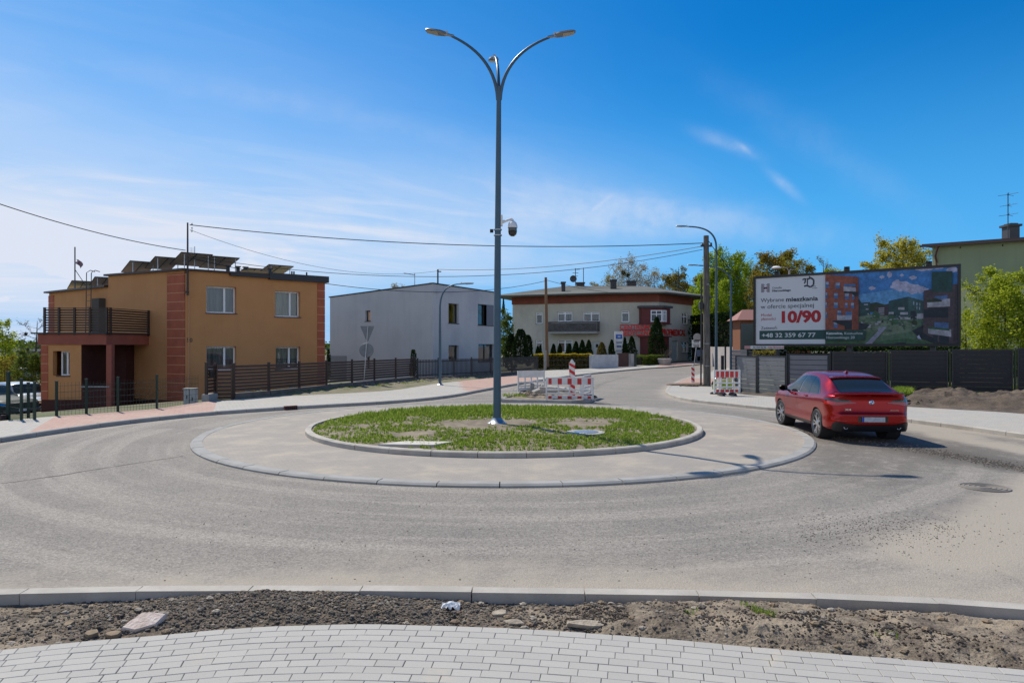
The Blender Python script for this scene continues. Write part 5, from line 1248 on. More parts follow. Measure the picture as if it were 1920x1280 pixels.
def fpost(parent, p, z0, z1, w, mat, name='post'):
    mb = MB(); mb.box(p.x-w/2, p.x+w/2, p.y-w/2, p.y+w/2, z0, z1); mb.box(p.x-w/2-.008, p.x+w/2+.008, p.y-w/2-.008, p.y+w/2+.008, z1, z1+.02); return obj(name, mb, mat, parent)
for i in range(len(bf)):
    p_ = bf[i]; fpost(fb, p_, -.1, 1.56, .10, mt['brown'])
    if i and i < len(bf):
        a, b = bf[i-1].to_2d(), bf[i].to_2d(); t_ = (b-a).normalized()
        if i == 1: slatpanel(fb, a+t_*.07, b-t_*.07, .08, 1.46, 9, mt['brownfence'], 'gate', frame=True); continue
        slatpanel(fb, a+t_*.05, b-t_*.05, .40, 1.50, 8, mt['brownfence'])
        mb = MB(); Fc = Fac(a, b); Fc.box(mb, .02, Fc.L-.02, -.13, .1, -.3, .33); obj('footing', mb, m_foot, fb)
a = G(387, 756); fpost(fb, a, -.1, 1.62, .10, mt['brown']); t_ = (bf[0]-a).to_2d().normalized(); slatpanel(fb, a.to_2d()+t_*.05, bf[0].to_2d()-t_*.05, .42, 1.50, 8, mt['brownfence'])
mb = MB(); Fc = Fac(a, bf[0]); Fc.box(mb, -.1, Fc.L-.08, -.15, .15, -.2, .36); obj('footing', mb, mt['concrete'], fb)
mb = MB(); Fc.box(mb, .1, .34, .06, .16, 1.05, 1.3); tag(obj('letterbox', mb, mt['black_plastic']), 'black letterbox on the brown gate panel of the slat fence', 'letterbox')
# dark vertical bar fence
df = [G(783, 716.5), G(822, 714), G(851, 712), G(884, 710), G(920, 707.5), G(960, 704), G(1008, 698.5)]
fd = thing('bar_fence', df[0], 'long black metal bar fence between the white house and the slim pole', 'fence')
for i, p_ in enumerate(df):
    fpost(fd, p_, -.1, 1.5, .09, mt['anthracite'])
    if i:
        a, b = df[i-1].to_2d(), df[i].to_2d(); Fc = Fac(a, b); mb = MB(); n = int(Fc.L/.13)
        for k in range(1, n): u = Fc.L*k/n; Fc.box(mb, u-.03, u+.03, -.01, .01, .3, 1.42)
        Fc.box(mb, 0, Fc.L, -.025, -.011, .4, .46); Fc.box(mb, 0, Fc.L, -.025, -.011, 1.25, 1.31); obj('bar_panel', mb, mt['anthracite'], fd)
        mb = MB(); Fc.box(mb, .02, Fc.L-.02, -.12, .1, -.3, .28); obj('footing', mb, M('dark_concrete', (.12, .11, .10), .9), fd) if i == 1 else obj('footing', mb, bpy.data.materials['dark_concrete'], fd)
# green mesh fence left, gate
gm = [G(106, 785.5), G(162, 781.5), G(221, 777.5), G(294, 771.5), G(372, 759)]
fg = thing('mesh_fence', gm[0], 'green post wire mesh fence in front of the ochre house porch', 'fence')
def meshpanel(parent, a, b, z0, z1, hstep, vstep, mat, r=.0035, name='mesh_panel'):
    Fc = Fac(a, b); mb = MB(); n = int((z1-z0)/hstep)
    for i in range(n+1): z = z0+hstep*i; Fc.box(mb, 0, Fc.L, -r, r, z-r, z+r)
    m = int(Fc.L/vstep)
    for i in range(m+1): u = Fc.L*i/m; Fc.box(mb, u-r*.6, u+r*.6, r, 2*r, z0, z1)
    obj(name, mb, mat, parent)
for i, p_ in enumerate(gm[:-1]):
    fpost(fg, p_, -.2, (1.18, 1.22, 1.25, 1.28)[i], .06, mt['green_metal'])
for i in range(1, len(gm)): meshpanel(fg, gm[i-1].to_2d(), gm[i].to_2d(), .04, 1.15, .2, .10, mt['green_metal'], .005)
gg = [G(0, 791), G(15.5, 790), G(40, 794), G(53, 786), G(65, 794)]
gt = thing('mesh_gate', gg[2], 'green mesh gate with tall posts standing ajar at the left edge', 'gate')
for i, (px_, py_, h) in enumerate(((-4, 789, 1.25), (15.5, 790, 1.5), (40, 794, 1.32), (53, 787, 1.15), (65, 793, 1.22))):
    p_ = G(px_, py_); fpost(gt, p_, -.3, h, .08 if i == 1 else .06, mt['green_metal'])
for a, b in (((-60, 788), (-4, 789)), ((-4, 789), (15.5, 790)), ((15.5, 790), (40, 794)), ((40, 794), (65, 793))): meshpanel(gt, G(*a).to_2d(), G(*b).to_2d(), .05, 1.1, .2, .05, mt['green_metal'], .004)
mb = MB(); a, b = G(-60, 792), G(17, 790.5); mb.box(a.x, b.x, a.y-.1, a.y+.1, -.2, .22); obj('footing', mb, M('brick_footing', (.09, .05, .04), .9, (.06, .04, .035), 8), gt)
# hedge fence before the medical centre
hfz = [G(1032, 695), G(1070, 693.5), G(1108, 692)]
# grey / dark panel fence right
def pan(px_, d, z): q = P(px_, d); return Vector((q.x, q.y, z))
fr = thing('panel_fence', pan(1376, 34.6, 0), 'tall grey and dark metal panel fence behind the right pavement', 'fence')
# (px0,d0,px1,d1,ztop0,ztop1,zbot,mat,n)
pans = [(1380, 35.6, 1419, 33.9, -.1, 1.76, 'greypanel', 8, 'front'), (1421.5, 33.75, 1474, 31.8, -.05, 1.80, 'greypanel', 8, ''), (1479, 31.6, 1554, 30.3, .05, 1.90, 'greypanel', 8, ''),
        (1561, 30.1, 1663, 29.5, .30, 2.02, 'antpanel', 9, ''), (1670, 29.45, 1777, 28.5, .36, 2.08, 'antpanel', 9, ''), (1785, 28.4, 1899, 27.5, .40, 2.13, 'antpanel', 9, ''), (1908, 27.4, 2040, 26.4, .42, 2.18, 'antpanel', 9, '')]
for k, (x0, d0_, x1, d1_, z0, z1, m_, n, _) in enumerate(pans):
    a, b = P(x0, d0_), P(x1, d1_); slatpanel(fr, a, b, z0+.04, z1-.02, n, mt[m_], 'panel', sh=(z1-z0-.06)/n*(.965 if m_ == 'antpanel' else .90), tiltz=.008 if m_ == 'antpanel' else .012, frame=False)
    Fc = Fac(a, b); mb = MB(); fw = .045
    Fc.box(mb, -.01, Fc.L+.01, -.035, .035, z1-.02, z1+.03); Fc.box(mb, -.01, Fc.L+.01, -.03, .03, z0, z0+.035)
    Fc.box(mb, -.01, fw, -.04, .04, z0+.035, z1-.02); Fc.box(mb, Fc.L-fw, Fc.L+.01, -.04, .04, z0+.035, z1-.02)
    obj('frame', mb, mt['anthracite'], fr)
    if k: 
        p_ = P((x0+pans[k-1][2])/2, (d0_+pans[k-1][3])/2); fpost(fr, p_, -.2, z1+.02, .07, mt['anthracite'] if k < 4 else M('post_olive', (.05, .07, .03), .5))
# cross-brace shadowless strut seen before panel 2 left out; grey panels behind (farther row)
f2g = thing('panel_fence', pan(1376, 41, 0), 'farther lighter grey slat fence just behind the left end of the panel fence', 'fence')
slatpanel(f2g, P(1373, 42), P(1400, 41), .1, zat(655.5, 41.5), 9, mt['greypanel'], 'panel', sh=.19, tiltz=.01); fpost(f2g, P(1401.5, 40.9), 0, zat(655.5, 41), .08, mt['anthracite'])
slatpanel(f2g, P(1404, 40.8), P(1424, 40), .1, zat(657, 40.5), 12, mt['anthracite'], 'panel')
for px_, d_, zt_ in ((1354.5, 46, zat(667, 46)), (1360, 47.5, zat(650, 47.5))): q = P(px_, d_); t = thing('steel_post', (q.x, q.y, .1), 'tall black steel post between the two curved lamps' if px_ > 1357 else 'shorter thick black steel post between the two curved lamps', 'post'); fpost(t, q, -.1, zt_, .17 if px_ < 1357 else .1, mt['anthracite'], 'shaft')
# far white wall on the right, info board, traffic sign, van
q0, q1 = P(1325, 72), P(1385, 60); t = thing('garden_wall', (q0.x, q0.y, .3), 'long whitish garden wall beyond the curved street lamps', 'wall'); Fc = Fac(q0, q1); mb = MB(); Fc.box(mb, 0, Fc.L, -.15, .15, -.3, zat(650, 66)); obj('wall', mb, M('whitish_wall', (.42, .38, .36), .9, (.34, .31, .30), 1), t)
q = P(1308, 76); t = thing('info_board', (q.x, q.y, .4), 'low blue board standing beside the far traffic signs', 'board'); mb = MB(); a, b = P(1305.5, 76), P(1319, 76); mb.box(a.x, b.x, 75.9, 76, zat(668, 76), zat(655.5, 76)); obj('panel', mb, M('board_blue', (.09, .14, .24), .5, (.15, .18, .22), 3), t)
for x in (a.x+.08, b.x-.08): mb = MB(); mb.tube([(x, 76.05, .3), (x, 76.05, zat(656, 76))], .04, 6); obj('leg', mb, mt['galv'], t)
q = P(1304, 70); t = thing('traffic_sign', (q.x, q.y, .3), 'far traffic sign post with round sign and two white plates by the medical centre', 'traffic sign')
mb = MB(); mb.tube([(q.x-.15, q.y, .2), (q.x+.2, q.y, zat(628, 70))], .05, 8); obj('post', mb, mt['galv'], t)
mb = MB(); mb.lathe([(0, 0), (.42, 0), (.42, .03), (0, .03)], 20, (q.x+.16, q.y-.1, zat(632.5, 70)), 'y'); obj('round_sign', mb, mt['galv'], t)
for i, (y0, y1) in enumerate(((637, 644.5), (645, 651))):
    mb = MB(); mb.box(q.x-.38, q.x+.52, q.y-.1, q.y-.07, zat(y1, 70), zat(y0, 70)); pl_ = obj('plate', mb, mt['white_refl'], t)
    mb = MB()
    for k in range(2): z = zat(y0+2.2+2.6*k, 70); mb.box(q.x-.25+.05*k, q.x+.38-.04*k, q.y-.106, q.y-.1, z-.045, z+.045)
    obj('text_bar', mb, mt['dark_grey'], pl_)
# --- traffic sign seen from behind (left)
q = G(681, 726); t = thing('traffic_sign', q, 'back of a triangular over round traffic sign on a leaning galvanised post', 'traffic sign')
zt = zat(612, q.y); m_back = M('sign_back_grey', (.21, .22, .235), .5, (.18, .19, .20), 4, metal=.3)
mb = MB(); mb.tube([(q.x, q.y, 0), (q.x+.26, q.y, zt)], .035, 8); obj('post', mb, mt['galv'], t)
cx_ = q.x+.22; z1, z0 = zat(611, q.y), zat(640, q.y); w = .40; mb = MB(); tri = [(cx_-w, z1), (cx_+w, z1), (cx_+.04, z0), (cx_-.04, z0)]
vs = [(x, q.y+.04+dy, z) for dy in (0, .03) for x, z in tri]; mb.add(vs, [(0, 1, 2, 3), (7, 6, 5, 4), (0, 4, 5, 1), (1, 5, 6, 2), (2, 6, 7, 3), (3, 7, 4, 0)]); tr = obj('triangle_sign', mb, m_back, t, fix=True)
mb = MB(); cz_ = zat(656.5, q.y); mb.lathe([(0, -.05), (.38, -.05), (.40, -.03), (.40, -.01), (0, -.01)], 28, (q.x+.17, q.y+.10, cz_), 'y'); obj('round_sign', mb, m_back, t, fix=True)
mb = MB(); 
for z in (z1-.12, z1-.45, cz_+.15, cz_-.15): mb.box(cx_-.14, cx_+.06, q.y+.036, q.y+.039, z-.02, z+.02)
obj('rail', mb, m_back, t)
# --- pylon sign at the medical centre
q = P(1160.5, 74); t = thing('pylon_sign', (q.x, q.y, .3), 'white pylon sign with a blue panel among the conifers', 'sign')
a, b = P(1152.5, 74), P(1168, 74); mb = MB(); mb.box(a.x, b.x, 73.85, 74.05, .3, zat(621, 74)); obj('panel', mb, mt['white_refl'], t)
m_blue = M('sign_blue', (.02, .12, .48), .4); mb = MB(); mb.box(a.x+.1, b.x-.1, 73.83, 73.849, zat(635, 74), zat(627, 74)); obj('blue_panel', mb, m_blue, t)
mb = MB()
for y0, y1, in_ in ((640.3, 641.3, .12), (642.2, 643.3, .15), (656.3, 657.3, .12), (658.2, 659.3, .16)): mb.box(a.x+in_, b.x-in_, 73.83, 73.849, zat(y1, 74), zat(y0, 74))
mb.box(a.x+.2, b.x-.2, 73.83, 73.849, zat(651, 74), zat(647.5, 74)); mb.box(a.x+.3, b.x-.3, 73.81, 73.829, zat(632, 74), zat(630, 74), 1); obj('print', mb, [M('sign_print_navy', (.05, .13, .33), .5), mt['white_refl']], t)
# --- low walls, hedges posts near the medical centre
q0, q1 = G(1107, 693), G(1157, 690.5); t = thing('garden_wall', q0, 'low whitewashed wall panel right of the yellow hedge', 'wall'); Fc = Fac(q0, q1); mb = MB(); Fc.box(mb, 0, Fc.L, -.15, .15, -.2, hf(0, q0.y)+1.35); obj('wall', mb, M('whitewash', (.55, .56, .57), .9, (.45, .46, .48), 2), t)
q0, q1 = G(1158, 690), G(1194, 688); t = thing('picket_fence', q0, 'short rusty metal gate and pickets before the pylon sign', 'fence'); Fc = Fac(q0, q1)
mb = MB(); 
for k in range(16): u = Fc.L*.55*k/15; Fc.box(mb, u-.04, u+.04, -.02, .02, 0, 1.6)
obj('pickets', mb, M('rusty_bars', (.10, .05, .04), .8), t)
mb = MB(); u = Fc.L*.68; Fc.box(mb, u-.25, u+.25, -.2, .2, 0, 1.5); obj('gatepost', mb, mt['concrete'], t)
mb = MB(); Fc.box(mb, Fc.L*.75, Fc.L*.98, -.02, .02, .1, 1.55); obj('bin_panel', mb, mt['green_metal'], t)
q0, q1 = G(1030, 695.5), G(1106, 692.7); t = thing('wire_fence', q0, 'low wire fence with thin posts in front of the yellow hedge', 'fence'); meshpanel(t, q0.to_2d(), q1.to_2d(), .1, 1.45, .45, .45, mt['dark_grey'], .012)
# planter stone right of green hedge
q = G(1246, 686); t = thing('stone_planter', q, 'pale stone planter with dry twigs at the end of the green hedge', 'planter'); mb = MB(); mb.lathe([(0, 0), (.5, 0), (.62, .35), (.75, .75), (.62, .78), (.5, .5), (0, .5)], 12, (q.x, q.y, q.z)); obj('bowl', mb, mt['concrete'], t)
mb = MB()
for k in range(26): a_ = R.uniform(0, 6.28); r_ = R.uniform(.3, .9); mb.tube([(q.x, q.y, q.z+.5), (q.x+r_*.5*cos(a_), q.y+r_*.5*sin(a_), q.z+1.1), (q.x+r_*cos(a_), q.y+r_*sin(a_), q.z+R.uniform(1.2, 1.9))], .02, 3)
obj('twigs', mb, mt['bark'], t)

# --- billboard -------------------------------------------------------
bA, bB = P(1413, 39.4), P(1801.5, 33.2); FBd = Fac(bA, bB); BL = FBd.L; bz0, bz1 = zat(648.3, 39.4), zat(517.5, 39.4); zr0 = zat(650, 33.2); zr1 = zat(496, 33.2); bz0 = (bz0+zr0)/2; bz1 = (bz1+zr1)/2
bb = thing('billboard', (bA.x, bA.y, 0), 'large black-framed advertising billboard behind the panel fence', 'billboard')
mb = MB(); FBd.box(mb, .06, BL-.06, -.12, -.002, bz0+.06, bz1-.06); obj('backing', mb, mt['dark_grey'], bb)
mb = MB(); fw = .13; FBd.box(mb, 0, BL, -.16, .05, bz1-fw, bz1); FBd.box(mb, 0, BL, -.16, .05, bz0, bz0+fw); FBd.box(mb, 0, fw, -.155, .055, bz0+fw, bz1-fw); FBd.box(mb, BL-fw, BL, -.155, .055, bz0+fw, bz1-fw); obj('frame', mb, mt['black_plastic'], bb)
for px_ in (1457, 1588, 1742): mb = MB(); u = FBd.fu(px_); FBd.box(mb, u-.12, u+.12, -.1, .1, bz1+.002, bz1+.22); FBd.box(mb, u-.03, u+.03, .1, .5, bz1+.14, bz1+.18); obj('floodlight', mb, mt['black_plastic'], bb)
for u in (1.2, BL*.5, BL-1.2): mb = MB(); FBd.box(mb, u-.12, u+.12, -.5, -.17, -.2, bz1-.3); obj('leg', mb, mt['dark_grey'], bb)
# poster: coordinates as fractions across/down, measured along the real board
x0u = fw; x1u = BL-fw; y0 = bz0+fw; y1 = bz1-fw; H_ = y1-y0
usplit = FBd.fu(1547.5)
mw_ = M('poster_white', (.66, .67, .68), .6)
mb = MB(); FBd.box(mb, x0u, usplit, -.0015, .004, y0, y1); obj('poster_white', mb, mw_, bb)
def zz(f): return y1-H_*f            # fraction down
def bt(s, x0, x1, f0, f1, col, bold=0., parent=bb, n=.010, desc=False):
    a, b = FBd.fu(x0), FBd.fu(x1); h = H_*(f1-f0); ftext('lettering', s, FBd, a, zz(f1), h, b-a, col, parent, bold, n)
tdk = M('print_dark', (.035, .045, .06), .6); trd = M('print_red', (.42, .012, .02), .55); twh = M('print_white', (.62, .64, .64), .6); tgr = M('print_green_band', (.018, .07, .062), .6)
# vertical measures: fractions of the height at that column (crop of the photograph)
bt('Wybrane', 1426.5, 1470, .304, .363, tdk, .0); bt('mieszkania', 1473.5, 1533.5, .306, .366, tdk, .03)
bt('w ofercie specjalnej', 1426.5, 1526, .400, .462, tdk, .0)
bt('Model', 1427, 1446, .540, .579, trd); bt('płatności', 1427, 1454, .598, .637, trd)
bt('10/90', 1460.5, 1534, .517, .675, trd, .045)
bt('Zadzwoń:', 1427, 1457.5, .735, .779, tdk)
mb = MB(); FBd.box(mb, FBd.fu(1424), usplit, .0045, .0075, zz(.932), zz(.797)); obj('band', mb, tgr, bb)
bt('+48 32 359 67 77', 1428, 1529, .837, .898, twh, .02)
bt('Osiedle', 1447.5, 1465.5, .138, .168, tdk); bt('Hierowskiego', 1447.5, 1482.5, .182, .212, tdk, .03)
bt('TDJ', 1523, 1529, .150, .165, tdk); bt('Estate', 1523, 1532, .178, .193, tdk)
# striped H emblem
mb = MB(); hx0, hx1 = FBd.fu(1427.2), FBd.fu(1443.2); hz1, hz0 = zz(.082), zz(.216)
for i in range(9):
    z = hz1-(hz1-hz0)*(i+.5)/9; t_ = (hz1-hz0)/9*.32; lw = (hx1-hx0)*.38; 
    FBd.box(mb, hx0, hx0+lw+(.02 if i % 2 else -.03), .0045, .008, z-t_, z+t_, 0 if i % 2 else 1); FBd.box(mb, hx1-lw-(.02 if i % 2 else -.04), hx1, .0045, .008, z-t_, z+t_, 1 if i % 2 else 0)
FBd.box(mb, hx0+.15, hx1-.15, .0085, .0095, (hz0+hz1)/2-.05, (hz0+hz1)/2+.05, 1)
obj('emblem', mb, [tdk, M('print_plum', (.16, .06, .09), .6)], bb)
# blackletter emblem
mb = MB(); ex, ez = FBd.fu(1516.5), zz(.10); s_ = .26
def stroke(pts, w):
    for i in range(len(pts)-1):
        a = Vector(pts[i]); b = Vector(pts[i+1]); d = (b-a).normalized(); nrm = Vector((-d.y, d.x))*w
        q = [a-nrm, a+nrm, b+nrm, b-nrm]; mb.add([FBd.w(ex+p_[0]*s_, .0085+.0003*i, ez+p_[1]*s_) for p_ in q], [(0, 1, 2, 3)])
stroke([(-1.25, .55), (-1.0, .85), (-.45, .75)], .13); stroke([(-.72, .8), (-.72, .05), (-.95, -.12)], .15); stroke([(-.25, .95), (-.3, -.5)], .12); stroke([(-.95, -.75), (-.35, -.62), (.35, -1.0), (.95, -.55), (1.0, .45), (.45, .95), (-.15, .72)], .17); stroke([(.1, 1.3), (.3, .8)], .12)
obj('emblem', mb, tdk, bb)
# printed picture
PC = {'sky': (.055, .22, .52), 'sky2': (.12, .34, .62), 'cloud': (.46, .45, .60), 'terra': (.30, .085, .05), 'terra2': (.23, .06, .04), 'win': (.09, .17, .36), 'winl': (.34, .40, .50), 'balc': (.42, .40, .44), 'dark': (.02, .028, .04), 'green': (.03, .075, .075), 'green2': (.05, .11, .105),
      'brown': (.085, .06, .07), 'brown2': (.055, .04, .05), 'grass': (.10, .17, .10), 'grass2': (.17, .22, .15), 'path': (.26, .26, .34), 'tree': (.03, .05, .025), 'band': (.018, .07, .062), 'lawn': (.05, .12, .055)}
keys = list(PC); pm = [M('print_'+k, PC[k], .6, tuple(c*.72 for c in PC[k]), 2.5, fine=.28, fs=7) for k in keys]
mb = MB(); LAY = [0]
# crop space: 1920-wide crop of the picture at 4.571 px per photo px, origin (1400,480)
def cp(cx, cy):
    px_, py_ = 1400+cx/4.571, 480+cy/4.571; u = FBd.fu(px_); z = FBd.fz(u, py_); return min(max(u, usplit), x1u), min(max(z, y0), y1)
def shape(k, pts):
    LAY[0] += 1; n_ = .004+.0005*LAY[0]; q = [cp(*p_) for p_ in pts]; mb.add([FBd.w(u, n_, z) for u, z in q], [tuple(range(len(q)))], keys.index(k))
shape('sky', [(670, 100), (1840, 60), (1840, 800), (670, 800)]); shape('sky2', [(960, 330), (1500, 250), (1520, 420), (960, 430)])
def cloud(cx, cy, w, h, n=14): shape('cloud', [(cx+w*cos(2*pi*i/n)*(1+.18*sin(i*2.7)), cy-h*sin(2*pi*i/n)*(1+.25*cos(i*1.9))) for i in range(n)])
for c in ((1340, 260, 110, 38), (1440, 285, 100, 36), (1290, 235, 45, 30), (1500, 290, 60, 26), (1075, 275, 30, 16), (1160, 180, 22, 14), (1225, 160, 22, 26), (1425, 185, 34, 16), (1330, 165, 18, 12), (1520, 112, 80, 16), (1370, 112, 40, 9), (1770, 118, 60, 22), (1640, 100, 50, 12)): cloud(*c)
shape('tree', [(1040, 410), (1110, 395), (1180, 415), (1230, 405), (1230, 480), (1040, 480)]); shape('grass2', [(960, 500), (1530, 480), (1530, 640), (960, 640)])
shape('green', [(960, 362), (985, 400), (1058, 392), (1058, 500), (960, 520)])
for i in range(5): shape('balc', [(1005+8*i, 410+20*i), (1040+2*i, 410+20*i), (1040+2*i, 420+20*i), (1005+8*i, 420+20*i)]) if i % 2 == 0 else None
shape('brown2', [(1100, 440), (1215, 425), (1215, 510), (1100, 510)])
for i in range(4): shape('balc', [(1130, 445+17*i), (1180, 443+17*i), (1180, 450+17*i), (1130, 452+17*i)])
shape('green', [(1218, 385), (1385, 348), (1385, 562), (1300, 560), (1218, 495)]); shape('green2', [(1385, 348), (1520, 385), (1520, 540), (1385, 562)])
for (a_, b_, w_, h_) in ((1298, 440, 55, 20), (1316, 482, 66, 20), (1316, 522, 112, 20), (1218, 480, 42, 16), (1460, 492, 55, 46)): shape('balc', [(a_, b_), (a_+w_, b_-2), (a_+w_, b_+h_), (a_, b_+h_)])
for (a_, b_) in ((1428, 395), (1455, 398), (1480, 402), (1455, 432), (1478, 436), (1428, 388)): shape('winl', [(a_, b_), (a_+9, b_), (a_+9, b_+24), (a_, b_+24)])
shape('dark', [(1405, 470), (1450, 470), (1450, 540), (1405, 540)])
shape('grass', [(960, 540), (1530, 545), (1700, 640), (1835, 770), (670, 770), (670, 640)]); shape('grass2', [(1000, 560), (1400, 560), (1430, 640), (1200, 680), (1000, 640)])
shape('path', [(1200, 612), (1160, 608), (1020, 765), (1075, 765)]); shape('lawn', [(1060, 765), (1190, 722), (1400, 705), (1600, 760), (1600, 770), (1060, 770)]); shape('lawn', [(670, 690), (900, 720), (1020, 740), (1000, 770), (670, 770)])
for (cx_, cy_, r_) in ((1110, 505, 34), (1265, 550, 40), (1230, 530, 24), (1160, 560, 14), (1330, 575, 16), (1440, 570, 24)): shape('lawn' if cx_ % 4 else 'tree', [(cx_+r_*cos(i*.6)*(1+.25*sin(i*3)), cy_-r_*sin(i*.6)*(1+.2*cos(i*2))) for i in range(10)])
RB = random.Random(5)
for _ in range(95):
    a_, b_ = RB.uniform(970, 1520), RB.uniform(505, 640); r_ = RB.uniform(4, 13)*(1 if b_ < 560 else 1.5); shape(RB.choice(('grass2', 'lawn', 'tree', 'grass', 'grass2', 'balc', 'green2', 'path')), [(a_+r_*cos(i*1.05)*RB.uniform(.7, 1.4), b_-r_*.6*sin(i*1.05)*RB.uniform(.6, 1.2)) for i in range(6)])
shape('path', [(1205, 608), (1165, 606), (1020, 765), (1075, 765)])
shape('dark', [(960, 570), (1060, 590), (1020, 625), (960, 632)]); shape('dark', [(1420, 640), (1520, 590), (1530, 660), (1720, 765), (1620, 765), (1480, 700)])
shape('terra', [(677, 150), (962, 180), (962, 632), (677, 632)]); shape('terra2', [(915, 176), (962, 182), (962, 632), (915, 632)])
for (a_, b_, w_, h_) in ((677, 220, 30, 55), (763, 228, 40, 52), (677, 312, 18, 52), (750, 316, 36, 50), (845, 318, 36, 56), (905, 324, 22, 50), (677, 395, 14, 52), (750, 396, 36, 52), (845, 400, 24, 46), (897, 400, 28, 50), (677, 478, 16, 56), (780, 466, 34, 40), (850, 474, 56, 34), (748, 566, 34, 50), (838, 240, 100, 22)):
    shape('win', [(a_, b_), (a_+w_, b_), (a_+w_, b_+h_), (a_, b_+h_)]); shape('winl', [(a_+3, b_+3), (a_+w_-3, b_+3), (a_+w_-3, b_+h_*.45), (a_+3, b_+h_*.45)]) if w_ < 45 else None
shape('balc', [(834, 262), (940, 270), (940, 306), (834, 302)]); shape('dark', [(838, 304), (955, 308), (955, 345), (930, 345), (905, 322), (838, 318)])
shape('balc', [(778, 506), (846, 508), (846, 550), (778, 548)]); shape('winl', [(846, 508), (905, 504), (905, 545), (846, 548)]); shape('dark', [(740, 552), (905, 552), (905, 628), (845, 628), (845, 600), (740, 562)])
shape('brown', [(1520, 298), (1835, 238), (1835, 775), (1700, 768), (1516, 660)]); shape('brown2', [(1790, 250), (1835, 240), (1835, 775), (1770, 770)])
shape('dark', [(1520, 460), (1600, 445), (1730, 440), (1730, 530), (1520, 525)]); shape('win', [(1612, 345), (1722, 335), (1722, 370), (1612, 375)]); shape('balc', [(1548, 385), (1745, 365), (1745, 432), (1550, 440)]); shape('tree', [(1546, 378), (1620, 362), (1680, 378), (1670, 392), (1550, 398)])
shape('win', [(1612, 568), (1732, 570), (1732, 625), (1612, 612)]); shape('balc', [(1555, 612), (1755, 628), (1755, 692), (1558, 664)]); shape('lawn', [(1556, 604), (1640, 612), (1740, 624), (1740, 640), (1556, 622)]); shape('dark', [(1600, 672), (1735, 690), (1735, 768), (1690, 766), (1600, 712)]); shape('brown', [(1640, 680), (1652, 682), (1652, 740), (1640, 734)])
shape('band', [(1588, 136), (1766, 130), (1766, 306), (1588, 310)]); shape('cloud', [(1462, 690), (1480, 676), (1500, 712), (1470, 708)])
shape('dark', [(1270, 748), (1300, 738), (1370, 740), (1366, 765), (1280, 768)])
shape('band', [(670, 632), (1022, 640), (1018, 722), (670, 722)])
obj('poster_picture', mb, pm, bb)
bt2 = .004+.0005*(LAY[0]+3)
def btc(s, cx0, cx1, cy0, cy1, col, bold=0.):
    a, z1_ = cp(cx0, cy0); b, z0_ = cp(cx1, cy1); a, z0_ = cp(cx0, cy1); z1_ = cp(cx0, cy0)[1]; ftext('lettering', s, FBd, a, z0_, z1_-z0_, b-a, col, bb, bold, bt2+.003)
btc('Katowice,', 686, 826, 652, 672, twh, .03); btc('Kostuchna', 840, 995, 652, 672, twh); btc('Hierowskiego 20', 686, 926, 687, 708, twh)
# small strip sign under the billboard
sgn = thing('strip_sign', FBd.w(0, .3, 2.1), 'narrow white strip sign with red lettering under the left corner of the billboard', 'sign')
q0, q1 = P(1396, 38.6), P(1470, 38.0); FSg = Fac(q0, q1); z0, z1 = zat(654, 38.3), zat(648, 38.3)
mb = MB(); FSg.box(mb, 0, FSg.L, -.03, 0, z0, z1); obj('panel', mb, mt['white_refl'], sgn)
mb = MB(); FSg.box(mb, .0, FSg.fu(1407), .002, .004, z0, z1); obj('pink_field', mb, M('sign_pink', (.55, .28, .27), .6), sgn)
pxtext('32 724 76 76', FSg, 1412, 1436, 649.7, 652.3, .02, n=.006, par=sgn, mat=M('sign_navy', (.04, .05, .2), .5)); pxtext('City Banner.pl', FSg, 1440, 1469, 649.5, 652.3, .02, n=.006, par=sgn, mat=m_redl)

# --- red and white barriers -------------------------------------------
def barrier(loc, rz, label, holes=3, face=True, wd=1.95, blocks=True):
    t = thing('road_barrier', loc, label, 'barrier', 'red and white plastic road barriers', rz)
    def B(name, parts, mat, par=t):
        mb = MB()
        for p_ in parts: mb.box(*p_)
        return obj(name, mb, mat, par, local=True)
    w = wd/2
    B('frame', [(-w, -w+.06, -.03, .03, .08, .95), (w-.06, w, -.03, .03, .08, .95), (-w+.06, w-.06, -.025, .025, .70, .98), (-w+.06, w-.06, -.02, .02, .46, .52), (-w+.06, w-.06, -.02, .02, .30, .36), (-w+.06, w-.06, -.025, .025, .12, .25)]+
      [(x-.03, x+.03, -.018, .018, .25, .70) for x in [(-w+.06+(wd-.12)*(k+1)/(holes+1)) for k in range(holes)]]+[(-w, w, -.035, .035, .95, 1.0)], mt['white_refl'])
    if face:
        n = 5
        for k in range(n):
            x = -w+.18+(wd-.36)*k/(n-1)
            for sgn_ in (-1, 1):
                mb = MB(); hw_ = .065 if k in (0, n-1) else .085
                mb.box(x-hw_, x+hw_, sgn_*.026 if sgn_ > 0 else -.029, .029 if sgn_ > 0 else -.026, .71, .95); obj('stripe', mb, mt['red_refl'], t, local=True); mb = MB(); mb.box(x-hw_, x+hw_, sgn_*.026 if sgn_ > 0 else -.029, .029 if sgn_ > 0 else -.026, .13, .235); obj('stripe', mb, mt['red_refl'], t, local=True)
    if blocks:
        for x in (-w+.35, w-.35):
            mb = MB(); mb.add([(x-.06, -.38, 0), (x+.06, -.38, 0), (x+.06, .38, 0), (x-.06, .38, 0), (x-.06, -.3, .08), (x+.06, -.3, .08), (x+.06, .3, .08), (x-.06, .3, .08), (x-.05, 0, .13), (x+.05, 0, .13)], [(0, 1, 5, 4), (1, 2, 6, 5), (2, 3, 7, 6), (3, 0, 4, 7), (4, 5, 9, 8), (5, 6, 9), (6, 7, 8, 9), (7, 4, 8)]); obj('foot', mb, mt['black_plastic'], t, local=True)
    return t
q = G(1068, 754, .0); 
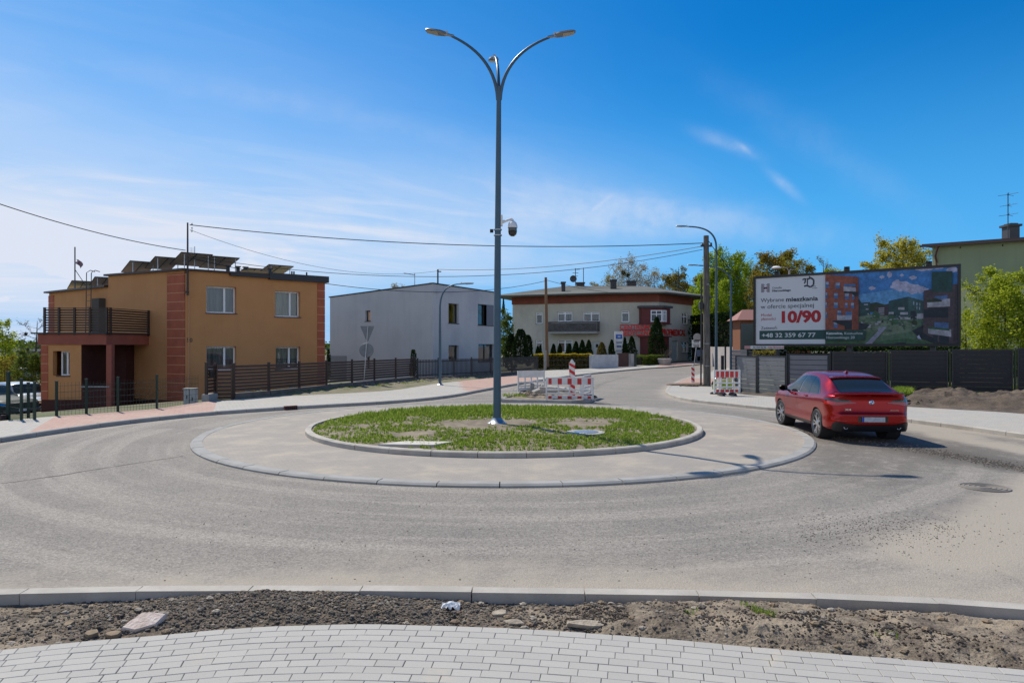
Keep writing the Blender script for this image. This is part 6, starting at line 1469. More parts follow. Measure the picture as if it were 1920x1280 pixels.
bb1 = barrier((q.x, q.y, .02), -.08, 'red and white barrier facing the camera on the splitter island', 3)
q = G(1097, 748, .0); barrier((q.x+.1, q.y+.2, .03), 1.25, 'red and white barrier turned edge-on at the right end of the splitter island', 3, wd=1.6)
q = G(996, 744, .0); bb3 = barrier((q.x, q.y, .18), .42, 'plain white back of a barrier at the left of the splitter island', 3, face=False, wd=1.35)
q = G(1363, 742, .1); barrier((q.x, q.y, .12), .05, 'red and white barrier on the right pavement beside the grey fence', 3, wd=1.25); 
bb4 = [o for o in COL.objects if o.get('label', '').startswith('red and white barrier on the right')][0]; bb4.scale = (.95, 1, 1.12)
q = G(1352, 740, .1); barrier((q.x-.02, q.y+.35, .1), 1.35, 'narrow edge-on barrier half hidden behind the right pavement barrier', 2, wd=1.0)
# beacon boards
def beacon(loc, h0, h1, label, w=.125, pole=True, parent_z=0):
    t = thing('beacon_board', loc, label, 'beacon', None); x, y, z = loc
    mb = MB(); mb.box(x-w, x+w, y-.02, y+.02, z+h0, z+h1); mb.add([(x-w*.8, y-.02, z+h1), (x+w*.8, y-.02, z+h1), (x+w*.8, y+.02, z+h1), (x-w*.8, y+.02, z+h1), (x-.02, y-.02, z+h1+.14), (x+.02, y+.02, z+h1+.14)], [(0, 1, 4), (1, 2, 5, 4), (2, 3, 5), (3, 0, 4, 5)]); obj('board', mb, mt['white_refl'], t)
    n = int((h1-h0)/.28)
    for k in range(n):
        zz0 = z+h0+(h1-h0)*k/n+.02; hh = (h1-h0)/n*.5; mb = MB(); mb.add([(x-w, y-.023, zz0+.16), (x+w, y-.023, zz0-.0), (x+w, y-.023, min(zz0+hh, z+h1)), (x-w, y-.023, min(zz0+hh+.16, z+h1))], [(0, 1, 2, 3)]); obj('stripe', mb, mt['red_refl'], t)
    return t
q = G(1074, 752, .0); t = beacon((q.x, q.y+.35, .1), .05, 1.5, 'tall red and white striped beacon board behind the splitter barrier')
mb = MB(); mb.box(q.x-.3, q.x+.3, q.y+.1, q.y+.6, .02, .12); obj('foot', mb, mt['black_plastic'], t)
q = G(1299, 717, .1); beacon((q.x, q.y, .12), .0, .92, 'slim red and white marker post on the right pavement near the planks', .1)
# rubble on the splitter island
def slabobj(name, px_, py_, size, rot, label, mat, z=.2):
    q = G(px_, py_); t = MB(); Mx = Matrix.Translation((q.x, q.y, z)) @ Matrix.Rotation(rot[2], 4, 'Z') @ Matrix.Rotation(rot[1], 4, 'Y') @ Matrix.Rotation(rot[0], 4, 'X')
    a, b, c = size; t.box(-a/2, a/2, -b/2, b/2, -c/2, c/2, M=Mx); o = bev(obj(name, t, mat), .012); return tag(o, label, 'concrete block', 'loose kerb stones on the splitter island')
slabobj('kerb_stone', 997, 745, (.16, .3, .52), (.1, .12, .1), 'upright dark kerb stone under the white barrier', mt['kerbd'], .36); slabobj('kerb_stone', 1013, 745, (.2, .3, .5), (.1, .55, .2), 'leaning kerb stone in the middle of the splitter rubble', mt['kerb'], .32)
slabobj('kerb_stone', 1026, 746, (.75, .3, .33), (0, .05, .1), 'kerb stone lying flat left of the striped barrier', mt['kerb'], .32); slabobj('kerb_stone', 1005, 748, (.4, .16, .28), (.4, -.3, .6), 'small pale kerb stone tilted beside the upright one', mt['kerb'], .28)
mb = MB()
for _ in range(150):
    q = G(R.gauss(1030, 28), R.uniform(738, 751)); rockmesh(mb, q.x, q.y, .24, .03+.13*R.random()**3, R.choice((1, 2, 2)), .8)
tag(obj('island_rubble', mb, m_st), 'broken rubble lying on the splitter island between the barriers', 'rubble', kind='stuff')
slabobj('kerb_stone', 1043, 741, (.9, .28, .2), (.1, .08, -.5), 'long kerb stone lying slantwise behind the striped barrier', mt['kerb'], .3)
# planks by the pole
q = G(1285, 722, .1)
for k in range(3):
    mb = MB(); Mx = Matrix.Translation((q.x-.2+.15*k, q.y-.35+.28*k, .16+.012*k)) @ Matrix.Rotation(.04+.05*k, 4, 'Z'); mb.box(-.95, .95, -.1, .1, -.025, .025, M=Mx); tag(obj('plank', mb, M('plank_wood', (.38, .27, .19), .8, (.28, .19, .13), 6, stretch=(1, 8, 8))), ('nearest', 'middle', 'farthest')[k]+' wooden plank lying on the corner pavement left of the pole', 'plank', 'planks on the corner pavement')
mb = MB(); 
for k in range(40): a_ = R.uniform(0, 6.28); r_ = R.uniform(0, .5); rockmesh(mb, wp.x-.9+r_*cos(a_)*1.4, wp.y-.1+r_*sin(a_)*.6, .14, R.uniform(.06, .16))
tag(obj('soil_pile', mb, m_heap), 'small dark pile of dug soil at the foot of the wooden pole', 'soil', kind='stuff')
# covers on the island
c_ = covers[0][0]; q = G(780, 829, .2); mb = MB(); Mx = Matrix.Translation((q.x, q.y, isl_h(q.x, q.y)+.01)) @ Matrix.Rotation(-.02, 4, 'Z'); 
vs = [Mx @ Vector(v) for z in (-.06, .035) for v in ((-.78, -.22, z), (.42, -.3, z), (.78, .2, z), (-.28, .27, z))]
mb.add(vs, [(4, 5, 6, 7), (0, 1, 5, 4), (1, 2, 6, 5), (2, 3, 7, 6), (3, 0, 4, 7)]); o = obj('square_cover', mb, M('pale_concrete', (.55, .52, .46), .9, (.48, .45, .40), 4), None); tag(o, 'pale square concrete manhole cover set in the island soil', 'manhole cover')
q = G(1098, 812, .2); t = thing('round_cover', (q.x, q.y, isl_h(q.x, q.y)), 'round concrete manhole cover in the grass right of the tall lamp', 'manhole cover')
mb = MB(); mb.lathe([(0, .05), (.46, .05), (.46, -.1)], 28, (q.x, q.y, isl_h(q.x, q.y))); obj('ring', mb, mt['concrete'], t, smooth=True); mb = MB(); mb.lathe([(0, .062), (.30, .06), (.32, .045)], 24, (q.x, q.y, isl_h(q.x, q.y))); obj('lid', mb, mt['galv'], t)
# manhole on the road, kerb inlet
q = G(1846, 914); t = thing('road_manhole', q, 'cast iron round manhole cover in the asphalt at the right', 'manhole cover'); mb = MB(); mb.lathe([(0, .008), (.36, .008), (.36, .0)], 36, (q.x, q.y, 0)); obj('lid', mb, M('cast_iron', (.15, .135, .115), .8, (.24, .21, .175), 12), t)
mb = MB()
for r_ in (.08, .15, .22, .29, .345): mb.lathe([(r_-.014, .008), (r_-.012, .018), (r_+.012, .018), (r_+.014, .008)], 36, (q.x, q.y, 0))
obj('raised_ribs', mb, M('iron_ribs', (.22, .195, .165), .7), t)
q0 = G(534, 769); q1 = G(557, 767.5); Fc = Fac(q0, q1); t = thing('kerb_inlet', q0, 'rusty red storm drain inlet set into the far kerb', 'drain'); mb = MB(); Fc.box(mb, 0, Fc.L, -.1, .03, .0, .15); obj('body', mb, M('inlet_rust', (.18, .055, .035), .8, (.10, .035, .03), 10), t)
mb = MB()
for k in range(6): u = Fc.L*(k+.5)/6; Fc.box(mb, u-.03, u+.03, .03, .034, .02, .12)
obj('slots', mb, mt['interior'], t)
# near strip items
def flatrock(name, px_, py_, poly_, th, label, mat, cat, tilt=(0, 0)):
    q = G(px_, py_, .1); z = strip_h(q.x, q.y); Mx = Matrix.Translation((q.x, q.y, z+th*.5)) @ Matrix.Rotation(tilt[0], 4, 'X') @ Matrix.Rotation(tilt[1], 4, 'Y'); vs = []
    for zz_, s_ in ((-th/2, 1), (th*.2, 1.0), (th/2, .92)): vs += [Mx @ Vector((x*s_, y*s_, zz_+R.uniform(-.003, .003))) for x, y in poly_]
    n = len(poly_); t_ = MB().add(vs, [tuple(range(2*n, 3*n))]+[(k*n+i, k*n+(i+1) % n, k*n+n+(i+1) % n, k*n+n+i) for k in (0, 1) for i in range(n)]); return tag(obj(name, t_, mat), label, cat)
m_slab = M('pinkish_limestone', (.62, .53, .47), .9, (.50, .40, .34), 9, bump=.6, bs=40)
m_flat = M('dusty_flat_stone', (.42, .355, .275), .95, (.30, .25, .19), 14, bump=.8, bs=30)
flatrock('stone_slab', 269, 1174, [(-.13, -.085), (-.02, -.10), (.11, -.02), (.145, .09), (.04, .10), (-.05, .085), (-.10, .0)], .035, 'flat pale pinkish stone slab lying on the dark gravel', m_slab, 'stone', (.38, .1))
for (px_, py_, w, h, lab) in ((937, 1144, .085, .05, 'flat beige stone near the middle of the soil strip'), (965, 1162, .10, .035, 'flat brown stone at the paver edge in the middle'), (1103, 1172, .17, .05, 'long jagged pale stone against the paver edge'), (1448, 1127, .17, .05, 'pale sandy slab resting against the near kerb'), (172, 1186, .06, .05, 'rounded brown stone left of the pale slab'), (130, 1163, .04, .05, 'upright reddish brown pebble on the left gravel'), (213, 1188, .06, .045, 'angular tan stone just left of the pale slab'), (70, 1138, .05, .035, 'tan stone beside the kerb at far left')):
    n = 9; flatrock('stone', px_, py_, [(w*cos(2*pi*i/n)*R.uniform(.6, 1.1), h*1.0*sin(2*pi*i/n)*R.uniform(.75, 1.1)) for i in range(n)], .028, lab, m_flat if w > .08 else m_st[1], 'stone', (R.uniform(0, .25), R.uniform(-.1, .1)))
q = G(845, 1131, .1); mb = MB(); vs = []; z = strip_h(q.x, q.y)
for i in range(9):
    for j in range(9):
        u_, v_ = i/8-.5, j/8-.5; rr_ = sqrt(u_*u_+v_*v_); vs.append((q.x+u_*.16, q.y+v_*.10, z+.045*max(0, 1-rr_*1.7)+.05*noise.noise((u_*7, v_*7, 2))+.01))
mb.add(vs, [(i*9+j, i*9+j+9, i*9+j+10, i*9+j+1) for i in range(8) for j in range(8)]); tag(obj('plastic_bag', mb, M('thin_plastic', (.78, .78, .77), .4)), 'crumpled white plastic scrap against the near kerb', 'litter')
# weed on the strip
mb = MB(); tint = []
for (px_, py_, n) in ((1425, 1160, 26), (1440, 1165, 30), (1395, 1150, 14), (1300, 1156, 8), (1668, 1200, 8)):
    q = G(px_, py_, .1)
    for _ in range(n): x = q.x+R.gauss(0, .05); y = q.y+R.gauss(0, .04); blades(mb, tint, x, y, strip_h(x, y)-.005, 2, .05, .01, .0035)
tuft_obj('weeds', mb, tint, mt['grass'], 'few sparse weeds growing on the sandy soil strip', 'weeds')
# verge grass left and right
mb = MB(); tint = []
for _ in range(2600):
    px_ = R.uniform(470, 940); f = R.random(); y0_ = 750-(px_-470)*.085; q = G(px_, y0_-1-f*9)
    if noise.noise((q.x*.8, q.y*.8, 3)) < (-.05 if px_ < 680 else .2): continue
    blades(mb, tint, q.x, q.y, hf(q.x, q.y)+.12, 3, .10, .06, .012)
for _ in range(500):
    q = P(R.uniform(1676, 1705), R.uniform(27.0, 28.8)); blades(mb, tint, q.x, q.y, .15, 4, .45, .15, .02)
for _ in range(900):
    q = P(R.uniform(1560, 1960), R.uniform(29.6, 31.5)); blades(mb, tint, q.x, q.y, .25, 3, .35, .12, .02)
for _ in range(160): q = G(R.uniform(1340, 1372), R.uniform(722, 738)); blades(mb, tint, q.x, q.y, .15, 4, .22, .1, .015)
for _ in range(60): q = G(R.uniform(945, 985), R.uniform(746, 751)); blades(mb, tint, q.x, q.y, .15, 4, .12, .1, .012)
tuft_obj('verge_grass', mb, tint, mt['grass'], 'scruffy grass along the verges and fence feet')
# ================================================================== CARS
def catmull(xs, ys, x):
    n = len(xs)
    if x <= xs[0]: return ys[0]
    if x >= xs[-1]: return ys[-1]
    i = 0
    while xs[i+1] < x: i += 1
    h = xs[i+1]-xs[i]; t = (x-xs[i])/h
    def sl(k):
        if k == 0: return (ys[1]-ys[0])/(xs[1]-xs[0])
        if k == n-1: return (ys[-1]-ys[-2])/(xs[-1]-xs[-2])
        a = (ys[k]-ys[k-1])/(xs[k]-xs[k-1]); b = (ys[k+1]-ys[k])/(xs[k+1]-xs[k])
        return 0 if a*b <= 0 else 2*a*b/(a+b)
    m0, m1 = sl(i)*h, sl(i+1)*h
    return (2*t**3-3*t*t+1)*ys[i]+(t**3-2*t*t+t)*m0+(-2*t**3+3*t*t)*ys[i+1]+(t**3-t*t)*m1
class CarShape:
    def __init__(c, Ln, Wd, roof, belt, bot, wr, rake, y0=.70, rr=.42, fr=.55):
        c.L, c.W = Ln, Wd/2; c.roof, c.belt, c.bot, c.wr, c.rake = roof, belt, bot, wr, rake; c.y0, c.rr, c.fr = y0, rr, fr
    def tb(c, t, s): return catmull([p[0] for p in t], [p[1] for p in t], s)
    def plan(c, s):            # width factor from rounded ends
        f = 1.
        if s < c.rr: f = c.y0+(1-c.y0)*sqrt(max(0, 1-(1-s/c.rr)**2))
        e = c.L-s
        if e < c.fr: f = min(f, .62+.38*sqrt(max(0, 1-(1-e/c.fr)**2)))
        return f
    def ring(c, s):            # control points (y,z) from bottom centre to top centre
        W = c.W; zb, ze, zr, wr = c.tb(c.bot, s), c.tb(c.belt, s), c.tb(c.roof, s), c.tb(c.wr, s); wr = min(wr, .985)
        up = zr-ze
        pts = [(0, zb), (.70*W, zb), (.90*W, zb+.02), (.965*W, zb+.10), (.972*W, zb+.22), (.962*W, zb+(ze-zb)*.45), (.985*W, zb+(ze-zb)*.62), (1.0*W, zb+(ze-zb)*.80), (.985*W, ze-.07), (.945*W, ze)]
        if up > .12:
            k = (up-.12)/.4; k = min(1, k)
            wt = wr*W; 
            pts += [(.925*W*(1-0)+0, ze+.025), (.925*W+(wt-.925*W)*.5+.012, ze+up*.5), (wt+.0, zr-.09*k-.02), (wt*.86, zr-.025), (wt*.5, zr-.004), (0, zr)]
        else: pts += [(.90*W, ze+up*.3), (.80*W, ze+up*.55), (.66*W, ze+up*.75), (.5*W, ze+up*.88), (.27*W, ze+up*.97), (0, zr)]
        f = c.plan(s); return [(y*f, z) for y, z in pts]
    def sec(c, s, v):          # v in [0,15]
        r = c.ring(s); n = len(r); i = min(int(v), n-2); t = v-i
        p = [Vector(r[max(0, i-1)]), Vector(r[i]), Vector(r[i+1]), Vector(r[min(n-1, i+2)])]
        tt = .42
        a = (p[2]-p[0])*tt; b = (p[3]-p[1])*tt
        if i == 0: a = (p[2]-p[1])*.8
        if i+2 > n-1: b = Vector((p[2].x-p[1].x, 0))*.8
        lim = (p[2]-p[1]).length*1.2
        if a.length > lim: a = a.normalized()*lim
        if b.length > lim: b = b.normalized()*lim
        q = (2*t**3-3*t*t+1)*p[1]+(t**3-2*t*t+t)*a+(-2*t**3+3*t*t)*p[2]+(t**3-t*t)*b
        return q
    def x(c, s, y, z):         # shear of both ends
        k = max(0, 1-s/.9); x = s+c.tb(c.rake, z)*k**1.5
        e = c.L-s; kf = max(0, 1-e/.6); x -= kf**1.5*(.16*sm((z-.62)/.3)+.10*sm((.42-z)/.2))
        fb = .035*max(0, 1-s/.15); x -= fb*(1-min(1, (y/(c.y0*c.W))**2))
        return x
    def pt(c, s, v, side=1, out_=0.):
        q = c.sec(s, v); p = Vector((c.x(s, q.x, q.y), side*q.x, q.y))
        if out_:
            e = .02; a = c.sec(s+e, v); b = c.sec(s, min(15, v+.05)); b0 = c.sec(s, max(0, v-.05))
            du = Vector((c.x(s+e, a.x, a.y), side*a.x, a.y))-p; dv = Vector((c.x(s, b.x, b.y)-c.x(s, b0.x, b0.y), side*(b.x-b0.x), b.y-b0.y)); n = du.cross(dv)
            if n.length > 1e-9:
                n.normalize(); 
                if n.y*side < 0 or (abs(n.y) < .05 and n.z < 0): n = -n
                p += n*out_
        return p
    def rear(c, y, z, out_=.006):   # point on the tail surface, x from (y,z)
        lo, hi = 0., 1.2
        def half(s):
            r = c.ring(s); best = 0
            for i in range(3, 9):
                (a, b), (d, e) = r[i], r[i+1]
                if b <= z <= e: return a+(d-a)*(z-b)/max(1e-6, e-b)
            return r[8][0] if z > r[9][1] else r[3][0]
        ay = abs(y)
        if ay <= half(0): s = 0.
        else:
            for _ in range(24):
                m = (lo+hi)/2
                if half(m) < ay: lo = m
                else: hi = m
            s = hi
        return Vector((c.x(s, ay, z)-out_, y+(out_*.7*(1 if y > 0 else -1) if s > .02 else 0), z))
    def body(c, NS=110, K=60):
        ss = [0.0, .006, .02, .045, .08, .13, .19, .26]+[.26+(c.L-.26-.3)*i/(NS-1) for i in range(1, NS)]+[c.L-e for e in (.22, .15, .10, .06, .03, .012, .003)]
        vs15 = [15*k/K for k in range(K+1)]; mb = MB(); vs = []
        for s in ss:
            for v in vs15: p = c.pt(s, v); vs.append(tuple(p))
            for v in vs15[1:-1][::-1]: p = c.pt(s, v); vs.append((p.x, -p.y, p.z))
        n = 2*K; fs = []
        for i in range(len(ss)-1):
            for k in range(n): fs.append((i*n+k, i*n+(k+1) % n, (i+1)*n+(k+1) % n, (i+1)*n+k))
        mb.add(vs, fs)
        for base, x_ in ((0, 0), ((len(ss)-1)*n, c.L)):     # end caps as strips left-right
            prev = None; M_ = 16
            for k in range(K+1):
                a = Vector(vs[base+k]); b = Vector((a.x, -a.y, a.z)) 
                if k in (0, K): row = [base+k]
                else:
                    row = [base+k]; w = abs(a.y)
                    for j in range(1, M_):
                        y = w*(1-2*j/M_); z = a.z; s_ = 0 if base == 0 else c.L
                        # keep bow continuous
                        dx = 0
                        if base == 0: dx = -.035*(1-min(1, (y/(c.y0*c.W))**2))+.035*(1-min(1, (w/(c.y0*c.W))**2))
                        else: dx = .06*(1-(y/max(.01, w))**2)*min(1, w/.5)
                        mb.v.append((a.x+dx, y, z)); row.append(len(mb.v)-1)
                    row.append(base+n-k)
                if prev:
                    if len(prev) == 1: 
                        for j in range(len(row)-1): mb.f.append([prev[0], row[j], row[j+1]]); mb.m.append(0)
                    elif len(row) == 1:
                        for j in range(len(prev)-1): mb.f.append([prev[j], row[0], prev[j+1]]); mb.m.append(0)
                    else:
                        for j in range(len(row)-1): mb.f.append([prev[j], row[j], row[j+1], prev[j+1]]); mb.m.append(0)
                prev = row
        return mb
    def patch(c, poly, side, out_=.005, ns=16, nv=8):
        """patch bounded by s0(v),s1(v) for v in a range; poly = [(v, s0, s1), ...]"""
        mb = MB(); vs = []; v0, v1 = poly[0][0], poly[-1][0]; xs = [p[0] for p in poly]
        for j in range(nv+1):
            v = v0+(v1-v0)*j/nv; a = catmull(xs, [p[1] for p in poly], v); b = catmull(xs, [p[2] for p in poly], v)
            for i in range(ns+1): vs.append(tuple(c.pt(a+(b-a)*i/ns, v, side, out_)))
        mb.add(vs, [(j*(ns+1)+i, j*(ns+1)+i+1, (j+1)*(ns+1)+i+1, (j+1)*(ns+1)+i) for j in range(nv) for i in range(ns)]); return mb
    def rpatch(c, prof, out_=.008, ny=12, nz=5):
        """tail patch: prof = [(y, z0, z1), ...] ordered by y"""
        prof = sorted(prof); mb = MB(); vs = []; ys = [p[0] for p in prof]
        for i in range(ny+1):
            y = ys[0]+(ys[-1]-ys[0])*i/ny; a = catmull(ys, [p[1] for p in prof], y); b = catmull(ys, [p[2] for p in prof], y)
            for j in range(nz+1): vs.append(tuple(c.rear(y, a+(b-a)*j/nz, out_)))
        mb.add(vs, [(i*(nz+1)+j, (i+1)*(nz+1)+j, (i+1)*(nz+1)+j+1, i*(nz+1)+j+1) for i in range(ny) for j in range(nz)]); return mb
def make_wheel(parent, x, y, side, r, steer, spokes, rimm, two=True):
    e = bpy.data.objects.new('wheel', None); 
    mb = MB(); w = .235
    prof = [(.70*r, -w*.46), (.80*r, -w*.5), (.93*r, -w*.5), (.985*r, -w*.42), (r, -w*.25), (r, w*.25), (.985*r, w*.42), (.93*r, w*.5), (.80*r, w*.5), (.70*r, w*.46), (.69*r, 0)]
    mb.lathe(prof, 40, (0, 0, 0), 'y', closed=True)
    tyre = obj('wheel', mb, mt['rubber'], parent, smooth=True, local=True, fix=True); tyre.location = (x, y, r); tyre.rotation_euler = (0, 0, steer)
    mb = MB(); R_ = .71*r
    mb.lathe([(R_*.97, -w*.4), (R_, -w*.42), (R_, w*.44), (R_*.955, w*.46), (R_*.94, w*.40), (R_*.93, -w*.38)], 36, (0, 0, 0), 'y', closed=True)
    for k in range(spokes):
        for da in ((-.17, .17) if two else (0,)):
            a = 2*pi*k/spokes; a1 = a+da
            ca, sa = cos(a+da*.55), sin(a+da*.55); cb, sb = cos(a1+da*.35), sin(a1+da*.35)
            p0 = Vector((.055*ca, 0, .055*sa)); p1 = Vector((R_*.96*cb, 0, R_*.96*sb)); t = (p1-p0).normalized(); n_ = Vector((-t.z, 0, t.x)); w0, w1 = .022, .017
            vs = [p0-n_*w0, p0+n_*w0, p1+n_*w1, p1-n_*w1]; f = [Vector((v.x, side*w*.36, v.z)) for v in vs[:2]]+[Vector((v.x, side*w*.42, v.z)) for v in vs[2:]]; b_ = [Vector((v.x, side*w*.16, v.z)) for v in vs]
            mb.add(f+b_, [(0, 1, 2, 3), (7, 6, 5, 4), (0, 4, 5, 1), (1, 5, 6, 2), (2, 6, 7, 3), (3, 7, 4, 0)])
    mb.lathe([(0, side*w*.42), (.05, side*w*.42), (.075, side*w*.36), (.075, side*w*.1)], 16, (0, 0, 0), 'y')
    obj('rim', mb, rimm, tyre, local=True, fix=True)
    mb = MB(); mb.lathe([(0, side*w*.02), (R_*.72, side*w*.02), (R_*.72, side*w*-.1), (0, -side*w*.1)], 24, (0, 0, 0), 'y'); obj('brake_disc', mb, mt['dark_grey'], tyre, local=True, fix=True)
    mb = MB(); mb.lathe([(0, -side*w*.2), (R_*.93, -side*w*.2)], 24, (0, 0, 0), 'y'); obj('wheel_back', mb, mt['interior'], tyre, local=True)
    return tyre
m_redp = M('red_car_paint', (.33, .0035, .003), .27, metal=.7, coat=.6, spec=.2)
m_rim = M('rim_alloy', (.50, .50, .52), .25, metal=.9); m_rimd = M('rim_black', (.02, .02, .022), .3)
m_tail = M('tail_light_red', (.42, .008, .010), .12, coat=1.0); m_smoke = M('smoked_lens', (.015, .004, .005), .1, coat=1.0)
def carbody(cs, t, paint, wheels, r, arch):
    mb = cs.body(); b = obj('body', mb, paint, t, smooth='all', local=True, fix=True)
    cut = MB()
    for x in wheels:
        for s_ in (-1, 1): cut.lathe([(0, s_*(cs.W-.32)), (arch, s_*(cs.W-.32)), (arch, s_*(cs.W+.2)), (0, s_*(cs.W+.2))], 40, (x, 0, r-.0), 'y')
    co = obj('cutter', cut, mt['interior'], None, local=True, fix=True)
    co.parent = t; md = b.modifiers.new('arches', 'BOOLEAN'); md.operation = 'DIFFERENCE'; md.solver = 'EXACT'; md.object = co; md.material_mode = 'TRANSFER'
    bpy.context.view_layer.update(); dg = bpy.context.evaluated_depsgraph_get(); me = bpy.data.meshes.new_from_object(b.evaluated_get(dg)); b.modifiers.clear(); old = b.data; b.data = me; bpy.data.meshes.remove(old)
    me.polygons.foreach_set('use_smooth', [True]*len(me.polygons)); me.set_sharp_from_angle(angle=radians(32)); bpy.data.objects.remove(co)
    return b
# --- the red coupe-suv
th = radians(-4.5)
Wrl = Vector((7.62, 17.12))               # outer contact of rear left wheel
fd_ = Vector((-sin(th), cos(th))); lf_ = Vector((-fd_.y, fd_.x))
SC_ = 1.0; cx0 = Wrl-fd_*.98*SC_-lf_*.95*SC_
car = thing('red_car', (cx0.x, cx0.y, .004), 'shiny red coupe-style SUV seen from behind rounding the traffic island', 'car', rz=atan2(fd_.y, fd_.x))
cs = CarShape(4.75, 1.93,
    roof=[(0, 1.150), (.10, 1.165), (.22, 1.175), (.40, 1.225), (.75, 1.395), (1.0, 1.500), (1.2, 1.550), (1.6, 1.602), (2.1, 1.625), (2.6, 1.610), (3.0, 1.525), (3.45, 1.26), (3.7, 1.125), (3.9, 1.085), (4.3, 1.01), (4.6, .90), (4.75, .80)],
    belt=[(0, 1.075), (.3, 1.085), (.7, 1.08), (1.4, 1.055), (2.6, 1.02), (3.5, 1.0), (3.9, .985), (4.3, .92), (4.6, .82), (4.75, .72)],
    bot=[(0, .40), (.06, .33), (.3, .27), (.7, .25), (4.1, .25), (4.5, .24), (4.75, .30)],
    wr=[(0, .80), (.4, .74), (.9, .695), (1.5, .68), (2.6, .68), (3.1, .70), (3.7, .86), (4.75, .9)],
    rake=[(.25, .10), (.38, .03), (.50, -.0), (.66, .0), (.72, .035), (.86, .075), (1.0, .10), (1.08, .085), (1.14, .03), (1.18, .0), (1.3, 0)], y0=.70, rr=.50)
body = carbody(cs, car, m_redp, (.98, 3.85), .362, .405)
for x, st in ((.98, 0), (3.85, .10)):
    for s_ in (1, -1): make_wheel(car, x, s_*(.965-.135), s_, .362, st, 5, m_rim)
for x in (.98, 3.85):
    for s_ in (1, -1):
        mb = MB(); mb.lathe([(0, s_*.62), (.40, s_*.62), (.40, s_*.93)], 30, (x, 0, .362), 'y'); obj('wheel_liner', mb, mt['interior'], car, local=True)
def cp_(name, mb, mat, smooth=True): return obj(name, mb, mat, car, smooth='all' if smooth else False, local=True)
mcg = mt['carglass']; mcs = M('dark_car_glass', (.014, .018, .019), .06, spec=.35)
mbp_ = M('gloss_black', (.006, .006, .007), .12, coat=.6)
for s_ in (1, -1):
    # window surround then the panes (v: 9.6 belt .. 12.3 roof rail)
    cp_('window_surround', cs.patch([(9.95, .86, 3.56), (10.6, .98, 3.42), (11.2, 1.18, 3.23), (11.7, 1.42, 3.04), (12.0, 1.72, 2.86)], s_, .003, 40, 10), mbp_)
    cp_('side_window', cs.patch([(10.06, 2.42, 3.44), (10.6, 2.40, 3.33), (11.2, 2.37, 3.16), (11.65, 2.35, 2.99), (11.88, 2.34, 2.86)], s_, .007), mcs)
    cp_('side_window', cs.patch([(10.06, 1.62, 2.32), (10.6, 1.63, 2.30), (11.2, 1.65, 2.27), (11.65, 1.68, 2.25), (11.88, 1.72, 2.24)], s_, .007), mcs)
    cp_('side_window', cs.patch([(10.10, .98, 1.57), (10.5, 1.05, 1.58), (11.0, 1.19, 1.59), (11.4, 1.36, 1.61), (11.65, 1.52, 1.62)], s_, .007), mcs)
    # door seams, handles, sills
    for sx in ([(5, 2.37, 2.38), (9.9, 2.37, 2.38)], [(6.8, 1.50, 1.508), (9.9, 1.22, 1.228)], [(4.4, 3.42, 3.43), (9.9, 3.40, 3.41)]): cp_('door_seam', cs.patch(sx, s_, .0015, 1, 12), mbp_)
    cp_('sill_trim', cs.patch([(2.4, 1.42, 3.42), (3.2, 1.42, 3.42)], s_, .006, 20, 3), mt['black_plastic'])
    for sx in (1.72, 2.62):
        p_ = cs.pt(sx, 8.25, s_, .03); mb = MB(); mb.tube([p_-Vector((.1, s_*.03, 0)), p_-Vector((.06, 0, 0)), p_+Vector((.06, 0, .0)), p_+Vector((.1, -s_*.03, 0))], .014, 8); cp_('door_handle', mb, m_redp)
    # mirror
    p_ = cs.pt(3.22, 10.0, s_, .02); mb = MB(); n = 12; vs = []; fs = []
    for i, (dx, k) in enumerate(((-.05, .86), (-.045, 1), (.02, .95), (.09, .7), (.12, .3))):
        for j in range(n): w = 2*pi*j/n; vs.append((p_.x+dx, p_.y+s_*(.15+.125*k*cos(w)*(1 if abs(cos(w)) < .8 else .96)), p_.z+.07+.085*k*sin(w)))
    for i in range(4):
        for j in range(n): fs.append((i*n+j, i*n+(j+1) % n, (i+1)*n+(j+1) % n, (i+1)*n+j))
    fs += [tuple(range(n)), tuple(range(4*n, 5*n))]; mb.add(vs, fs); mb.tube([p_+Vector((.03, -s_*.02, .0)), p_+Vector((.03, s_*.1, .03))], .028, 6); cp_('side_mirror', mb, mt['black_plastic'])
    # tail lights: smoked upper wedge, red lower blade
    cp_('tail_light', cs.rpatch([(s_*.42, .945, .955), (s_*.50, .94, 1.0), (s_*.72, .935, 1.035), (s_*.90, .93, 1.04), (s_*.945, .94, 1.02)][::1], .008, 18, 4), m_smoke)
    tl = cp_('tail_light', cs.rpatch([(s_*.36, .935, .955), (s_*.55, .915, .957), (s_*.75, .885, .96), (s_*.90, .88, .975), (s_*.955, .90, .97)], .013, 18, 4), m_tail)
    cp_('bumper_reflector', cs.rpatch([(s_*.60, .52, .528), (s_*.70, .52, .54), (s_*.86, .525, .545)], .01, 8, 2), m_tail)
    mb = MB(); q = cs.rear(s_*.60, .36, .0); mb.lathe([(.040, .08), (.040, -.035), (.052, -.035), (.052, .08)], 20, (q.x+.02, s_*.60, .375), 'x', closed=True); cp_('exhaust', mb, m_rim); mb = MB(); mb.lathe([(0, -.02), (.04, -.02)], 16, (q.x+.02, s_*.60, .375), 'x'); cp_('exhaust_hole', mb, mt['interior'])
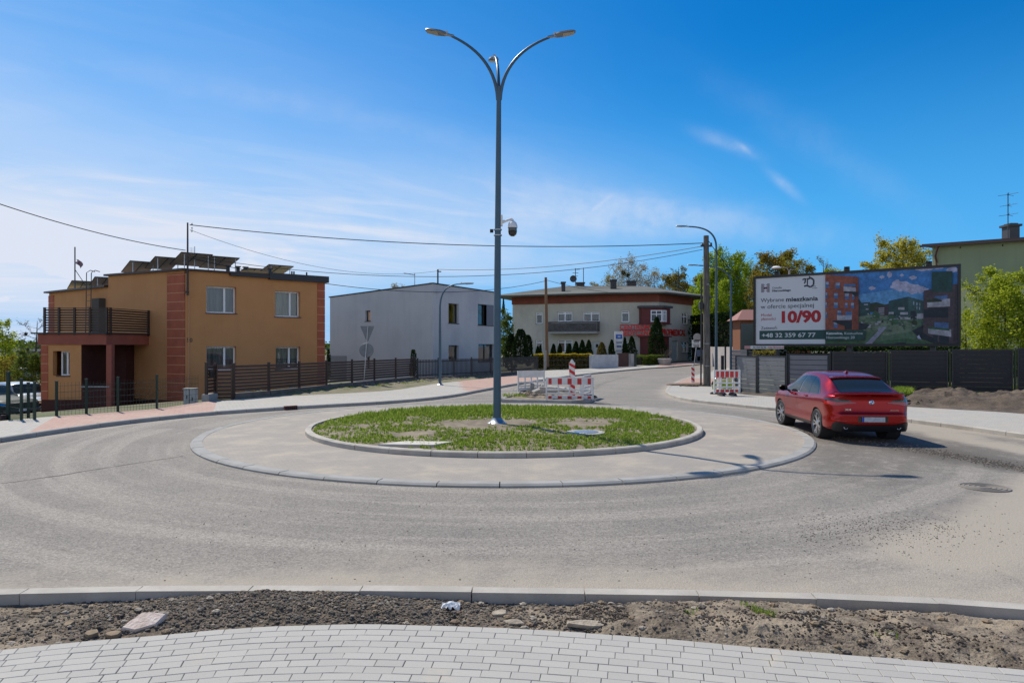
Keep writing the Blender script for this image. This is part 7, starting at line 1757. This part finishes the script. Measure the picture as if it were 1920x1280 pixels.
# rear window on the sloped top
def toppatch(s0, s1, yb, yt, out_, ns=14, nv=16, curve=.0):
    mb = MB(); vs = []
    for i in range(ns+1):
        s = s0+(s1-s0)*i/ns; half = yb+(yt-yb)*i/ns
        for j in range(nv+1):
            y = half*(2*j/nv-1); lo, hi = 10., 15.
            for _ in range(22):
                m = (lo+hi)/2
                if cs.sec(s, m).x > abs(y): lo = m
                else: hi = m
            q = cs.sec(s, hi); vs.append((cs.x(s, abs(y), q.y)-out_*.35, y, q.y+out_))
    mb.add(vs, [(i*(nv+1)+j, (i+1)*(nv+1)+j, (i+1)*(nv+1)+j+1, i*(nv+1)+j+1) for i in range(ns) for j in range(nv)]); return mb
cp_('rear_window_surround', toppatch(.285, .99, .635, .60, .004), mbp_)
cp_('rear_window', toppatch(.31, .97, .605, .575, .009), mcs)
cp_('windscreen', toppatch(2.98, 3.62, .60, .68, .006), mcs)
# roof-end spoiler lip and boot lip
mb = MB(); vs = []
for j in range(17):
    y = -.60+1.2*j/16; lo, hi = 10., 15.
    for _ in range(20):
        m = (lo+hi)/2
        if cs.sec(.98, m).x > abs(y): lo = m
        else: hi = m
    z = cs.sec(.98, hi).y; x = .98
    vs += [(x+.14, y, z+.055), (x-.075, y*1.0, z+.024), (x-.075, y, z+.004), (x+.02, y, z+.0)]
mb.add(vs, [(j*4+k, (j+1)*4+k, (j+1)*4+(k+1) % 4, j*4+(k+1) % 4) for j in range(16) for k in range(4)]); cp_('roof_spoiler', mb, m_redp)
mb = MB(); vs = []
for j in range(25):
    y = -.80+1.6*j/24; q = cs.rear(y, 1.07, .0); k = 1-min(1, abs(y)/.8)**4; z = 1.145
    vs += [(q.x+.16, y, z+.028), (q.x+.03, y, z+.035*k+.018), (q.x-.035*k, y, z+.030*k+.004), (q.x-.025*k, y, z-.012), (q.x+.03, y, z-.05)]
mb.add(vs, [(j*5+k, (j+1)*5+k, (j+1)*5+k+1, j*5+k+1) for j in range(24) for k in range(4)]); cp_('boot_lip', mb, m_redp)
# bumper: black diffuser, plate recess, plate, seams, badges
cp_('diffuser', cs.rpatch([(-.86, .30, .44), (-.80, .27, .50), (-.66, .27, .47), (-.40, .27, .43), (0, .27, .43), (.40, .27, .43), (.66, .27, .47), (.80, .27, .50), (.86, .30, .44)], .014, 36, 4), mt['black_plastic'])
cp_('tailgate_seam', cs.rpatch([(-.70, .655, .661), (0, .655, .661), (.70, .655, .661)], .0015, 20, 1), mbp_)
cp_('plate_recess', cs.rpatch([(-.34, .49, .635), (.34, .49, .635)], .003, 8, 2), mbp_)
q = cs.rear(0, .56, .0)
mb = MB(); mb.box(q.x-.022, q.x-.012, -.26, .26, .505, .62); pl_ = cp_('number_plate', mb, M('plate_grey', (.50, .52, .56), .4, (.38, .40, .43), 14), False)
mb = MB(); mb.box(q.x-.024, q.x-.0221, .215, .26, .505, .62); obj('blue_strip', mb, M('plate_blue', (.02, .05, .4), .4), pl_, local=True)
q = cs.rear(0, .955, .0); m_ch = M('chrome', (.75, .76, .78), .12, metal=1.0)
mb = MB(); mb.lathe([(0, -.016), (.058, -.014), (.062, 0)], 28, (q.x, 0, .955), 'x'); rd_ = cp_('roundel', mb, m_ch)
for k in range(4):
    mb = MB(); vs = [(q.x-.0175, 0, .955)]+[(q.x-.0175, .040*cos(k*pi/2+j*pi/12), .955+.040*sin(k*pi/2+j*pi/12)) for j in range(7)]; mb.add(vs, [(0, j, j+1) for j in range(1, 7)]); obj('roundel_quarter', mb, (M('roundel_blue', (.02, .16, .50), .3) if k % 2 else mt['white_paint']), rd_, local=True)
MT = Matrix(((0, 0, -1, 0), (-1, 0, 0, 0), (0, 1, 0, 0), (0, 0, 0, 1)))
def cartext(s, y, z, h, w, mat, bold=0.):
    size = h/.69; ww = textw(s, size, bold*size); q = cs.rear(y-w/2, z, .0); o = text('badge', s, size, Matrix.Translation((q.x-.012, y, z)) @ MT, mat, None, bold*size, sx=w/ww); o.parent = car
cartext('X4', .62, .765, .042, .15, m_ch, .03); cartext('xDrive20d', -.40, .765, .02, .20, m_ch, .01)
mb = MB(); z = cs.tb(cs.roof, 1.55); mb.add([(1.48, 0, z+.0), (1.50, 0, z+.062), (1.53, 0, z+.065), (1.68, 0, z+.01), (1.47, .035, z), (1.70, .02, z+.005), (1.47, -.035, z), (1.70, -.02, z+.005)], [(4, 1, 2, 5), (6, 7, 2, 1), (4, 6, 1), (5, 2, 7)]); cp_('shark_fin', mb, m_redp, False)
# headlights (front, not seen)
for s_ in (1, -1): cp_('headlight', cs.patch([(7.3, 4.35, 4.68), (8.6, 4.30, 4.66)], s_, .006, 8, 4), m_ch)
# dark interior bottom to stop light under the car
# --- vehicles parked beyond the mesh gate
def parked(loc, rz, label, paint, L_=4.5, Wd=1.8, H=1.65, suv=True):
    t = thing('parked_car', loc, label, 'car', rz=rz)
    k = H/1.65
    c2 = CarShape(L_, Wd, roof=[(0, 1.2*k), (.15, 1.5*k), (.5, 1.6*k), (1.5, 1.65*k), (2.5, 1.60*k), (3.15, 1.12*k), (3.4, 1.05*k), (4.1, .98*k), (L_, .86*k)], belt=[(0, 1.02*k), (3.2, .98*k), (4.1, .9*k), (L_, .78*k)], bot=[(0, .4), (.3, .3), (4.2, .3), (L_, .38)], wr=[(0, .82), (1, .80), (2.5, .80), (3.3, .88), (L_, .9)], rake=[(.3, 0), (1.7, .05)], y0=.82, rr=.25, fr=.35)
    mb = c2.body(50, 40); obj('body', mb, paint, t, smooth='all', local=True, fix=True)
    for x in (.85, 3.6):
        for s_ in (1, -1): 
            mb = MB(); mb.lathe([(0, s_*(Wd/2-.2)), (.34, s_*(Wd/2-.2)), (.345, s_*(Wd/2-.0)), (.22, s_*(Wd/2+.01)), (0, s_*(Wd/2-.02))], 24, (x, 0, .34), 'y'); w_ = obj('wheel', mb, mt['rubber'], t, local=True, fix=True)
            mb = MB(); mb.lathe([(0, s_*(Wd/2+.004)), (.2, s_*(Wd/2+.014)), (.215, s_*(Wd/2+.011))], 16, (x, 0, .34), 'y'); obj('rim', mb, m_rim, w_, local=True)
    global cs; sv = cs; cs = c2
    for s_ in (1, -1):
        obj('side_window', c2.patch([(10.05, 1.75, 3.0), (11, 1.75, 2.8), (11.9, 1.75, 2.55)], s_, .007, 12, 8), mcs, t, smooth='all', local=True); obj('side_window', c2.patch([(10.05, .45, 1.68), (11, .55, 1.68), (11.9, .7, 1.68)], s_, .007, 12, 8), mcs, t, smooth='all', local=True)
        obj('headlight', c2.patch([(7.2, L_-.35, L_-.03), (8.8, L_-.42, L_-.04)], s_, .008, 6, 4), m_ch, t, smooth='all', local=True)
    obj('windscreen', toppatch(2.6, 3.1, .62, .70, .006), mcs, t, smooth='all', local=True)
    cs = sv
    mb = MB(); mb.box(L_-.02, L_+.05, -.55, .55, .60, .74); obj('grille', mb, mt['black_plastic'], t, local=True); mb = MB(); mb.box(L_-.1, L_+.06, -.75, .75, .36, .52); bev(obj('bumper', mb, mt['dark_grey'], t, local=True), .03)
    mb = MB(); mb.box(L_+.061, L_+.066, -.22, .22, .40, .5); obj('number_plate', mb, mt['white_refl'], t, local=True)
    return t
q = P(77, 33.5); zc = zat(770, 33.5); a_ = radians(-32); parked((q.x-4.3*cos(a_)-.2, q.y-4.3*sin(a_)+.35, hf(q.x, q.y)-.15), a_, 'silver off-road car parked beside the ochre house behind the green gate', M('silver_paint', (.45, .46, .47), .25, metal=.6, coat=.8), H=1.72)
q = P(22, 27.5); parked((q.x-3.4, q.y+.6, hf(q.x, q.y)-.25), radians(-14), 'dark green-black car parked behind the mesh gate at the left edge', M('dark_paint', (.006, .016, .013), .55), H=1.45, L_=4.3)
# ================================================================== TREES AND PLANTS
LM = {'birch': leafmat('birch_leaves', (.19, .29, .015), (.42, .50, .05), .55), 'olive': leafmat('olive_leaves', (.16, .13, .03), (.34, .30, .07), .45), 'rust': leafmat('rust_leaves', (.24, .13, .03), (.32, .34, .05), .45),
      'yellow': leafmat('yellow_leaves', (.32, .29, .025), (.58, .52, .09), .5), 'pale': leafmat('pale_buds', (.28, .24, .15), (.45, .41, .28), .4), 'dark': leafmat('dark_leaves', (.010, .022, .008), (.03, .05, .016), .2),
      'thuja': leafmat('thuja_leaves', (.012, .030, .010), (.035, .062, .018), .2), 'lime': leafmat('lime_leaves', (.22, .29, .015), (.50, .55, .06), .5), 'mid': leafmat('mid_leaves', (.07, .11, .018), (.19, .24, .045), .4), 'hedgey': leafmat('hedge_yellow', (.40, .29, .02), (.60, .48, .06), .45), 'bronze': leafmat('hedge_bronze', (.12, .085, .02), (.20, .17, .04), .3)}
def leaf(vs, fs, tint, p, s, tv, droop=0.):
    a = R.uniform(0, 2*pi); b = R.uniform(-1, 1); u = Vector((cos(a), sin(a), b*.7)).normalized(); w = Vector((R.uniform(-1, 1), R.uniform(-1, 1), R.uniform(-1, 1)-droop)); v = w-u*w.dot(u)
    if v.length < .05: return
    v.normalize(); s1 = s*R.uniform(.6, 1.25); s2 = s1*R.uniform(.5, .8); o = len(vs)
    vs += [p-u*s1*.5, p+v*s2*.5, p+u*s1*.5, p-v*s2*.5]; fs.append((o, o+1, o+2, o+3)); tint += [tv]*4
def finish(name, vs, fs, tint, mat, parent):
    mb = MB(); mb.add(vs, fs); o = obj(name, mb, mat, parent); a = o.data.attributes.new('tint', 'FLOAT', 'POINT'); a.data.foreach_set('value', tint); return o
def tree(name, px_, ytop, d, wpx, label, kind, n=7000, ls=.2, cat='tree', group=None, trunkh=.25, bark='bark', droop=0., sparse=1., mistle=0, base=None, dens=.35, limbs=9, flat=1., twig=True, r0=None):
    q = P(px_, d); gz = hf(q.x, q.y) if base is None else base; H = zat(ytop, d)-gz; Rw = wpx*d/F/2
    t = thing(name, (q.x, q.y, gz), label, cat, group); root = Vector((q.x, q.y, gz)); tr = MB(); r0 = r0 or H*.018
    c = root+Vector((0, 0, H*(trunkh+(1-trunkh)*.5))); Rz = H*(1-trunkh)*.5
    lean = Vector((R.uniform(-.04, .04)*H, R.uniform(-.04, .04)*H, 0))
    axis_ = [root, root+Vector((0, 0, H*trunkh))+lean*.3, root+Vector((0, 0, H*.6))+lean*.8, root+Vector((0, 0, H*.93))+lean]
    tr.tube(axis_, [r0, r0*.8, r0*.42, r0*.1], 8)
    tips = []
    for k in range(limbs):
        f = trunkh*.8+(.9-trunkh*.8)*(k+.5)/limbs; a = k*2.4+R.uniform(-.4, .4); zz_ = H*f
        hrel = min(1, max(0, (f-trunkh)/(1-trunkh))); rad = Rw*(sin(pi*min(.93, max(.17, hrel*.85+.12))))**.6*R.uniform(.75, 1.08)
        s = root+Vector((0, 0, zz_))+lean*f; e = root+Vector((cos(a)*rad, sin(a)*rad*flat, min(H*.97, zz_+rad*R.uniform(.35, .9)))); m = s.lerp(e, .5)+Vector((0, 0, -rad*.08+R.uniform(-.1, .2)*rad))
        tr.tube([s, m, e], [r0*.36*(1.1-f), r0*.24*(1.1-f), r0*.08], 5); 
        for j in range(5):
            b = s.lerp(e, R.uniform(.35, 1)); dv = Vector((R.gauss(0, 1), R.gauss(0, 1), R.gauss(.5, .7))).normalized()*rad*R.uniform(.25, .5); e2 = b+dv; tips.append((b.lerp(e2, .6), rad*.28)); tips.append((e2, rad*.25))
            tr.tube([b, b.lerp(e2, .5)+Vector((0, 0, .06*rad)), e2], [r0*.11, r0*.07, r0*.03], 3)
            if twig:
                for _ in range(4):
                    b3 = b.lerp(e2, R.uniform(.3, 1)); e3 = b3+Vector((R.gauss(0, 1), R.gauss(0, 1), R.gauss(.5, .8))).normalized()*rad*R.uniform(.12, .28); tr.tube([b3, e3], [max(.012, r0*.04), .008], 3); tips.append((e3, rad*.16))
    tips.append((axis_[-1], Rw*.25))
    if sparse >= 1 and n > 2000:
        for _ in range(int(len(tips)*.8)):
            while True:
                v_ = Vector((R.uniform(-1, 1), R.uniform(-1, 1), R.uniform(-1, 1)))
                if .25 < v_.length < 1: break
            zc = root.z+H*(trunkh+(1-trunkh)*(.5+.47*v_.z)); pr = min(1, .55+.6*(1-abs(v_.z))); tips.append((Vector((root.x+lean.x*.7+v_.x*Rw*pr, root.y+v_.y*Rw*pr, zc)), Rw*.2))
    obj('trunk', tr, mt[bark], t)
    vs = []; fs = []; tint = []
    n = n*1.35; per = max(1, int(n/len(tips)))
    for (p, r) in tips:
        if R.random() > sparse: continue
        base_t = R.uniform(.1, .9)
        for _ in range(int(per*R.uniform(.5, 1.5))):
            o_ = Vector((R.gauss(0, 1), R.gauss(0, 1), R.gauss(0, 1)))*r*.55
            if droop: o_.z = -abs(R.gauss(0, 1))*r*droop*1.6+R.gauss(0, .3)*r; o_.x *= .7; o_.y *= .7
            pp = p+o_
            if pp.z < gz+.15: continue
            leaf(vs, fs, tint, pp, ls, min(1, max(0, base_t+R.gauss(0, .25))), droop*.6)
    if fs: finish('crown', vs, fs, tint, LM[kind], t)
    if mistle:
        for _ in range(mistle):
            p, r = R.choice(tips); vs = []; fs = []; tint = []
            for _ in range(260): leaf(vs, fs, tint, p+Vector((R.gauss(0, .2), R.gauss(0, .2), R.gauss(0, .2)))*(H*.06), ls*.8, R.random())
            finish('mistletoe', vs, fs, tint, LM['dark'], t)
    return t
def conifer(px_, ytop, ybot, d, wpx, label, kind='thuja', n=2600, group=None, ls=.13, name='conifer', shape=1.0):
    q = P(px_, d); z0, z1 = zat(ybot, d)-.3, zat(ytop, d); H = z1-z0; Rw = wpx*d/F/2; t = thing(name, (q.x, q.y, z0), label, 'conifer', group)
    mb = MB(); mb.tube([(q.x, q.y, z0), (q.x, q.y, z1-.1*H)], [.08*Rw+.04, .02], 6); obj('trunk', mb, mt['bark'], t)
    vs = []; fs = []; tint = []
    for _ in range(n):
        f = R.random()**.8; a = R.uniform(0, 2*pi); prof = (min(1, f*5)**.5)*(1-f**1.6*.97)**(.9*shape)*(1+.14*sin(a*3+f*9)+.09*sin(a*7-f*23)); r = Rw*prof*sqrt(R.uniform(.45, 1.05))
        leaf(vs, fs, tint, Vector((q.x+r*cos(a), q.y+r*sin(a), z0+H*f)), ls, min(1, max(0, .5+.5*noise.noise((a*2, f*9, px_))+R.gauss(0, .2))), -.8)
    finish('foliage', vs, fs, tint, LM[kind], t); return t
def hedge(a, b, z0, z1, w, label, kinds, n, ls=.12, name='hedge', topk=None, topn=0, wob=.12):
    a, b = Vector(a[:2]), Vector(b[:2]); L_ = (b-a).length; t_ = (b-a)/L_; nn = Vector((-t_.y, t_.x)); t = thing(name, (a.x, a.y, z0), label, 'hedge')
    for kd, cnt, za, zb in ((kinds, n, z0, z1),)+(((topk, topn, z1-.12*(z1-z0), z1+.04),) if topk else ()):
        vs = []; fs = []; tint = []
        for _ in range(cnt):
            u = R.random()*L_; f = R.random(); v = R.uniform(-1, 1); k = R.random()
            if k < .45: v = R.choice((-1, 1))*R.uniform(.8, 1)
            elif k < .75: f = 1-R.random()*.12
            z = za+(zb-za)*f+wob*noise.noise((u*1.5, v, f*2)); p = a+t_*u+nn*(v*w/2*(1+.2*noise.noise((u*1.3, z*2, 5))))
            leaf(vs, fs, tint, Vector((p.x, p.y, z)), ls, min(1, max(0, .5+.6*noise.noise((u*1.1, z*1.5, 3))+R.gauss(0, .2))))
        finish('foliage', vs, fs, tint, LM[kd], t)
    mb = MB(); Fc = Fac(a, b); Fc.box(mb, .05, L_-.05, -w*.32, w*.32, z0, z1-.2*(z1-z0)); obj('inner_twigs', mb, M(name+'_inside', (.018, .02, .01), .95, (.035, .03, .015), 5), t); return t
# birches right of the medical centre
tree('birch_tree', 1364, 452, 96, 84, 'tallest bright green birch behind the curved lamps', 'birch', 30000, .22, group='birches behind the wooden pole', trunkh=.1, bark='birch', droop=1.9, limbs=15, mistle=0)
tree('birch_tree', 1328, 488, 93, 64, 'left bright green birch beside the medical centre', 'birch', 23000, .21, group='birches behind the wooden pole', trunkh=.06, bark='birch', droop=1.7, limbs=14)
tree('birch_tree', 1398, 472, 98, 60, 'right birch next to the left edge of the billboard', 'birch', 15000, .21, group='birches behind the wooden pole', trunkh=.1, bark='birch', droop=1.9, limbs=13)
tree('birch_tree', 1346, 520, 88, 62, 'lower front birch just behind the wooden pole', 'birch', 13000, .19, trunkh=.05, bark='birch', droop=1.6, limbs=11)
tree('maple_tree', 1455, 471, 88, 95, 'rusty and green maple above the white half of the billboard', 'rust', 19000, .25, trunkh=.15, limbs=14)
tree('maple_tree', 1424, 478, 90, 50, 'green-brown maple rising at the left corner of the billboard', 'olive', 8000, .24, trunkh=.15, limbs=11)
tree('maple_tree', 1500, 480, 92, 60, 'second rusty maple right of the white lamp head', 'rust', 9000, .23, trunkh=.15, limbs=12)
tree('bare_tree', 1548, 474, 76, 62, 'nearly bare tree over the middle of the billboard', 'olive', 900, .15, trunkh=.2, limbs=13)
tree('budding_tree', 1560, 495, 82, 60, 'low yellow-green bush tree under the bare tree', 'lime', 6500, .19, trunkh=.15, limbs=10)
tree('yellow_tree', 1686, 449, 74, 118, 'big round yellow-green tree left of the green house', 'yellow', 24000, .21, trunkh=.15, limbs=16)
tree('yellow_tree', 1645, 482, 70, 60, 'smaller yellow tree left of the big yellow one', 'yellow', 9000, .2, trunkh=.15, limbs=10)
# behind the medical centre
tree('poplar_tree', 1185, 486, 118, 92, 'large pale budding tree with mistletoe over the medical centre roof', 'pale', 10000, .24, trunkh=.2, limbs=16, mistle=3)
tree('poplar_tree', 1228, 497, 120, 52, 'slimmer pale budding tree right of the large one', 'pale', 3000, .24, trunkh=.2, limbs=12, mistle=1)
tree('poplar_tree', 1138, 512, 122, 60, 'low pale tree between the medical centre chimneys', 'olive', 4500, .26, trunkh=.2, limbs=12)
tree('poplar_tree', 1110, 520, 126, 44, 'small faint bare tree left of the pale trees', 'pale', 1500, .24, trunkh=.2, limbs=12)
tree('oak_tree', 1262, 506, 112, 72, 'olive brown tree at the right end of the medical centre roof', 'olive', 14000, .26, trunkh=.1, limbs=14, mistle=2)
tree('oak_tree', 1300, 515, 116, 50, 'olive tree between the medical centre and the birches', 'olive', 9000, .26, trunkh=.1, limbs=11)
tree('bare_tree', 1268, 488, 108, 40, 'bare branching treetop with a mistletoe ball', 'olive', 250, .2, trunkh=.4, limbs=10, mistle=2)
tree('small_tree', 752, 526, 95, 44, 'small pale treetop over the white house roof', 'pale', 3200, .2, trunkh=.4, limbs=10)
# left edge
tree('ash_tree', 2, 598, 62, 54, 'light green tree cut by the left edge above the sheds', 'lime', 4200, .17, trunkh=.2, limbs=12, base=-2)
tree('bare_tree', 62, 592, 74, 62, 'bare tree with mistletoe left of the ochre house', 'pale', 400, .12, trunkh=.25, limbs=14, mistle=3, base=-2.2, r0=.2)
tree('garden_shrub', 56, 655, 47, 58, 'tangled green shrub tree above the parked cars', 'mid', 5200, .13, trunkh=.15, limbs=10, base=-1.6)
tree('garden_shrub', 12, 668, 50, 50, 'brownish shrub at the left edge over the parked cars', 'rust', 2600, .13, trunkh=.15, limbs=9, base=-1.7)
# around the houses
tree('shrub', 948, 577, 66, 34, 'green bush squeezed between the white house and the tall lamp', 'mid', 4200, .15, trunkh=.05, limbs=10)
conifer(944, 560, 700, 70, 20, 'tall dark spruce right behind the tall lamp pole', n=2500)
conifer(976, 617, 676, 62, 34, 'wide dark shrub right of the tall lamp pole', kind='dark', n=3800, ls=.15, name='dark_shrub', shape=.5)
conifer(958, 626, 690, 63, 26, 'dark shrub hugging the tall lamp pole', kind='dark', n=2600, ls=.15, name='dark_shrub', shape=.5)
conifer(990, 628, 680, 64, 22, 'small dark shrub left of the slim pole', kind='dark', n=2000, ls=.15, name='dark_shrub', shape=.5)
conifer(775, 655, 705, 46.5, 15, 'small trimmed green thuja in front of the white house', n=1500, ls=.09, shape=.35)
conifer(616, 655, 700, 45, 9, 'narrow thuja between the ochre house and the white house', n=900, ls=.09, shape=.4)
for i, (x, y0, w, kd, lab) in enumerate(((375, 805, 24, 'thuja', 'first small cone thuja left of the slim pole'), (398, 798, 22, 'thuja', 'thuja just left of the slim pole'), (503, 788, 36, 'thuja', 'thuja just right of the slim pole'), (553, 788, 34, 'thuja', 'second thuja right of the slim pole'), (628, 784, 42, 'thuja', 'thuja under the left end of the balcony'),
        (682, 768, 46, 'thuja', 'thuja under the middle of the balcony'), (733, 756, 44, 'thuja', 'tall thuja left of the ground floor door'), (785, 756, 48, 'thuja', 'tall thuja touching the ground floor door'), (888, 774, 62, 'bronze', 'bronze-tinged bush thuja right of the door'), (968, 754, 40, 'thuja', 'thuja on the left side of the pylon sign'), (1073, 734, 30, 'thuja', 'thuja on the right side of the pylon sign'), (1128, 727, 62, 'thuja', 'broad cone thuja right of the pylon sign'))):
    conifer(920+x/4.267, 460+y0/4.267, 668, 73.5+.3*(i % 3), w*1.45/4.267, lab, kind=kd, n=2200, group='thujas in front of the medical centre', ls=.14, shape=.7)
conifer(920+1328/4.267, 460+572/4.267, 672, 73, 36, 'tallest dark conifer in front of the medical centre bay', n=6500, ls=.16, shape=.8, kind='thuja')
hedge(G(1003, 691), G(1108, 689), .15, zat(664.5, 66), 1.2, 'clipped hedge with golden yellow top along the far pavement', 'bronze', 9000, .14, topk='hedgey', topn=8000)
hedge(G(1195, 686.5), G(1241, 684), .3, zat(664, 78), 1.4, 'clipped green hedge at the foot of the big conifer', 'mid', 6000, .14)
# green house bush and shrubs behind the billboard
tree('bright_bush', 1885, 506, 33, 116, 'large bright yellow-green bush in front of the green house', 'lime', 15000, .12, trunkh=.08, limbs=20, base=.2)
tree('bright_bush', 1935, 560, 32, 80, 'bright bush cut by the right edge', 'lime', 3000, .12, trunkh=.08, limbs=10, base=.2)
tree('bright_bush', 1812, 572, 40, 50, 'pale flowering bush at the right edge of the billboard', 'lime', 2600, .12, trunkh=.08, limbs=9, base=.2)
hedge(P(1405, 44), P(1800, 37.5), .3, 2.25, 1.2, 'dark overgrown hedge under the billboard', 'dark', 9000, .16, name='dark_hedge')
hedge(P(1415, 37.8), P(1452, 37.2), .8, 2.05, .8, 'yellow-green shrub under the strip sign', 'olive', 900, .12, name='low_shrub')
hedge(P(1308, 84), P(1412, 72), .3, 6.0, 2.5, 'dark shrubbery in the shade of the birches', 'dark', 12000, .25, name='dark_hedge')
# distant woods and hills
def band(name, pts, label, mat, th=60):
    mb = MB(); n = len(pts); vs = []
    for (x, y, z) in pts: vs += [(x, y, -12), (x, y, z), (x, y+th, z*1.02+.5), (x, y+th, -12)]
    mb.add(vs, [(i*4+k, (i+1)*4+k, (i+1)*4+k+1, i*4+k+1) for i in range(n-1) for k in range(3)]); return tag(obj(name, mb, mat, smooth=True), label, kind='structure')
band('hills', [(-1900+i*60, 1600+200*sin(i*.3), max(-6, 3+6*noise.noise((i*.13, 0, 5))+3*sin(i*.11))) for i in range(70)], 'faint blue hills on the horizon', M('hill_blue', (.10, .14, .19), 1.0), 300)
vs = []; fs = []; tint = []
for _ in range(15000):
    x = R.uniform(-260, 260); y = 230+R.uniform(-14, 14)+abs(x)*.05; h = 3.6+2.6*noise.noise((x*.05, 0, 2))+1.2*noise.noise((x*.3, 0, 8)); leaf(vs, fs, tint, Vector((x, y, -1.5+(h+1.5)*sqrt(R.random()))), 1.3, R.random()*.6)
o = finish('distant_woods', vs, fs, tint, LM['mid'], None); tag(o, 'distant belt of woodland beyond the houses', 'woods', kind='stuff')
